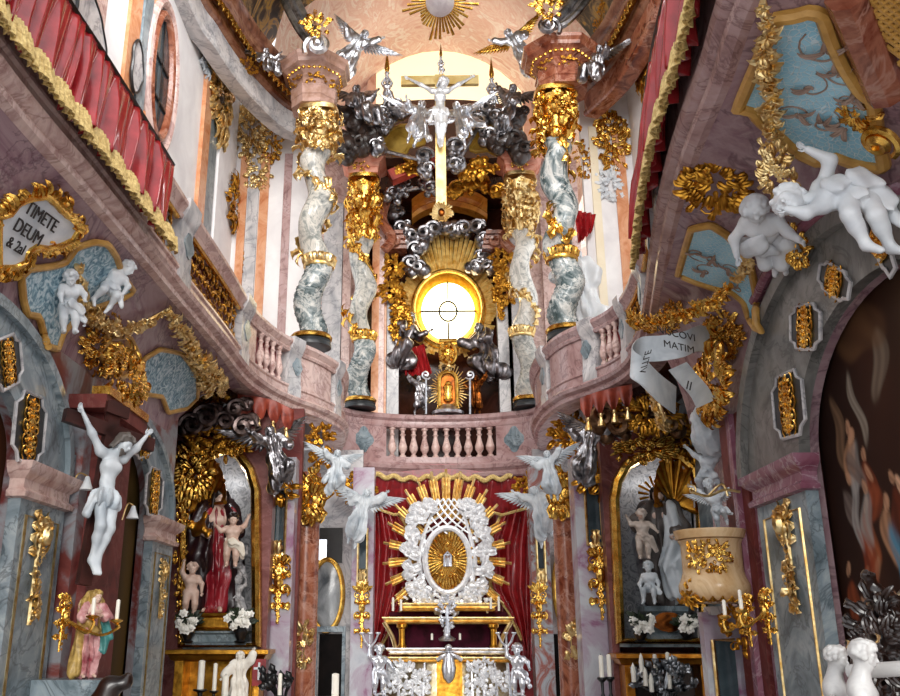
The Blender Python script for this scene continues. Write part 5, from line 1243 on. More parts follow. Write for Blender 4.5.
# ------------------------------------------------------------------ round glory window and its altar
YW = 20.35; cW = vec(at(448, 312, YW)); sW = YW / 900 * .995
rx, rz = 28.5 * sW, 33 * sW
t = struct('window_4', MB().prism([(rx * math.cos(q), rz * math.sin(q)) for q in Q], cW, X1, Zv, N1, .03), WINC, False, surf=False)
b = MB()
b.tube([cW + vec((0, -.05, -rz)), cW + vec((0, -.05, -.3))], .024, 6); b.tube([cW + vec((0, -.05, .3)), cW + vec((0, -.05, rz))], .018, 6); b.tube([cW + vec((-rx, -.05, 0)), cW + vec((rx, -.05, 0))], .024, 6)
b.tube([cW + vec((.21 * math.cos(q), -.05, .25 * math.sin(q))) for q in Q], .024, 6, close=True); part('glazing_bars', b, IRON, t)
t = thing('glory', 'gilded sunburst glory around the glowing round window', 'sunburst', cW - vec((0, 0, rz * 1.3)))
m = MB()
for f, r in ((1.31, .06),): m.tube([cW + vec((rx * f * math.cos(q), -.24, rz * f * math.sin(q))) for q in Q], r, 8, close=True)
part('ring', m, GOLD, t)
m = MB(); m.grid(np.array([[cW + vec((rx * f * math.cos(q), y, rz * f * math.sin(q))) for q in Q] for f, y in ((.98, -.02), (1.08, -.1), (1.2, -.22), (1.3, -.26))]), False, True); part('reveal', m, metal('amber gilding', 'd88a1c', 'f2b83c', .42, 9), t)  # added gold funnel, flared so the pane lights it as a halo
m = MB(); rs = random.Random(5)
for i in range(84):
    a = 2 * PI * i / 84; d = vec((math.cos(a) * rx, 0, math.sin(a) * rz)); up_ = max(0, math.sin(a)); L = 1.65 + .25 * rs.random() + (.95 * up_ ** 3) - (.15 if math.sin(a) < -.5 else 0)
    s = nrm(np.cross(N1, nrm(d))); A = cW + d * 1.28 + vec((0, -.1, 0)); B = cW + d * L + vec((0, -.2 - .1 * rs.random(), 0)); w = .035
    m.slab(np.array([[A - s * w, A + N1 * .03, A + s * w], [B - s * w * 1.4, B + N1 * .03, B + s * w * 1.4]]), N1, .012)
part('rays', m, RAYG, t)
def puffs(m, pts, seed, r=(.1, .2), N=N1):
    rs = random.Random(seed)
    for i in range(len(pts) - 1):
        j = min(range(i + 1, len(pts)), key=lambda q: np.linalg.norm(pts[q] - pts[i])); (m.tube([pts[i] + vec((0, .05, 0)), pts[j] + vec((0, .05, 0))], .05, 6) if np.linalg.norm(pts[j] - pts[i]) < 1.2 else None)
    for p in pts:
        for k in range(5): m.ball(p + vec((rs.uniform(-.16, .16), rs.uniform(-.1, .06), rs.uniform(-.13, .13))), rs.uniform(*r), 10, 7)
        scroll(m, p + N * .2, X1 * rs.choice((-1, 1)), Zv, N, rs.uniform(.12, .2), 1.5, .34, .6, 18)
        if rs.random() < .8: scroll(m, p + N * .16 + vec((.12, 0, .1)), X1 * rs.choice((-1, 1)), -vec(Zv), N, rs.uniform(.1, .16), 1.4, .34, .6, 18)
    return m
m = puffs(MB(), lin([(398, 214), (402, 230), (401, 244), (412, 238), (424, 236), (434, 232), (452, 233), (464, 231), (476, 230), (484, 240), (480, 258), (474, 268), (416, 252), (411, 266), (418, 270), (486, 268)], 19.9), 4)
part('silver_cloud', m, DSILV, t)
# retable around the window
t = thing('retable', 'dark brown marble retable with an orange segmental pediment over the glory', 'altarpiece', A2(448, 415, 20.2))
m = MB(); arc = [A2(x, y, 19.9) for x, y in ((412, 214), (420, 208), (432, 203), (448, 201), (464, 203), (478, 208), (487, 214))]; arc = smooth_path(arc, 4)
G = []
for p in arc: G.append([p + vec((0, .3, -.15)), p + vec((0, -.05, -.15)), p + vec((0, -.12, -.05)), p + vec((0, -.06, 0)), p + vec((0, -.08, .12)), p + vec((0, -.22, .2)), p + vec((0, -.24, .28)), p + vec((0, .3, .3))])
m.grid(np.array(G)); part('pediment', m, marble('amber marble', ['a0541c', 'cc7a2a', 'e0983e', 'b06420'], 2, .2, 1.2), t, sharp=30)
for i, (x0, x1, y0, y1, mt) in enumerate(((386, 399, 300, 414, GREYM), (500, 511, 300, 414, GREYM), (383, 388, 240, 414, ORNG), (511, 516, 240, 414, ORNG))):
    a, b = A2(x0, y1, 19.7), A2(x1, y0, 19.7); part('pilaster_strip', MB().bbox((a[0], 19.6, 5.05), (b[0], 19.9, b[2])), mt, t, smooth=False)
for x, y, sd in ((392, 292, 1), (506, 292, 2), (395, 268, 3), (503, 262, 4)):
    g = MB(); cluster(g, A2(x, y, 19.5), X1, Zv, N1, .24, .3, sd, 26, .4, 4, 3); part('capital', g, DGOLD, t)
for x, s in ((395, -1), (494, 1)):
    g = MB()
    for k in range(4):
        p = A2(x, 250 - 5 * k, 19.55 - .05 * k); g.bbox(p + vec((-.28 + .03 * k, -.1, 0)), p + vec((.28 - .03 * k, .4, .09)))
    scroll(g, A2(x, 240, 19.4), X1 * s, Zv, N1, .2, 1.5, .3, .5); part('side_cornice', g, BRNR, t)
for x0, y0, x1, y1, s, mt in ((384, 250, 398, 190, 1, BRNR), (512, 250, 498, 190, -1, BRNR)):
    part('volute_scroll', MB().tube(smooth_path(lin([(x0, y0), (x0 + 8 * s, y0 - 12), (x0 - 2 * s, y0 - 32), (x1 - 8 * s, y1)], 19.3), 6), .12, 8), mt, t)
for pts, sd, r in ([[(392, 272), (398, 300), (394, 330), (402, 360)], 1, .16], [[(503, 262), (498, 290), (502, 320)], 2, .16], [[(404, 300), (408, 330)], 3, .13]):
    g = MB(); garland(g, resample(lin(pts, 19.55), 12), N1, r, sd); part('gilt_garland', g, DGOLD, t)
g = drape(MB(), lin([(404, 350), (424, 344)], 19.9), lin([(405, 376), (432, 374)], 19.7), N1, 5, .06, 40, 10, 3); part('red_cloth', g, VELV, t)
# reliquary below the window
t = thing('reliquary', 'small gilded arched reliquary ringed with white gold rays on the balcony', 'reliquary', A2(448, 412, 19.4)); Yr = 19.4; sr = Yr / 900
c = A2(448, 390, Yr); a = 9 * sr; h = 17 * sr
arch = [(-a, -h), (a, -h), (a, h * .6)] + [(a * math.cos(q), h * .6 + a * math.sin(q)) for q in np.linspace(0, PI, 11)[1:-1]] + [(-a, h * .6)]
part('case', MB().prism([(x * 1.25, y * 1.12) for x, y in arch], c + vec((0, .05, 0)), X1, Zv, (0, 1, 0), .3), GOLD, t, smooth=False)
part('recess', MB().prism([(x * .8, y * .85) for x, y in arch], c + vec((0, .02, 0)), X1, Zv, N1, .02), BRONZE, t, smooth=False)
part('frame', MB().tube([c + vec((x, -.03, y)) for x, y in arch], .05, 8, close=True), GOLD, t)
m = MB(); m.lathe([(.06, 0), (.11, .05), (.09, .25), (.11, .34), (.05, .42), (0, .43)], c + vec((0, -.05, -h * .75)), 10); m.ball(c + vec((0, -.05, .12)), .075, 8, 6); part('figurine', m, GOLD, t)
m = MB(); rays(m, c, X1, Zv, N1, .26, .50, 44, .03, 3, .3, stretch=1.25, taper=.5); part('rays', m, PGOLD, t)
m = MB(); o = A2(448, 354, Yr); m.tube([o + vec((.17 * math.cos(q), 0, .24 * math.sin(q))) for q in Q], .05, 8, close=True); m.ball(o, (.13, .06, .19)); cluster(m, o + vec((0, -.06, 0)), X1, Zv, N1, .16, .2, 3, 18, .4, 3, 2); m.tube([o + vec((-.2, 0, .32)), o + vec((.2, 0, .32))], .05, 8); part('crest', m, GOLD, t)
g = MB(); cluster(g, A2(448, 366, Yr - .1), X1, Zv, N1, .2, .08, 3, 16, .5, 3, 2); part('crown', g, PGOLD, t)
part('foot', MB().lathe([(.34, 0), (.36, .06), (.2, .14), (.14, .22)], A2(448, 415, Yr), 20), SILV, t)
for x, s in ((426, 1), (470, -1)):
    p = A2(x, 414, 19.3); q = A2(x, 378, 19.3); t = thing('crozier', 'silver crozier standing %s the gilded reliquary' % ('left of' if s > 0 else 'right of'), 'staff', p)
    part('staff', MB().tube([p, q], .022, 6), SILV, t); g = MB(); scroll(g, q + vec((0, 0, .08)), -X1 * s, -vec(Zv), N1, .11, 1.4, .24, .4, 20); part('crook', g, SILV, t)
# ------------------------------------------------------------------ figures
def pin(t, local, target):
    M = t.rotation_euler.to_matrix() @ Matrix.Diagonal(t.scale); t.location = Vector(target) - M @ Vector(local); return t
def sz(px, Y): return px * Y / 900 * 1.06
CRUX = dict(sL=(-.10, 0, .83), eL=(-.25, -.0, .93), hL=(-.41, .02, 1.04), sR=(.10, 0, .83), eR=(.25, 0, .93), hR=(.41, .02, 1.04), hea=(.045, -.06, .925), nec=(.01, -.01, .85),
            kL=(-.035, -.06, .29), aL=(-.02, .0, .06), tL=(-.01, -.05, -.03), kR=(.05, -.05, .29), aR=(.015, -.02, .06), tR=(.02, -.07, -.03), pel=(.01, -.02, .53), pL=(-.045, -.01, .51), pR=(.065, -.01, .51))
def loincloth(): return sculpt([('e', (.01, -.02, .51), (.095, .074, .06)), ('c', (-.07, -.05, .5), (.08, -.05, .45), .03, .03), ('c', (-.09, -.03, .5), (-.14, -.04, .36), .025, .03)], 1 / 90, .05, folds(9, .012))
CRUL = dict(CRUX, eL=(-.2, 0, .94), hL=(-.29, .02, 1.07), eR=(.2, 0, .94), hR=(.29, .02, 1.07))
def crucifix(label, H, rz, mat, wood, pinp, target, beam, post, hairm=None, thick=.05, tablet=False, tilt=None, gold_end=False, pale=None, pose=CRUX):
    t = statue('crucifix', label, 'crucifix', (0, 0, 0), H, rz, mat, figure(pose, look=(.35, -.8, -.55), up=(.2, 0, 1), res=95, hair='beard', fat=.82), [('loincloth', loincloth(), pale)], hairmat=hairm, tilt=tilt)
    part('cross_beam', MB().box((.0, .07, 1.03), (beam * 2, thick, thick * 2)), wood, t, local=True, smooth=False)
    part('cross_post', MB().bbox((-thick, .045, post), (thick, .045 + thick, 1.26 if not gold_end else 1.12)), wood, t, local=True, smooth=False)
    if tablet: part('tablet', MB().box((.0, .03, 1.19), (.2, .03, .09)), wood, t, local=True, smooth=False)
    if gold_end:
        m = MB(); rays(m, (0, .0, post - .02), (1, 0, 0), Zv, N1, .04, .16, 26, .02, 3, .3, t=.01); part('sunburst_end', m, PGOLD, t, local=True); part('boss', MB().ball((0, -.01, post - .02), (.045, .03, .06)), BRONZE, t, local=True)
    return pin(t, (.01, -.02, .53), target)
crucifix('large pale crucified figure on a dark cross against the red pilaster', 1.20, math.radians(56), STUC2, plain('red brown painted cross', '2c1512', '4a2722', .4, 5), (0, 0, 0), at(108, 495, 7.72), .40, -.1, tablet=True, pose=CRUL, tilt=(math.radians(-3), math.radians(7)), hairm=plain('grey brown hair', '4a4440', '6a625c', .5))
crucifix('silver crucified figure on a pale gold cross high before the bright window', 1.62, 0, WSILV, metal('pale gold wood', 'd0aa5c', 'f0d89a', .4, 5, me=.6), None, at(441, 110, 16.8), .52, -.93, thick=.066, gold_end=True)

ANG1 = dict(eL=(-.2, -.08, .70), hL=(-.3, -.16, .80), eR=(.22, -.04, .86), hR=(.33, -.08, 1.0), kL=(-.09, -.12, .30), aL=(-.08, .08, .13), tL=(-.08, .06, .04), kR=(.07, -.02, .27), aR=(.05, .09, .05), tR=(.05, .05, -.02), hea=(.02, -.03, .925))
ANG2 = dict(eL=(-.24, -.02, .84), hL=(-.36, -.06, .96), eR=(.2, -.1, .68), hR=(.16, -.22, .62), kL=(-.06, -.04, .27), aL=(-.1, .1, .06), tL=(-.11, .07, -.02), kR=(.1, -.16, .36), aR=(.1, .02, .2), tR=(.1, -.04, .12), hea=(-.03, -.04, .92))
SIT = dict(eL=(-.22, -.02, .7), hL=(-.28, -.1, .58), eR=(.2, -.06, .74), hR=(.3, -.16, .84), kL=(-.1, -.26, .50), aL=(-.12, -.26, .25), tL=(-.13, -.34, .2), kR=(.12, -.24, .47), aR=(.16, -.18, .22), tR=(.18, -.26, .18))
def angel(label, pose, H, rz, mat, target, tilt=None, wings=True, seed=1, child=False, robe_=True, look=(0, -1, -.2), up=(0, 0, 1), hair='long', cat='angel', name='angel', group=None, res=80, wmat=None, pinat=None, hem=.75, fl=()):
    f = figure(pose, child, look=look, up=up, hair=hair, res=res); J = f[2]; R_ = []
    if robe_: R_.append(('robe', robe(J, True, not child, not child, .10, 65, seed, 1.15 if child else 1, hem, 8, .013) if not child else cloth([J['sL'] * .3 + J['pL'] * .7, J['pel'] + vec((0, -.09, 0)), J['pR'] + vec((.06, -.05, -.03)), J['kR'] + vec((.14, .04, -.06))], [.04, .06, .06, .03], 70, seed), None))
    if fl: R_.append(('mantle', cloth([J['sR'] * .5 + J['wai'] * .5] + [vec(p) for p in fl], [.07, .075, .06, .03][:len(fl) + 1], 60, seed + 3), None))
    W_ = []
    if wings:
        c = J['che']; s = .55 if not child else .42
        W_ = [(wing(c + vec((-.05, .07, .05)), c + vec((-.52 * s - .12, .22, .42 * s + .06)), (.25, -1, .1), .32 * s / .5, seed), wmat), (wing(c + vec((.05, .07, .05)), c + vec((.52 * s + .12, .22, .42 * s + .06)), (-.25, -1, .1), .32 * s / .5, seed + 1), wmat)]
    t = statue(name, label, cat, (0, 0, 0), H, rz, mat, f, R_, W_, group, tilt=tilt); return pin(t, pinat if pinat is not None else tuple(J['pel']), target)
r_ = math.radians
# around the hanging cross
a1 = angel('silver winged angel holding up the left arm of the hanging cross', ANG1, sz(60, 17), .35, SILV, at(417, 122, 17.0), (r_(-8), r_(12)), seed=1, hem=.15, fl=((.16, .1, .5), (.3, .12, .36)))
a2 = angel('silver angel kneeling in the air below the right arm of the hanging cross', ANG2, sz(58, 17), -.4, SILV, at(463, 122, 17.0), (r_(-6), r_(-14)), seed=2, hem=.15, fl=((.2, .1, .45), (.34, .08, .3)))
a3 = angel('dull silver angel seated on the cornice left of the bright window', SIT, sz(62, 18), .7, DSILV, at(362, 112, 17.6), (0, r_(-18)), seed=3)
a4 = angel('dull silver angel seated on the cornice right of the bright window', ANG2, sz(62, 18), -.7, DSILV, at(508, 112, 17.6), (0, r_(24)), seed=4)
a5 = angel('silver angel reaching from the left volute towards the bright window', ANG1, sz(62, 16), .2, SILV, at(352, 52, 16.2), (r_(10), r_(30)), seed=5, fl=((.1, .05, .4), (.2, .02, .2), (.22, 0, .05)))
a6 = angel('silver angel with gilded wings leaning from the right volute', ANG2, sz(60, 16), -.3, SILV, at(520, 50, 16.2), (r_(10), r_(-25)), seed=6, wmat=GOLD, fl=((.1, .05, .4), (.2, .02, .2), (.26, 0, .05)))
a7 = angel('grey silver angel sitting on the dark cornice right of the green column', SIT, sz(58, 14), -.9, DSILV, at(598, 70, 13.6), (0, r_(10)), seed=7)
a8 = angel('small dark silver angel on the cornice at the left fresco', SIT, sz(44, 14), .6, DSILV, at(268, 66, 13.9), (0, r_(-10)), seed=8)
# cherubs bearing flames before the bright back wall
def flame_cherub(label, px, py0, py1, Y, seed):
    H = sz((py1 - py0) * .52, Y); t = angel(label, dict(eL=(-.16, -.05, .72), hL=(-.06, -.1, .92), eR=(.16, -.05, .72), hR=(.06, -.1, .92), hea=(0, -.04, .83)), H, 0, SILV, at(px, (py0 + py1) * .5 + (py1 - py0) * .25, Y), child=True, wings=False, seed=seed, robe_=True, hair='curly', cat='cherub', name='cherub', look=(0, -1, .2))
    part('torch', MB().lathe([(.02, .9), (.03, 1.0), (.09, 1.06), (.06, 1.1)], (0, -.1, 0), 10), SILV, t, local=True)
    part('flame', MB().lathe([(.05, 1.08), (.09, 1.25), (.07, 1.45), (.03, 1.75), (0, 2.0)], (0, -.1, 0), 10), GOLD, t, local=True)
flame_cherub('little silver cherub with a gilded flame left in the bright window', 387, 44, 108, 17.8, 1)
flame_cherub('little silver cherub with a gilded flame above the hanging cross', 441, 40, 78, 17.2, 2)
flame_cherub('little silver cherub with a gilded flame right in the bright window', 492, 52, 112, 17.8, 3)
# dove disc with rays under the vault
t = thing('sunburst', 'pale round sunburst with gold rays at the top under the vault', 'sunburst', at(440, 8, 18)); c = vec(at(440, 2, 18)); nn = nrm(CAM - Vector(c)); nn = nrm(vec((0, -.75, -.65))); vv = nrm(np.cross(nn, (-1, 0, 0))); vv = vv if vv[2] > 0 else -vv
m = MB(); m.lathe([(0, -.12), (.2, -.1), (.34, -.02), (.36, .05)], c, 24, axis=-nn); part('disc', m, plain('pale lilac stucco', 'c9bcc0', 'e6dede', .5, 4), t)
m = MB(); rays(m, c, (1, 0, 0), vv, nn, .34, .95, 46, .045, 6, .45, t=.03); part('rays', m, GOLD, t)
# volute ribs of the crown canopy
def rib(label, pts, Y, w, mat, vx, vy, vr, flip):
    P = smooth_path(lin(pts, Y), 6); t = thing('canopy_rib', label, 'rib', P[-1])
    for k in (-1, 0, 1): part('rib_bar', MB().tube([p + vec((k * w * .8, -.05 * abs(k), 0)) for p in P], w * .42, 8), mat if k else DSILV, t)
    g = MB(); c = A2(vx, vy, Y - .2); scroll(g, c, (flip, 0, 0), Zv, N1, vr * Y / 900, 1.6, .34, .7, 26); g.ball(c + vec((0, -.1, 0)), vr * Y / 900 * .4, 10, 8); part('volute', g, SILV if flip > 0 else DSILV, t)
    g = MB(); cluster(g, c + vec((0, -.15, vr * Y / 900 * 1.3)), X1, Zv, N1, .25, .2, 4, 20, .4, 3, 3); part('gilt_leaves', g, GOLD, t)
GSTEEL = metal('grey silver', '3a3c40', 'b9bcc0', .3, 5)
rib('silver grey rib ending in a volute over the tall grey twisted column', [(276, -40), (290, 0), (304, 28), (314, 42)], 14.0, .16, GSTEEL, 318, 46, 15, 1)
rib('dark grey rib ending in a volute over the tall green twisted column', [(596, -40), (580, 0), (562, 22), (552, 28)], 13.5, .16, GSTEEL, 548, 27, 13, -1)
# dark canopy arc between the impost blocks, its golden lunettes and clouds
t = thing('canopy', 'dark bronze canopy with golden lunettes over the round window', 'canopy', A2(442, 200, 19.4))
G = []; arcq = np.linspace(-1, 1, 31)
for x in arcq:
    px = 441 + 82 * x; dz = 22 * (1 - x * x); Y = 18.9 + 1.2 * (1 - x * x)
    G.append([A2(px, y - dz * k, Y + d) for y, k, d in ((204, -.5, .6), (196, -.3, .1), (188, -.2, -.1), (176, -.1, -.05), (166, 0, -.3), (158, 0, -.35), (150, .2, 0), (128, .4, .7), (108, .4, 1.2))])
part('vault', MB().grid(np.array(G)), DKBRN, t, sharp=30)
for px0, px1, sd in ((368, 420, 1), (470, 512, 2)):
    m = MB(); P = []
    for q in np.linspace(0, 2 * PI, 29)[:-1]:
        rr = 1 + .22 * math.sin(5 * q + sd); P.append(A2((px0 + px1) / 2 + (px1 - px0) / 2 * rr * math.cos(q), 140 + 13 * rr * math.sin(q), 18.5))
    c = sum(P) / len(P); m.add(P + [c], [(i, (i + 1) % len(P), len(P)) for i in range(len(P))]); m.tube(P, .05, 6, close=True); part('lunette', m, YELG, t)
for pts, sd in (([(395, 172), (415, 166), (430, 170)], 3), ([(458, 176), (476, 170), (500, 168)], 4)):
    g = MB(); garland(g, resample(lin(pts, 18.3), 10), N1, .24, sd); part('gilt_garland', g, DGOLD, t)
m = MB(); part('side_beam', m.box(A2(414, 168, 18.4), (1.2, .3, .28), u=vec((.9, 0, .42)), v=vec((0, 1, 0)), w=vec((-.42, 0, .9))), marble('red marble', ['8a2c22', 'a84436', '6a1f1a'], 2, .2, 1), t, smooth=False)
for lab, ps, sd, mt, r in (('dark brown cloud bank left under the bright window', [(342, 118), (352, 128), (346, 144), (360, 146), (372, 138), (356, 112), (348, 154)], 1, plain('dark bronze cloud', '1c1410', '40302a', .35, 4), (.14, .26)),
        ('dark brown cloud bank right under the bright window', [(506, 126), (518, 118), (514, 142), (524, 152), (500, 146)], 2, plain('dark bronze cloud', '1c1410', '40302a', .35, 4), (.14, .24)),
        ('silvery brown cloud with small angel heads left of the cross', [(382, 116), (392, 110), (402, 114), (384, 130), (376, 148), (424, 160), (428, 172)], 3, DSILV, (.09, .17)),
        ('silvery brown cloud with small angel heads right of the cross', [(472, 118), (484, 112), (494, 120), (490, 138), (502, 142), (456, 150), (454, 168), (478, 126)], 4, DSILV, (.09, .17)),
        ('silver cloud puffs left above the glory', [(394, 196), (402, 190), (424, 186), (430, 192)], 5, DSILV, (.08, .14)), ('gilded cloud puffs right above the glory', [(456, 192), (468, 188), (480, 186), (494, 194)], 6, DGOLD, (.08, .14))):
    solo('cloud', puffs(MB(), lin(ps, 17.9 if sd < 5 else 19.0), sd, r), mt, lab, 'cloud')

# saints around the round window
KNEEL = dict(pel=(0, .05, .42), wai=(0, .02, .52), che=(0, -.02, .63), nec=(0, -.05, .74), hea=(0, -.09, .83), sL=(-.11, -.02, .71), sR=(.11, -.02, .71), eL=(-.2, -.14, .62), hL=(-.27, -.3, .70), eR=(.18, -.1, .56), hR=(.08, -.22, .56), pL=(-.06, .05, .40), pR=(.06, .05, .40), kL=(-.09, -.2, .30), aL=(-.08, .06, .1), tL=(-.09, -.05, .05), kR=(.1, -.1, .12), aR=(.09, .2, .08), tR=(.09, .26, .02))
def saint(label, pose, H, rz, mat, target, seed, hair='beard', look=(0, -1, 0), rmat=None, cat='statue', name='saint_statue', pinat=(0, 0, 0), extra=(), skin=None, tilt=None, hem=.95, q=1.05, slv=True):
    f = figure(pose, look=look, hair=hair, res=80); J = f[2]
    rb = robe(J, True, slv, True, .12 * q, 62, seed, q, hem, 8, .016, extra)
    t = statue(name, label, cat, (0, 0, 0), H, rz, skin or mat, f, [('robe', rb, rmat or mat)], hairmat=mat if skin is None else DHAIR, tilt=tilt); return pin(t, pinat, target)
saint('dark silver bearded saint kneeling right of the window and pointing at it', KNEEL, sz(66, 19.6), -.9, DSILV, at(492, 378, 19.6), 1, look=(-.3, -1, .3), rmat=metal('dark pewter', '4a4546', '9a9496', .35, 7), tilt=(0, r_(-12)))
saint('dark silver mitred saint seated left of the window in gold trim', dict(KNEEL, hL=(-.24, -.2, .5), hR=(.26, -.25, .66), eR=(.2, -.12, .58)), sz(66, 19.6), .8, DSILV, at(400, 368, 19.6), 2, look=(.4, -1, .2), rmat=metal('dark pewter', '4a4546', '9a9496', .35, 7), tilt=(0, r_(10)))
angel('dull silver striding putto left of the reliquary on the balcony', ANG2, sz(38, 19.5), .5, DSILV, at(420, 394, 19.5), seed=21, wings=False, robe_=True, hem=.2)
angel('dark bronze gesturing figure right of the reliquary on the balcony', ANG1, sz(38, 19.5), -.5, BRONZE, at(476, 394, 19.5), seed=22, wings=False, robe_=True, hem=.3)
saint('white stucco saint behind the tall green twisted column', dict(eL=(-.22, -.1, .7), hL=(-.3, -.2, .62), eR=(.2, -.02, .66)), sz(84, 15.2), -.3, STUCCO, at(589, 328, 14.9), 5, tilt=(0, r_(-6)), extra=[('c', (-.12, -.05, .25), (.2, -.05, .08), .1, .14)])
# red cloth bunched behind the green column
solo('red_cloth', drape(MB(), lin([(574, 210), (596, 214)], 15.3), lin([(578, 244), (592, 232)], 15.2), N1, 4, .06, 30, 10, 4), VELV, 'small red cloth hanging behind the tall green twisted column', 'cloth')

# ------------------------------------------------------------------ white angels at the high altar
angel('white angel perched above the left gilded capital beside the curtain', ANG2, sz(44, 14.0), .5, STUC2, at(336, 472, 14.0), (0, r_(6)), seed=31, fl=((-.1, .05, .5), (-.22, .06, .3)))
angel('white angel with wide wing flying below, arm raised to the canopy, left side', ANG1, sz(56, 15.8), .2, STUC2, at(360, 516, 16.0), (r_(-6), r_(14)), seed=32, hem=.4, fl=((-.1, .08, .4), (-.1, .1, .2)))
angel('white winged angel above the right gilded capital beside the balcony pedestal', ANG1, sz(46, 14.0), -.4, STUC2, at(550, 474, 14.0), (0, r_(-8)), seed=33, hem=.4)
angel('white draped angel hanging beside the right curtain below the balcony', ANG2, sz(56, 15.8), -.2, STUC2, at(541, 514, 16.0), (r_(-6), r_(-10)), seed=34, hem=.5, fl=((.1, .08, .4), (.14, .1, .16)))
angel('dark silver winged angel leaning over the arch of the Madonna altar', ANG2, sz(66, 12.8), .5, DSILV, at(276, 458, 12.9), (0, r_(-14)), seed=35)
angel('dark silver winged angel leaning over the arch of the saint altar', ANG1, sz(64, 12.8), -.5, DSILV, at(588, 452, 12.9), (0, r_(14)), seed=36)
for lab, px, rz, sd in (('silver putto holding a branched light at the left end of the altar table', 379, .3, 41), ('silver putto holding a branched light at the right end of the altar table', 518, -.3, 42)):
    t = angel(lab, dict(eL=(-.2, -.03, .72), hL=(-.2, -.05, .9), eR=(.2, -.03, .6), hR=(.24, -.1, .5)), sz(46, 16.8), rz, SILV, at(px, 672, 16.75), child=True, wings=False, seed=sd, hair='curly', cat='putto', name='putto')
    m = MB()
    for k in (-1, 0, 1): m.tube([(-.2, -.05, .86), (-.2 + .1 * k, -.06, .98), (-.2 + .16 * k, -.06, 1.12)], .02, 6); m.lathe([(.02, 0), (.05, .03), (.05, .05)], (-.2 + .16 * k, -.06, 1.1), 8)
    part('branched_light', m, SILV, t, local=True); m = MB()
    for k in range(7): scroll(m, vec((.15 * math.sin(k * 2.1), -.05, -.1 - .05 * k)), X1 * (1 if k % 2 else -1), Zv, N1, .13, 1.4, .3, .8, 16)
    part('scroll_base', m, SILV, t, local=True)

# ------------------------------------------------------------------ Madonna altar, left
YM = 13.35
t = saint('painted Madonna in dark mantle and red robe in the left altar niche', dict(eL=(-.17, -.08, .66), hL=(-.08, -.2, .6), eR=(.19, -.1, .64), hR=(.2, -.22, .66), hea=(.02, -.02, .925)), sz(112, YM), .25, DKROB, at(211, 613, YM), 51, hair='long', rmat=REDR, skin=SKIN, look=(.35, -1, -.05), q=.8, slv=False)
m = sculpt([('c', (-.1, .03, .82), (-.16, .03, .06), .08, .11), ('c', (.1, .05, .82), (.13, .05, .4), .07, .09), ('c', (.13, .05, .4), (.12, .06, .06), .09, .1), ('c', (.105, 0, .8), (.19, -.1, .64), .055, .06), ('c', (-.105, 0, .8), (-.17, -.08, .66), .055, .06), ('e', (0, .07, .89), (.11, .07, .1)), ('c', (-.12, -.02, .72), (-.12, -.1, .45), .07, .09), ('c', (-.1, -.08, .42), (-.12, -.06, .08), .07, .07), ('-e', (.04, -.12, .91), (.09, .12, .1))], 1 / 62, .06, folds(9, .016, (0, .1)))
part('mantle', m, DKROB, t, local=True); part('sleeve', cloth([(-.12, -.03, .76), (-.16, -.1, .66), (-.08, -.2, .62)], [.05, .055, .04], 70, 2), metal('orange gilt cloth', '9a6420', 'd9a040', .4, 8), t, local=True)
angel('pale painted Christ child held by the Madonna', dict(eL=(-.2, -.05, .62), hL=(-.28, -.1, .7), eR=(.2, -.02, .72), hR=(.26, -.06, .86)), sz(52, YM), .2, SKIN, at(232, 543, YM - .35), child=True, wings=False, robe_=True, seed=52, hair='short', cat='statue', name='child_statue')
p_ = [o for o in bpy.data.objects if o.name == 'child_statue'][0]
for o in kids(p_):
    if o.name.startswith('hair'): o.data.materials[0] = DHAIR
    if o.name.startswith('robe'): o.data.materials[0] = plain('cream cloth', 'd8ccb8', 'efe6d6', .5)
angel('flesh coloured putto raising an arm at the foot of the Madonna', dict(eL=(-.18, -.02, .76), hL=(-.16, -.04, .92), eR=(.18, -.05, .56)), sz(50, YM), .3, SKIN, at(191, 592, YM - .3), child=True, wings=False, robe_=False, seed=53, hair='curly', cat='putto', name='putto')
for lab, px, py, sd in (('grey stucco putto halfway down the right side of the Madonna niche', 238, 566, 54), ('grey stucco putto head low in the Madonna niche above the right flowers', 237, 598, 55)):
    angel(lab, dict(eL=(-.18, -.05, .6), hL=(-.1, -.14, .62), eR=(.2, 0, .7), hR=(.24, -.05, .82)), sz(40, YM), -.3, GREYM, at(px, py, YM + .1), child=True, wings=False, robe_=True, seed=sd, hair='curly', cat='putto', name='putto')
def pedestal(label, px, pyt, pyb, w, Y, mat, top=None, d=.4):
    a, b = at(px, pyb, Y), at(px, pyt, Y); h = b.z - a.z; t = thing('pedestal', label, 'pedestal', a); s = Y / 900 * w / 2
    part('block', MB().sweep([(-.1, 0), (.04, 0), (.05, h * .15), (0, h * .25), (0, h * .75), (.05, h * .85), (.06, h), (-.1, h)], [(a.x - s, Y + d, a.z), (a.x - s, Y, a.z), (a.x + s, Y, a.z), (a.x + s, Y + d, a.z)], 1), mat, t, sharp=30)
    part('top', MB().bbox((a.x - s, Y, b.z - .03), (a.x + s, Y + d, b.z)), top or mat, t, smooth=False)
    return t
pedestal('gilded pedestal block under the Madonna', 210, 613, 632, 34, 13.25, DGOLD, IRON); pedestal('low grey marble step below the gilded Madonna pedestal', 216, 631, 645, 52, 13.12, LGREY, LGREY)
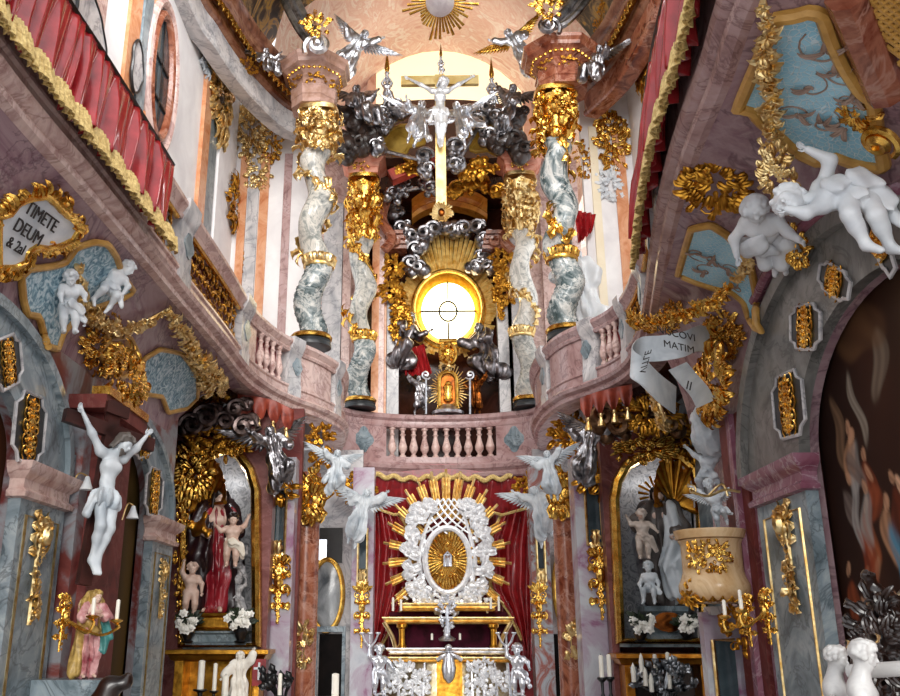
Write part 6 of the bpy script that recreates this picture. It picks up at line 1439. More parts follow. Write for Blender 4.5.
def bouquet(label, px, pyt, pyb, w, Y, seed):
    b = at(px, pyb, Y); s = Y / 900; H = (pyb - pyt) * s; t = thing('flower_vase', label, 'flowers', b); rs = random.Random(seed)
    part('vase', MB().lathe([(.06, 0), (.09, .02), (.05, H * .08), (.1, H * .3), (.07, H * .42), (.1, H * .46)], b, 14), IRON, t); g = MB(); f = MB()
    for i in range(22):
        a = rs.uniform(0, 2 * PI); d = vec((math.cos(a) * w * s * .45, math.sin(a) * .12, H * rs.uniform(.1, .5))); o = vec(b) + vec((0, 0, H * .42)); g.tube([o, o + d * .6, o + d], .008, 4); leaf(g, o + d * .5, d, vec((0, -1, .5)), .2, .07, .8, 2, 5)
    part('leaves', g, LEAFG, t)
    for i in range(14):
        a = rs.uniform(0, 2 * PI); q = math.sqrt(rs.random()); c = vec(b) + vec((math.cos(a) * q * w * s * .5, -.1 - .06 * rs.random(), H * (.66 + .3 * math.sin(a) * q))); f = MB(); flower(f, c, (rs.uniform(-.4, .4), -1, .3), rs.uniform(.05, .075), 6, rs); f.ball(c + vec((0, -.02, 0)), .035, 6, 5); part('blossom', f, BLOOM, t)
bouquet('vase of white flowers left of the Madonna pedestal', 187, 612, 643, 20, 13.0, 1); bouquet('vase of white flowers right of the Madonna pedestal', 240, 610, 643, 24, 13.0, 2)
bouquet('vase of white flowers left of the grey saint pedestal', 641, 614, 643, 22, 13.0, 3); bouquet('white flowers right of the grey saint pedestal, by the pulpit', 687, 618, 640, 16, 12.9, 4)
# cabinet figures
angel('small white figure of the risen Christ in the golden cabinet', dict(eR=(.18, -.04, .86), hR=(.22, -.06, 1.0), eL=(-.2, -.06, .68), hL=(-.26, -.1, .6)), sz(54, 12.7), .1, plain('bone white paint', 'd9d2c6', 'efe9de', .5), at(239, 682, 12.75), seed=61, wings=False, hair='beard', cat='statue', name='saint_statue', robe_=True, hem=.1)
c = at(253, 659, 12.75); e = at(265, 686, 12.75); t = thing('banner', 'small red banner with a white cross in the golden cabinet', 'banner', e); s = 12.75 / 900
part('cloth', MB().bbox((c.x, 12.75, e.z), (e.x, 12.78, c.z)), REDC, t, smooth=False); x, z = (c.x + e.x) / 2, c.z * .55 + e.z * .45
part('white_cross', MB().bbox((x - .014, 12.735, z - .11), (x + .014, 12.755, z + .11)).bbox((x - .07, 12.735, z + .02), (x + .07, 12.755, z + .05)), STUCCO, t, smooth=False); part('pole', MB().tube([at(253, 653, 12.78), at(251, 700, 12.78)], .015, 6), GOLD, t)
# ------------------------------------------------------------------ saint altar, right
t = saint('dark haired saint with long beard and grey robe in the right altar niche', dict(eL=(-.19, -.1, .66), hL=(-.16, -.24, .7), eR=(.18, -.05, .62), hR=(.1, -.18, .55)), sz(106, YM), -.25, GREYM, at(667, 604, YM), 71, hair='beard', rmat=plain('dark grey painted robe', '2c2624', '6a625e', .4, 5), skin=SKIN, look=(-.3, -1, -.1))
part('cloak', cloth([(.1, -.06, .8), (.12, -.1, .55), (.06, -.12, .3), (.1, -.1, .1)], [.06, .075, .085, .1], 62, 5), STUC2, t, local=True)
m = MB(); rays(m, (0, .06, .93), X1, Zv, N1, .08, .19, 18, .016, 3, .3); part('halo_rays', m, DGOLD, t, local=True)
angel('pale painted child held up by the bearded saint', dict(eL=(-.2, -.03, .66), hL=(-.26, -.06, .78), eR=(.2, -.05, .6), hR=(.25, -.1, .52)), sz(48, YM), -.2, plain('pale flesh', 'b8a698', 'd4c6ba', .45), at(643, 537, YM - .3), child=True, wings=False, seed=72, hair='short', cat='statue', name='child_statue')
angel('grey stucco putto sitting left of the saint pedestal', dict(kL=(-.1, -.2, .36), aL=(-.11, -.2, .16), tL=(-.12, -.28, .12), kR=(.1, -.2, .36), aR=(.1, -.18, .15), tR=(.11, -.26, .11), eL=(-.2, 0, .5)), sz(44, YM), -.4, STUC2, at(650, 588, YM - .35), child=True, wings=False, seed=73, hair='curly', cat='putto', name='putto')
solo('stucco_drapery', cloth([vec(at(650, 512, YM + .3)), vec(at(648, 545, YM + .2)), vec(at(655, 580, YM + .15))], [.12, .22, .2], 16, 5, 7, .03), SILV, 'pale glittering drapery behind the child in the right niche', 'drapery')
pedestal('grey marble pedestal with dark relief under the bearded saint', 668, 606, 640, 34, 13.15, LGREY, IRON)
p = at(668, 622, 13.1); solo('pedestal_relief', MB().prism([(.24 * math.cos(q) * (1 + .15 * math.cos(4 * q)), .13 * math.sin(q)) for q in np.linspace(0, 2 * PI, 25)[:-1]], p, X1, Zv, N1, .03), BRONZE, 'dark oval relief on the grey saint pedestal', 'relief')
# painted statue by the narrow arch
t = saint('painted gilded statue of a veiled woman in rose robe beside the gold sconce', dict(eL=(-.16, -.1, .68), hL=(-.03, -.2, .7), eR=(.16, -.1, .68), hR=(.03, -.2, .7), hea=(.02, -.03, .925)), sz(76, 7.75), .75, PINKR, at(86, 678, 7.75), 81, hair='long', rmat=PINKR, skin=SKIN, look=(.2, -1, -.1), q=.74)
for o in kids(t):
    if o.name.startswith('hair'): o.data.materials[0] = BLOND
part('mantle', sculpt([('c', (-.09, .02, .84), (-.15, .0, .06), .065, .07), ('c', (.08, .03, .84), (.14, -.02, .5), .06, .05), ('e', (0, .06, .8), (.13, .07, .2)), ('c', (-.12, -.02, .7), (.02, -.12, .52), .05, .05)], 1 / 62, .05, folds(9, .014, (0, .1))), BLOND, t, local=True)
part('lining', cloth([(.14, -.05, .62), (.17, -.06, .45), (.13, -.08, .3)], [.05, .06, .04], 62, 3), GRNR, t, local=True)
p = at(86, 679, 7.75); solo('statue_bracket', MB().bbox((-3.21, 7.6, p.z - .14), (p.x + .2, 7.95, p.z)), LGREY, 'grey marble bracket under the painted veiled statue', 'bracket', smooth=False)
# ------------------------------------------------------------------ stucco panels, cartouches and garlands on the coves
def patch(mb, poly, off=.03, nr=9, nb=64):
    """a field laid on the cove inside a pixel outline, returned with its lifted outline"""
    P = np.array(poly + [poly[0]], float); O = resample(P, nb + 1)[:-1]; c = O.mean(0); V = []; nn = []
    for t in np.linspace(1, 0, nr)[:-1]:
        for q in O:
            x = c + (q - c) * t; p, n = hit(*x); V.append(vec(p + n * off))
            if t == 1: nn.append(n)
    p, n = hit(*c); V.append(vec(p + n * off)); f = []
    for i in range(nr - 2):
        for j in range(nb): k = (j + 1) % nb; f.append((i * nb + j, i * nb + k, (i + 1) * nb + k, (i + 1) * nb + j))
    b = (nr - 2) * nb; f += [(b + j, b + (j + 1) % nb, len(V) - 1) for j in range(nb)]
    sk = len(V); V += [V[j] - vec(nn[j]) * (off + .02) for j in range(nb)]; f += [(j, sk + j, sk + (j + 1) % nb, (j + 1) % nb) for j in range(nb)]
    mb.add(np.array(V), f); return [Vector(v) for v in V[:nb]], n
def tend(mb, px, py, r, seed, n_=1):
    c, n = hit(px, py); rs = random.Random(seed); u, v, _ = frame_of(n, (0, 0, 1)); sc_ = (c - CAM).length / F
    a = rs.uniform(0, 6); scroll(mb, vec(c + n * .035), u * math.cos(a) + v * math.sin(a), v * math.cos(a) - u * math.sin(a), n, r * sc_, 1.2, .09, 3.2, 22, rs.choice((-1, 1)))
    for k in range(3): b = rs.uniform(0, 6); leaf(mb, vec(c + n * .03), u * math.cos(b) + v * math.sin(b), n, r * sc_ * 1.5, r * sc_ * .45, .6, 3, 6)
def panel(label, poly, field, frame, w, tends=()):
    m = MB(); O, n = patch(m, poly); lo = min(O, key=lambda p: p.z); t = thing('stucco_relief', label, 'relief', lo)
    part('field', m, field, t, sharp=60); part('frame', MB().tube(O, w, 8, close=True), frame, t)
    if tends:
        g = MB()
        for i, (x, y, r) in enumerate(tends): tend(g, x, y, r, i + len(poly))
        part('tendrils', g, TAUPE, t)
    return t
panel('large light blue panel with taupe tendrils at the upper right', [(738, 105), (752, 72), (766, 40), (778, 14), (796, 12), (812, 7), (824, 12), (832, 36), (846, 64), (862, 88), (876, 98), (878, 120), (888, 166), (868, 163), (850, 158), (836, 152), (822, 160), (800, 150), (780, 132), (762, 118), (752, 106)], BLUEP, OCHRE, .045,
    [(826, 48, 16), (838, 70, 12), (858, 92, 12), (812, 84, 12), (800, 110, 12), (824, 120, 12), (846, 124, 12), (850, 96, 9)])
panel('smaller light blue panel with dark tendrils left below the white putti', [(679, 272), (686, 246), (692, 226), (712, 222), (728, 232), (742, 246), (752, 262), (758, 290), (760, 330), (752, 318), (746, 300), (734, 290), (716, 286), (698, 280)], BLUEP, OCHRE, .035, [(698, 250, 10), (714, 256, 9), (706, 268, 9), (730, 266, 8), (740, 286, 7)])
panel('grey blue wave patterned panel behind the two white putti', [(18, 276), (26, 268), (44, 266), (62, 262), (74, 246), (92, 240), (106, 242), (114, 254), (122, 276), (132, 290), (120, 297), (94, 306), (74, 316), (60, 332), (54, 350), (44, 346), (39, 328), (36, 316), (24, 314), (20, 300)], BLUEG, OCHRE, .032)
panel('grey blue feathered panel with ochre edges above the narrow arch', [(136, 380), (142, 358), (158, 348), (180, 352), (196, 372), (196, 396), (184, 408), (166, 412), (160, 396), (146, 394)], BLUEG, OCHRE, .03)
panel('ochre and red striped stucco panel over the crucifix capital', [(96, 352), (108, 338), (128, 336), (136, 352), (132, 372), (118, 378), (104, 366)], marble('ochre red stucco', ['8a3a26', 'b8862e', '6a2a22', 'c9983c'], 4, .4, .6), OCHRE, .025)
# inscription cartouche, left
ctr = [(-10, 214), (2, 211), (10, 200), (24, 194), (40, 192), (50, 198), (58, 208), (70, 215), (73, 224), (66, 236), (54, 242), (40, 246), (28, 244), (20, 250), (18, 260), (6, 266), (-10, 266)]
m = MB(); O, n = patch(m, ctr, .07); t = thing('cartouche', 'white inscription cartouche in a gilded rocaille frame at the left', 'cartouche', min(O, key=lambda p: p.z))
part('field', m, STUCCO, t, sharp=60); g = MB(); g.tube(O, .03, 8, close=True); rs = random.Random(4)
cc = sum(O, Vector()) / len(O); U_ = vec((onpl(44, 225, cc, n) - onpl(16, 205, cc, n)).normalized()); V_ = np.cross(vec(n), U_); V_ = V_ if V_[2] > 0 else -V_
for i in range(0, len(O), 1):
    d = nrm(vec(O[i] - cc)); leaf(g, vec(O[i]), d + .5 * np.cross(vec(n), d) * rs.choice((-1, 1)), n, rs.uniform(.1, .2), rs.uniform(.06, .11), rs.uniform(.7, 1.4), 3, 6)
    if i % 4 == 0: scroll(g, vec(O[i]) + d * .05, d, np.cross(vec(n), d), n, rs.uniform(.05, .08), 1.4, .24, 1, 16, rs.choice((-1, 1)))
part('gilt_frame', g, GOLD, t)
def words(parent, txt, c, u, v, n, size, mat=LETTER, nm='lettering'):
    cu = bpy.data.curves.new(nm, 'FONT'); cu.body = txt; cu.size = size; cu.align_x = 'CENTER'; cu.align_y = 'CENTER'; cu.extrude = .004
    ob = bpy.data.objects.new(nm, cu); COL.objects.link(ob); dg = bpy.context.evaluated_depsgraph_get(); me = bpy.data.meshes.new_from_object(ob.evaluated_get(dg)); bpy.data.objects.remove(ob)
    R = np.stack([nrm(u), nrm(v), nrm(n)], 1); vs = np.array([list(q.co) for q in me.vertices]) @ R.T + vec(c); m = MB().add(vs, [tuple(p.vertices) for p in me.polygons]); bpy.data.meshes.remove(me)
    return part(nm, m, mat, parent, smooth=False)
off = .075; p0, n0 = hit(35, 222)
def tx(px, py, s, w):
    p, n = hit(px, py); words(t, w, p + n * (off + .012), U_, V_, n, s)
tx(33, 213, .15, 'TIMETE'); tx(19, 229, .15, 'DEUM'); tx(6, 243, .12, '& 2al')

def strand(label, pts, r, mat, seed, lift=.05, group=None):
    P = []; N = Vector()
    for x, y in resample(np.array(pts, float), max(6, len(pts) * 3)): p, n = hit(x, y); P.append(p + n * lift); N += n
    g = MB(); garland(g, P, N.normalized(), r, seed, 1.1); return solo('gilt_garland', g, mat, label, 'garland', group)
strand('pale gold garland hanging down over the large blue panel', [(764, -14), (770, 10), (764, 34), (770, 52), (774, 78), (776, 104), (778, 132)], .085, PGOLD, 1, .1)
strand('gilded garland swinging over the red rimmed arch by the banner', [(740, 272), (728, 288), (706, 298), (682, 306), (662, 308), (648, 320), (642, 338)], .13, GOLD, 3, .16)
strand('gilded garland rising beside the smaller blue panel', [(752, 228), (756, 250), (742, 272)], .07, PGOLD, 4, .1)
strand('gilded garland crossing the banner downwards', [(660, 326), (668, 350), (680, 378), (690, 402), (698, 430)], .11, PGOLD, 5, .35)
strand('gilded garland looping below the grey wave panel', [(72, 262), (72, 282), (80, 306), (98, 324), (124, 328), (148, 316), (166, 306)], .1, PGOLD, 6)
strand('gilded garland trailing down along the gallery cornice', [(166, 306), (176, 326), (190, 346), (206, 366), (222, 388)], .14, PGOLD, 7, .08)
strand('gilded garland beside the feathered panel', [(188, 362), (200, 376), (206, 392)], .1, PGOLD, 8, .05)
goldwork('gilt_ornament', 'large gilded rocaille over the crucifix capital', 'ornament', 98, 352, 52, 56, 9, GOLD, 110, .24, 10, 8)
goldwork('gilt_ornament', 'gilded foliage spray above the striped stucco panel', 'ornament', 108, 318, 50, 24, 10, DGOLD, 50, .3, 6, 4)
def frontgold(lab, px, py, wpx, hpx, d, seed, mat, k, size=.28, scr=8, fl=3):
    p, n = hit(px, py); q = p - ray(px, py).normalized() * d; nv = nrm(vec(n) * .6 - vec(ray(px, py).normalized())); u, v, _ = frame_of(nv, (0, 0, 1)); u = -u if u[0] < 0 else u; v = v if v[2] > 0 else -v; s = (q - CAM).dot(WV) / F
    g = MB(); cluster(g, vec(q), u, v, nv, wpx * s / 2, hpx * s / 2, seed, k, size, scr, fl); return solo('gilt_ornament', g, mat, lab, 'ornament')
frontgold('gilded rocaille scrolls left of the white putti over the arch', 714, 182, 64, 74, .12, 11, DGOLD, 70, .26, 14, 2)
frontgold('gilded blossoms between the two white putti over the arch', 780, 176, 32, 86, .62, 17, PGOLD, 60, .4, 6, 14)
frontgold('gilded foliage hanging under the white putti beside the arch', 796, 246, 24, 44, .15, 18, GOLD, 40, .4, 5, 4)
goldwork('gilt_ornament', 'bushy gilded foliage left of the smaller blue panel', 'ornament', 672, 316, 56, 56, 12, GOLD, 120, .26, 8, 10)
goldwork('gilt_ornament', 'gilded foliage under the red rim right of the banner', 'ornament', 724, 336, 52, 56, 13, GOLD, 120, .26, 8, 8)
goldwork('gilt_ornament', 'gilded cluster at the corner under the left gallery tassels', 'ornament', 214, 402, 60, 24, 15, DGOLD, 60, .3, 6, 5)
g = MB(); c, n = hit(890, 128); u, v, _ = frame_of(n, (0, 0, 1)); scroll(g, vec(c + n * .12), u, v, n, .12, 1.8, .34, .5, 30); cluster(g, vec(c + n * .05) + v * .22, u, v, n, .12, .16, 3, 24, .4, 3, 3)
solo('gilt_volute', g, GOLD, 'big gilded volute at the right picture edge', 'ornament')
# red rim of the cove over the right altar and banded stucco
solo('stucco_moulding', MB().tube(smooth_path([at(x, y, 9.0 - .055 * i) for i, (x, y) in enumerate([(662, 292), (676, 283), (694, 281), (712, 287), (730, 301), (742, 320), (750, 346), (754, 372), (757, 400)])], 5), .055, 8), REDM, 'red marble rim curving over the gilded foliage left of the large arch', 'moulding')
for lab, pts, r, mt in (('dark red band at the upper right picture corner', [(848, -10), (862, 24), (876, 58), (890, 92)], .12, BRNR), ('mauve moulded rim above the large arch', [(756, 300), (770, 270), (790, 240), (818, 214), (850, 200), (900, 190)], .05, VIOL)):
    P = [hit(x, y)[0] + hit(x, y)[1] * .02 for x, y in resample(np.array(pts, float), 20)]; solo('stucco_moulding', MB().tube(smooth_path(P, 2), r, 8), mt, lab, 'moulding')
m = MB(); P0 = [(868, -6), (880, 22), (892, 46), (906, 60), (906, -6)]; O, n = patch(m, P0, .03, 5, 40); t = thing('gilt_lattice', 'gilded lattice panel cut by the upper right corner', 'wall panel', min(O, key=lambda p: p.z)); part('ground', m, BRONZE, t); g = MB()
for k in range(-6, 8):
    for s in (1, -1):
        q = []
        for tt in np.linspace(0, 1, 8):
            x = 864 + 44 * tt; y = 8 * k + s * 34 * (tt - .5) + 20
            if y < (x - 868) * 1.75 + 2: p, nn_ = hit(x, y); q.append(p + nn_ * .05)
        if len(q) > 1: g.tube(q, .014, 5)
part('lattice', g, OCHRE, t)
# banner scroll with worn lettering on the right
def ribbon(label, pts, wdir, w, mat, nm='stucco_banner', cat='banner', seed=0):
    P = smooth_path([vec(p) for p in pts], 8); W = vec(wdir); G = np.array([[p + W * w * x for x in (-.5, -.25, 0, .25, .5)] for p in P]); n = nrm(np.cross(P[len(P) // 2 + 1] - P[len(P) // 2], W)); n = n if np.dot(n, vec(CAM) - P[0]) > 0 else -n
    t = thing(nm, label, cat, P[0]); part('sheet', MB().slab(G, n, .02), mat, t); return t, P, n
Yb = 8.6
def B(px, py, dy=0): return vec(at(px, py, Yb + dy))
t, P, n = ribbon('pale stucco inscription scroll unrolling among gilded foliage on the right', [B(718, 342, .25), B(700, 338, .1), B(684, 344, .0), B(662, 348, .1), B(640, 350, .15), B(632, 362, -.05), B(644, 372, -.12), B(660, 388, -.05), B(676, 400, .1)], (.05, .05, .3), .95, STUC2)
words(t, 'NISCOVI', B(676, 334, -.16), B(686, 338) - B(664, 333), (0, .0, 1), (0, -1, 0), .1); words(t, 'MATIM', B(679, 347, -.16), B(690, 351) - B(668, 346), (0, 0, 1), (0, -1, 0), .1); words(t, 'VITLE', B(645, 362, -.3), B(648, 352) - B(642, 374), (.9, 0, .3), (0, -1, 0), .1); words(t, 'II', B(689, 386, -.3), (1, 0, -.5), (.3, 0, 1), (0, -1, 0), .12)
ribbon('broken pale stucco slab below the inscription scroll', [B(678, 366, -.15), B(688, 378, -.1), B(700, 392, -.05), B(706, 404, 0)], (.26, .02, .12), .7, STUC2, 'stucco_slab', 'stucco')
# ------------------------------------------------------------------ white figures on the coves and walls
def on(px, py, d): p, n = hit(px, py); return p + n * d
def orient(t, plocal, ptarget, hlocal, htarget, fwd):
    up = nrm(vec(htarget) - vec(ptarget)); lz = nrm(vec(hlocal) - vec(plocal)); fw = nrm(vec(fwd) - up * np.dot(fwd, up)); z = up; y = -fw; x = np.cross(y, z)
    ly = nrm(vec((0, 1, 0)) - lz * lz[1]); lx = np.cross(ly, lz); A = np.stack([x, y, z], 1) @ np.stack([lx, ly, lz], 1).T
    t.rotation_euler = Matrix(A.tolist()).to_euler(); return pin(t, plocal, Vector(ptarget))
def near(px, py, d): p, n = hit(px, py); return p - ray(px, py).normalized() * d
hp_, pp_ = near(738, 170, .46), near(768, 238, .42)
t = angel('white stucco putto leaning from the cove, head bent over the gilded garland', dict(eL=(-.22, -.08, .56), hL=(-.2, -.2, .48), eR=(.2, -.1, .62), hR=(.3, -.2, .66), kL=(-.05, -.12, .22), aL=(-.02, .0, .04), tL=(-.03, -.08, -.02), kR=(.08, -.13, .22), aR=(.06, .0, .06), tR=(.06, -.08, .0)), .98, 0, STUCCO, pp_, child=True, seed=91, wings=False, look=(.1, -.85, -.35), hair='curly', cat='putto', name='putto', fl=((-.05, -.1, .5), (-.16, -.08, .42), (-.26, -.02, .46)), res=70)
orient(t, (0, 0, .42), pp_, (0, -.015, .83), hp_, vec((-.55, -.8, -.2)))
angel('white stucco putto lying over the large arch with one arm raised and bare legs hanging', dict(pel=(.12, 0, .5), wai=(.04, -.01, .48), che=(-.05, -.03, .45), nec=(-.14, -.06, .43), hea=(-.26, -.09, .44), sR=(-.07, .03, .53), eR=(.0, -.06, .68), hR=(-.12, -.12, .76), sL=(-.08, -.1, .37), eL=(-.18, -.18, .3), hL=(-.28, -.2, .34), pL=(.06, -.04, .44), pR=(.17, .03, .45), kL=(.06, -.15, .25), aL=(.12, -.09, .06), tL=(.19, -.13, .0), kR=(.2, -.09, .24), aR=(.25, .0, .05), tR=(.31, -.05, .0)), 1.02, -.45, STUCCO, near(856, 186, .55), child=True, seed=92, wings=False, look=(-.5, -.85, -.1), up=(-.7, 0, .7), hair='curly', cat='putto', name='putto', fl=((.0, -.09, .46), (.1, -.09, .4), (.22, -.04, .32)), res=70)
angel('white stucco putto turning right with arm up in the grey wave panel', dict(eL=(-.2, -.02, .76), hL=(-.3, -.04, .9), eR=(.18, -.08, .56), kL=(-.1, -.14, .28), aL=(-.12, 0, .14), kR=(.09, -.15, .3), aR=(.12, -.02, .16), hea=(.06, -.04, .82)), .66, .75, STUCCO, on(100, 282, .12), (0, r_(22)), child=True, seed=93, wings=False, look=(.8, -.5, -.3), hair='curly', cat='putto', name='putto')
angel('white stucco putto bending forward at the left end of the wave panel', dict(KNEEL_ := dict(wai=(0, -.04, .5), che=(0, -.1, .58), nec=(0, -.17, .66), hea=(-.02, -.24, .74), sL=(-.11, -.14, .63), sR=(.11, -.14, .63), eL=(-.16, -.22, .5), hL=(-.16, -.28, .38), eR=(.16, -.22, .52), hR=(.14, -.3, .42))), .62, .6, STUCCO, on(56, 302, .12), (0, r_(-8)), child=True, seed=94, wings=False, look=(-.3, -.7, -.7), hair='curly', cat='putto', name='putto')
angel('white stucco putto climbing on the wall between altar niche and red pilaster', ANG1, .66, -.6, STUC2, at(707, 474, 9.5), (0, r_(10)), child=True, seed=95, wings=False, hair='curly', cat='putto', name='putto')
angel('pale stucco putto above the pulpit reaching to the candle arm', ANG2, .5, -.4, STUC2, at(718, 510, 8.75), (0, r_(-10)), child=True, seed=96, wings=True, hair='curly', cat='putto', name='putto')
solo('stucco_drapery', cloth([vec(at(702, 418, 9.4)), vec(at(712, 438, 9.4)), vec(at(718, 452, 9.4))], [.12, .2, .05], 40, 4, 7, .014), STUC2, 'pale wedge of stucco drapery beside the red pilaster under the scroll', 'drapery')
# ------------------------------------------------------------------ tasselled lambrequins under the galleries
REDO = plain('orange red stucco cloth', '6a2216', 'a04632', .45, 6)
def lambrequin(label, pts, Y, n, seed):
    P = resample(lin(pts, Y), n * 8 + 1); t = thing('lambrequin', label, 'drape', P[n * 4]); m = MB(); G = []
    for i, p in enumerate(P): f = abs(math.sin(PI * i / 8)); G.append([p + vec((0, -.06 * math.sin(PI * i / 4) * y, -.34 * y * (.45 + .55 * f))) for y in np.linspace(0, 1, 6)])
    part('cloth', m.slab(np.array(G), N1, .02), REDO, t); 
    for i in range(4, n * 8, 8):
        p = P[i] + vec((0, -.03, -.35)); part('tassel', MB().lathe([(0, .03), (.025, .02), (.03, -.01), (.02, -.03), (.05, -.12), (.055, -.16), (0, -.165)], p, 10), PGOLD, t)
    return t
lambrequin('orange red tasselled lambrequin under the left gallery end', [(238, 394), (256, 396), (274, 400), (294, 410)], 13.0, 4, 1); lambrequin('orange red tasselled lambrequin under the right gallery end', [(580, 398), (596, 392), (612, 388), (632, 384)], 12.4, 4, 2)
solo('stucco_canopy', puffs(MB(), lin([(196, 428), (210, 420), (228, 424), (246, 430), (238, 412)], 13.0), 8, (.07, .13)), metal('tarnished silver', '3a2a26', '8a7a76', .4, 7), 'tarnished silver cloud puffs above the Madonna altar crest', 'cloud'); solo('stucco_canopy', puffs(MB(), lin([(600, 420), (616, 428), (650, 420), (668, 428)], 12.8), 9, (.08, .16)), metal('dull bronze', '4a3020', '8a6a50', .4, 7), 'dull bronze cloud puffs above the saint altar crest', 'cloud')
g = MB(); cluster(g, A2(646, 414, 12.6), X1, Zv, N1, .5, .34, 6, 80, .26, 10, 8); solo('gilt_ornament', g, DGOLD, 'gilded foliage spray over the saint altar between tassels and scroll', 'ornament')
g = MB(); cluster(g, A2(214, 440, 12.9), X1, Zv, N1, .45, .22, 7, 60, .28, 8, 6); solo('gilt_ornament', g, DGOLD, 'gilded foliage spray over the Madonna altar arch', 'ornament')
# ------------------------------------------------------------------ sconces, lamps and candle arms
def sconce(label, px, py, h, Y, n, arms, seed):
    c = vec(at(px, py, Y)); s = Y / 900; n = nrm(n); u = nrm(np.cross((0, 0, 1), n)); t = thing('sconce', label, 'sconce', c - vec((0, 0, h * s / 2))); g = MB(); pendant(g, c, u, Zv, n, h * s * .36, h * s, seed); part('gilt_plate', g, GOLD, t)
    for dx, dy, ch in arms:
        e = vec(at(px + dx, py + dy, Y)) + n * .12; m = MB(); m.tube(smooth_path([c + n * .05, c * .5 + e * .5 + n * .1 - vec((0, 0, .1)), e + n * .02 - vec((0, 0, .03)), e], 5), .012, 6); m.lathe([(.015, 0), (.05, .02), (.055, .03), (.03, .04)], e, 10); a = part('arm', m, GOLD, t)
        q = MB().lathe([(.016, .03), (.016, .03 + ch * s), (.006, .04 + ch * s), (0, .04 + ch * s)], e, 8); part('candle', q, CANDLE, a)
    return t
sconce('gilded two armed sconce on the red wall beside the veiled statue', 62, 620, 56, 7.55, (1, -.35, 0), ((18, 0, 16), (42, 4, 18)), 1)
sconce('gilded sconce with candle at the right side of the pulpit', 749, 618, 50, 8.1, (-1, -.4, 0), ((-12, 2, 14), (4, -6, 16)), 2); sconce('gilded sconce on the mauve pilaster edge, second right of the pulpit', 768, 614, 54, 7.75, (-1, -.4, 0), ((-14, 0, 10),), 3)
g = MB(); g.tube(smooth_path([at(740, 492, 8.4), at(724, 490, 8.4), at(708, 496, 8.4), at(692, 492, 8.4)], 5), .014, 6); g.tube(smooth_path([at(708, 496, 8.4), at(722, 484, 8.4), at(728, 496, 8.4)], 5), .012, 6); scroll(g, vec(at(692, 490, 8.4)), X1, Zv, N1, .05, 1.4, .2, .5); solo('wall_bracket', g, PGOLD, 'thin pale gold scrolled bracket across the mauve strips above the pulpit', 'bracket')
for lab, x0, y0, x1, y1, Y in (('small white lamp cup on a wire arm left of the crucified figure', 70, 490, 87, 483, 7.9), ('small white lamp cup on a wire arm right of the crucified legs', 122, 520, 133, 512, 8.6)):
    a, b = at(x0, y0, Y), at(x1, y1, Y); t = thing('wall_lamp', lab, 'lamp', b); part('arm', MB().tube(smooth_path([a, a * .6 + b * .4 + Vector((0, 0, .12)), b + Vector((0, 0, .06))], 6), .008, 6), PGOLD, t); part('lamp_shade', MB().lathe([(.012, .06), (.02, .05), (.035, .0), (.06, -.06), (.055, -.06), (.03, 0)], b, 12), STUCCO, t)
# branched candelabrum in the dark cabinet
g = MB(); b = at(660, 700, 12.7); b.z = .6; t = thing('candelabrum', 'silver leafy candelabrum with candles in the dark cabinet', 'candelabrum', b); rs = random.Random(6)
for i in range(26):
    e = vec(at(632 + 62 * rs.random(), 664 + 26 * rs.random(), 12.6)); g.tube([vec(b), (vec(b) + e) / 2 + vec((0, -.05, .1)), e], .012, 5)
    for k in range(2): leaf(g, e, (rs.uniform(-1, 1), -.3, rs.uniform(-.2, 1)), N1, .16, .08, 1, 2, 5)
part('branches', g, GSTEEL, t)
for x, y in ((634, 672), (642, 662), (646, 676), (652, 682)):
    e = at(x, y + 10, 12.5); part('candle', MB().lathe([(.03, 0), (.03, .1), (.035, .12), (.02, .2), (0, .24)], e, 8), CANDLE, t)
g = MB(); b = at(283, 700, 12.7); b.z = .6; rs = random.Random(8)
for i in range(14): e = vec(at(264 + 30 * rs.random(), 672 + 18 * rs.random(), 12.6)); g.tube([vec(b), (vec(b) + e) / 2 + vec((0, -.05, .06)), e], .012, 5); leaf(g, e, (rs.uniform(-1, 1), -.3, rs.uniform(-.2, 1)), N1, .18, .09, 1, 2, 5)
solo('iron_stand', g, IRON, 'black leafy iron candle stand before the purple mottled pilaster', 'candle stand')
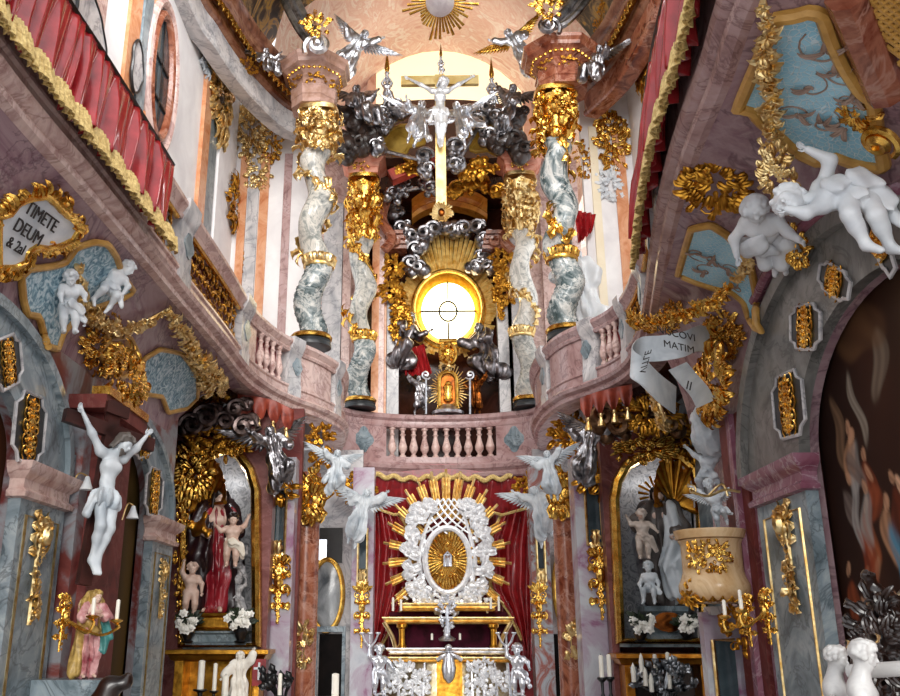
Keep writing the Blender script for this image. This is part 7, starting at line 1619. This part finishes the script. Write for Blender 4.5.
# ------------------------------------------------------------------ pew ends and dark carvings in front
def pewhead(label, px, py, Y, H, rz, sd):
    t = thing('pew_end', label, 'pew end', (0, 0, 0), rz, 'white pew ends', H)
    hp, (r, f, u) = head_prims((0, -.06, .80), (0, -1, -.25), (0, 0, 1), .155)
    m = sculpt([('c', (0, .03, 0), (0, .03, .45), .16, .13), ('c', (0, .03, .45), (0, -.02, .68), .13, .09), ('e', (0, .0, .38), (.2, .15, .13))] + hp[:3], 1 / 60, .05); m.join(sculpt(hp, .155 / 11, .028)); part('bust', m, WOODW, t, local=True)
    hb = [('e', vec((0, -.06, .80)) + (u * .25 - f * .2) * .155, (.135, .15, .125))]; rs = random.Random(sd)
    for i in range(60):
        a, z = rs.uniform(0, 6.28), rs.uniform(-.4, .95); w = math.sqrt(1 - z * z); d = r * math.cos(a) * w * .88 + f * math.sin(a) * w * .95 + u * (z * .85 + .15)
        if d @ f > .42 and d @ u < .6: continue
        hb.append(('e', vec((0, -.06, .8)) + d * .155, (.034,) * 3))
    part('hair', sculpt(hb, .155 / 9, .016), WOODW, t, local=True)
    g = MB()
    for s in (-1, 1): scroll(g, (s * .2, -.02, .22), X1 * s, Zv, N1, .13, 1.5, .34, .8, 20); g.tube([(s * .2, .02, .22), (s * .34, .06, .2), (s * .5, .1, .24)], [.07, .06, .05], 8)
    part('scroll_arm', g, WOODW, t, local=True); b = MB(); leaf(b, (0, -.2, .93), (0, -.2, 1), (0, -1, .3), .12, .1, 1, 2, 6); part('gilt_ornament', b, PGOLD, t, local=True)
    part('post', MB().bbox((-.14, -.1, -3.7), (.14, .16, .05)), WOODW, t, local=True, smooth=False)
    return pin(t, (0, -.06, .80), at(px, py, Y))
pewhead('white carved pew end with child head, left and farther of the two', 837, 658, 4.6, .36, .8, 1); pewhead('white carved pew end with child head, right and nearer of the two', 864, 655, 4.3, .40, .9, 2)
m = MB(); a = at(850, 672, 4.55); b = at(910, 668, 4.3); m.tube([a, (a + b) / 2, b], .035, 10); solo('pew_rail', m, WOODW, 'white pew rail running right from the carved heads', 'rail')
g = MB(); c = at(886, 625, 5.2); s = 5.2 / 900; rs = random.Random(3); nn = vec((-.7, -.7, 0)); uu = vec((.7, -.7, 0))
prm = [('c', vec(c) + vec((0, 0, -.5)), vec(c) + vec((0, 0, .1)), .16, .07), ('c', vec(c) + vec((0, 0, .1)), vec(c) + vec((-.06, 0, .27)), .07, .03), ('c', vec(c) + vec((.06, 0, -.3)), vec(c) + vec((.2, .05, .1)), .14, .1)]
g.join(sculpt(prm, .02, .06, lambda X: .012 * np.sin(X[..., 2] * 60 + 4 * np.sin(X[..., 0] * 40)))); cluster(g, vec(c) + nn * .14 - vec((0, 0, .1)), uu, Zv, nn, .14, .28, 5, 60, .34, 8, 6)
g.bbox((c[0] - .12, c[1] - .1, 0), (c[0] + .25, c[1] + .2, c[2] - .4)); solo('carved_crest', g, WOODD, 'dark carved wooden crest at the right edge before the painting', 'carving')
g = MB(); c = at(112, 690, 6.2); g.join(sculpt([('c', vec(c) + vec((-.08, 0, -.3)), vec(c) + vec((-.02, 0, .02)), .1, .07), ('e', vec(c) + vec((.06, 0, .04)), (.07, .06, .045)), ('e', vec(c) + vec((.10, 0, .08)), (.025, .03, .03)), ('c', vec(c) + vec((-.02, 0, .0)), vec(c) + vec((-.14, 0, -.08)), .05, .03)], .015, .04)); g.bbox((c[0] - .12, c[1] - .08, 0), (c[0] + .1, c[1] + .08, c[2] - .2)); solo('carved_crest', g, WOODD, 'dark carved silhouette at the bottom below the veiled statue', 'carving')
# ------------------------------------------------------------------ gilding along the upper entablatures and walls
def leafrow(label, path, side, out, z, sp, mat):
    P = resample(path, 400); L = np.linalg.norm(np.diff(P, axis=0), axis=1).sum(); Q = resample(P, int(L / sp)); g = MB(); nn_ = 0
    for i in range(1, len(Q) - 1):
        if Q[i][1] < 8: continue
        d = nrm(Q[i + 1] - Q[i - 1]); d = vec((d[0], d[1], 0)); n = vec((d[1], -d[0], 0)) * side; p = vec((Q[i][0], Q[i][1], z)) + n * out
        leaf(g, p, vec((0, 0, -1)) + n * .4, n, .26, .17, .8, 2, 5); g.ball(p + d * sp / 2 + n * .03 - vec((0, 0, .02)), .045, 6, 4)
    g.sweep([(out - .06, z), (out + .02, z - .02), (out + .02, z + .03), (out - .06, z + .05)], P[P[:, 1] > 8], side); return solo('leaf_moulding', g, mat, label, 'moulding')
leafrow('gilded leaf moulding along the left brown cornice', ENT_L, 1, .16, 11.62, .17, GOLD); leafrow('gilded leaf moulding along the right brown cornice', ENT_R, -1, .16, 11.62, .17, GOLD)
for i, (x, y, w, h, mt, lab) in enumerate(((217, 96, 20, 96, PGOLD, 'tall gilded capital ornament on the white wall left of the orange strips'), (250, 132, 30, 60, PGOLD, 'gilded capital on the wall strip nearest the gallery end'), (272, 142, 22, 46, GOLD, 'gilded capital on the end wall left of the tall column'), (232, 205, 12, 60, DGOLD, 'slim gilded hanging ornament on the end wall'), (205, 60, 14, 40, STUC2, 'small grey stucco ornament beside the oval window frame'), (258, 172, 26, 40, PGOLD, 'gilded foliage spray drooping on the end wall strips'),
        (612, 140, 32, 64, GOLD, 'gilded capital ornament on the right end wall'), (648, 62, 16, 80, DGOLD, 'slim gilded ornament hanging by the right velvet drape'), (610, 186, 26, 40, STUCCO, 'white stucco scrollwork below the right gilded capital'), (583, 160, 18, 40, GOLD, 'gilded ornament right behind the tall green column'), (242, 262, 14, 26, GOLD, 'small gilded shield on the end wall by the gallery'), (226, 300, 10, 22, DGOLD, 'tiny gilded boss low on the end wall'))):
    goldwork('gilt_ornament', lab, 'ornament', x, y, w, h, 100 + i, mt, int(w * h / 22) + 14, .3, 6, 4)
for i, (x, y, w, h, mt, lab) in enumerate(((246, 40, 40, 60, FRESD, ''),)): pass
for i, (x, y, w, h, lab) in enumerate(((248, 66, 34, 26, 'gilded scroll ornament on the left dark vault'), (600, 20, 40, 40, 'gilded scroll ornament on the right dark vault'), (316, 22, 20, 30, 'gilded sprig beside the left volute rib'))): goldwork('gilt_ornament', lab, 'ornament', x, y, w, h, 130 + i, DGOLD, 40, .3, 6, 3)
# gilded balcony brackets beside the canopy
for lab, x, y, w, h, sd in (('dark gilded ornament under the balcony left of the canopy', 357, 488, 40, 30, 1), ('dark gilded ornament under the balcony right of the canopy', 530, 488, 40, 30, 2), ('gilded bracket cartouche below the left gallery end', 322, 444, 26, 44, 3), ('gilded bracket ornament below the right gallery end', 572, 440, 40, 40, 4)):
    g = MB(); cluster(g, A2(x, y, 17.0 if sd < 3 else 14.6), X1, Zv, N1, w * .009, h * .009, sd + 50, 60, .28, 8, 5); solo('gilt_ornament', g, DGOLD, lab, 'ornament')
# ------------------------------------------------------------------ light and camera
sc = bpy.context.scene
w = bpy.data.worlds.new('daylight'); sc.world = w; w.use_nodes = True
bg = w.node_tree.nodes['Background']; bg.inputs[0].default_value = (.93, .96, 1, 1); bg.inputs[1].default_value = 1.55
def area(name, loc, tgt, sx, sy, pw, col=(1, 1, 1)):
    l = bpy.data.lights.new(name, 'AREA'); l.shape = 'RECTANGLE'; l.size = sx; l.size_y = sy; l.energy = pw; l.color = col
    o = bpy.data.objects.new(name, l); COL.objects.link(o); o.location = loc
    o.rotation_euler = (Vector(tgt) - Vector(loc)).to_track_quat('-Z', 'Y').to_euler(); o['kind'] = 'helper'; return o
s = bpy.data.lights.new('sunlight', 'SUN'); s.energy = 1.9; s.angle = math.radians(25); s.color = (1, .97, .92)
so = bpy.data.objects.new('sunlight', s); COL.objects.link(so); so.rotation_euler = Vector((-.09, 1, -.30)).to_track_quat('-Z', 'Y').to_euler(); so.location = (0, -3, 8)
area('upper_window_light_left', (-2.6, 8.5, 10.6), (.5, 15, 8), 1.5, 2, 170)
area('upper_window_light_right', (2.9, 8.5, 10.6), (-.5, 15, 8), 1.5, 2, 170)
area('apse_window_light', (.33, 21.9, 14.6), (.33, 17, 14.0), 2.6, 1.2, 110, (1, .93, .8))
for nm, px in (('niche_light_left', 232), ('niche_light_right', 650)):
    l = bpy.data.lights.new(nm, 'POINT'); l.energy = 4; l.shadow_soft_size = .08; o = bpy.data.objects.new(nm, l); COL.objects.link(o); o.location = at(px, 478, 13.6); o['kind'] = 'helper'
cam = bpy.data.cameras.new('camera'); co = bpy.data.objects.new('camera', cam); COL.objects.link(co); sc.camera = co
cam.sensor_width = 36; cam.sensor_fit = 'HORIZONTAL'; cam.lens = 36 * F / 900; cam.shift_x = (450 - CX) / 900
co.matrix_world = Matrix((( RV.x, UV.x, -WV.x, CAM.x), (RV.y, UV.y, -WV.y, CAM.y), (RV.z, UV.z, -WV.z, CAM.z), (0, 0, 0, 1)))
cam.clip_end = 100
sc.view_settings.view_transform = 'Standard'; sc.view_settings.look = 'None'; sc.view_settings.gamma = 1; sc.view_settings.exposure = EXPO
GROUPS = dict(twisted_column='twisted marble columns of the choir', candle='altar candles', sconce='gilded wall sconces', wall_lamp='small lamp cups', flower_vase='altar flowers', cloud='stucco clouds', cherub='flame bearing cherubs', putto='putti', angel='angels', gilt_garland='gilded garlands', rosette_panel='rosette panels of the arches', impost_block='salmon entablature blocks', entablature_block='octagonal entablature blocks', crozier='silver croziers', lambrequin='tasselled lambrequins', velvet_drape='velvet drapes of the galleries')
for o in list(bpy.data.objects):
    n = o.name.split('.')[0]
    if o.parent is None and n in GROUPS and 'label' in o and 'group' not in o: o['group'] = GROUPS[n]
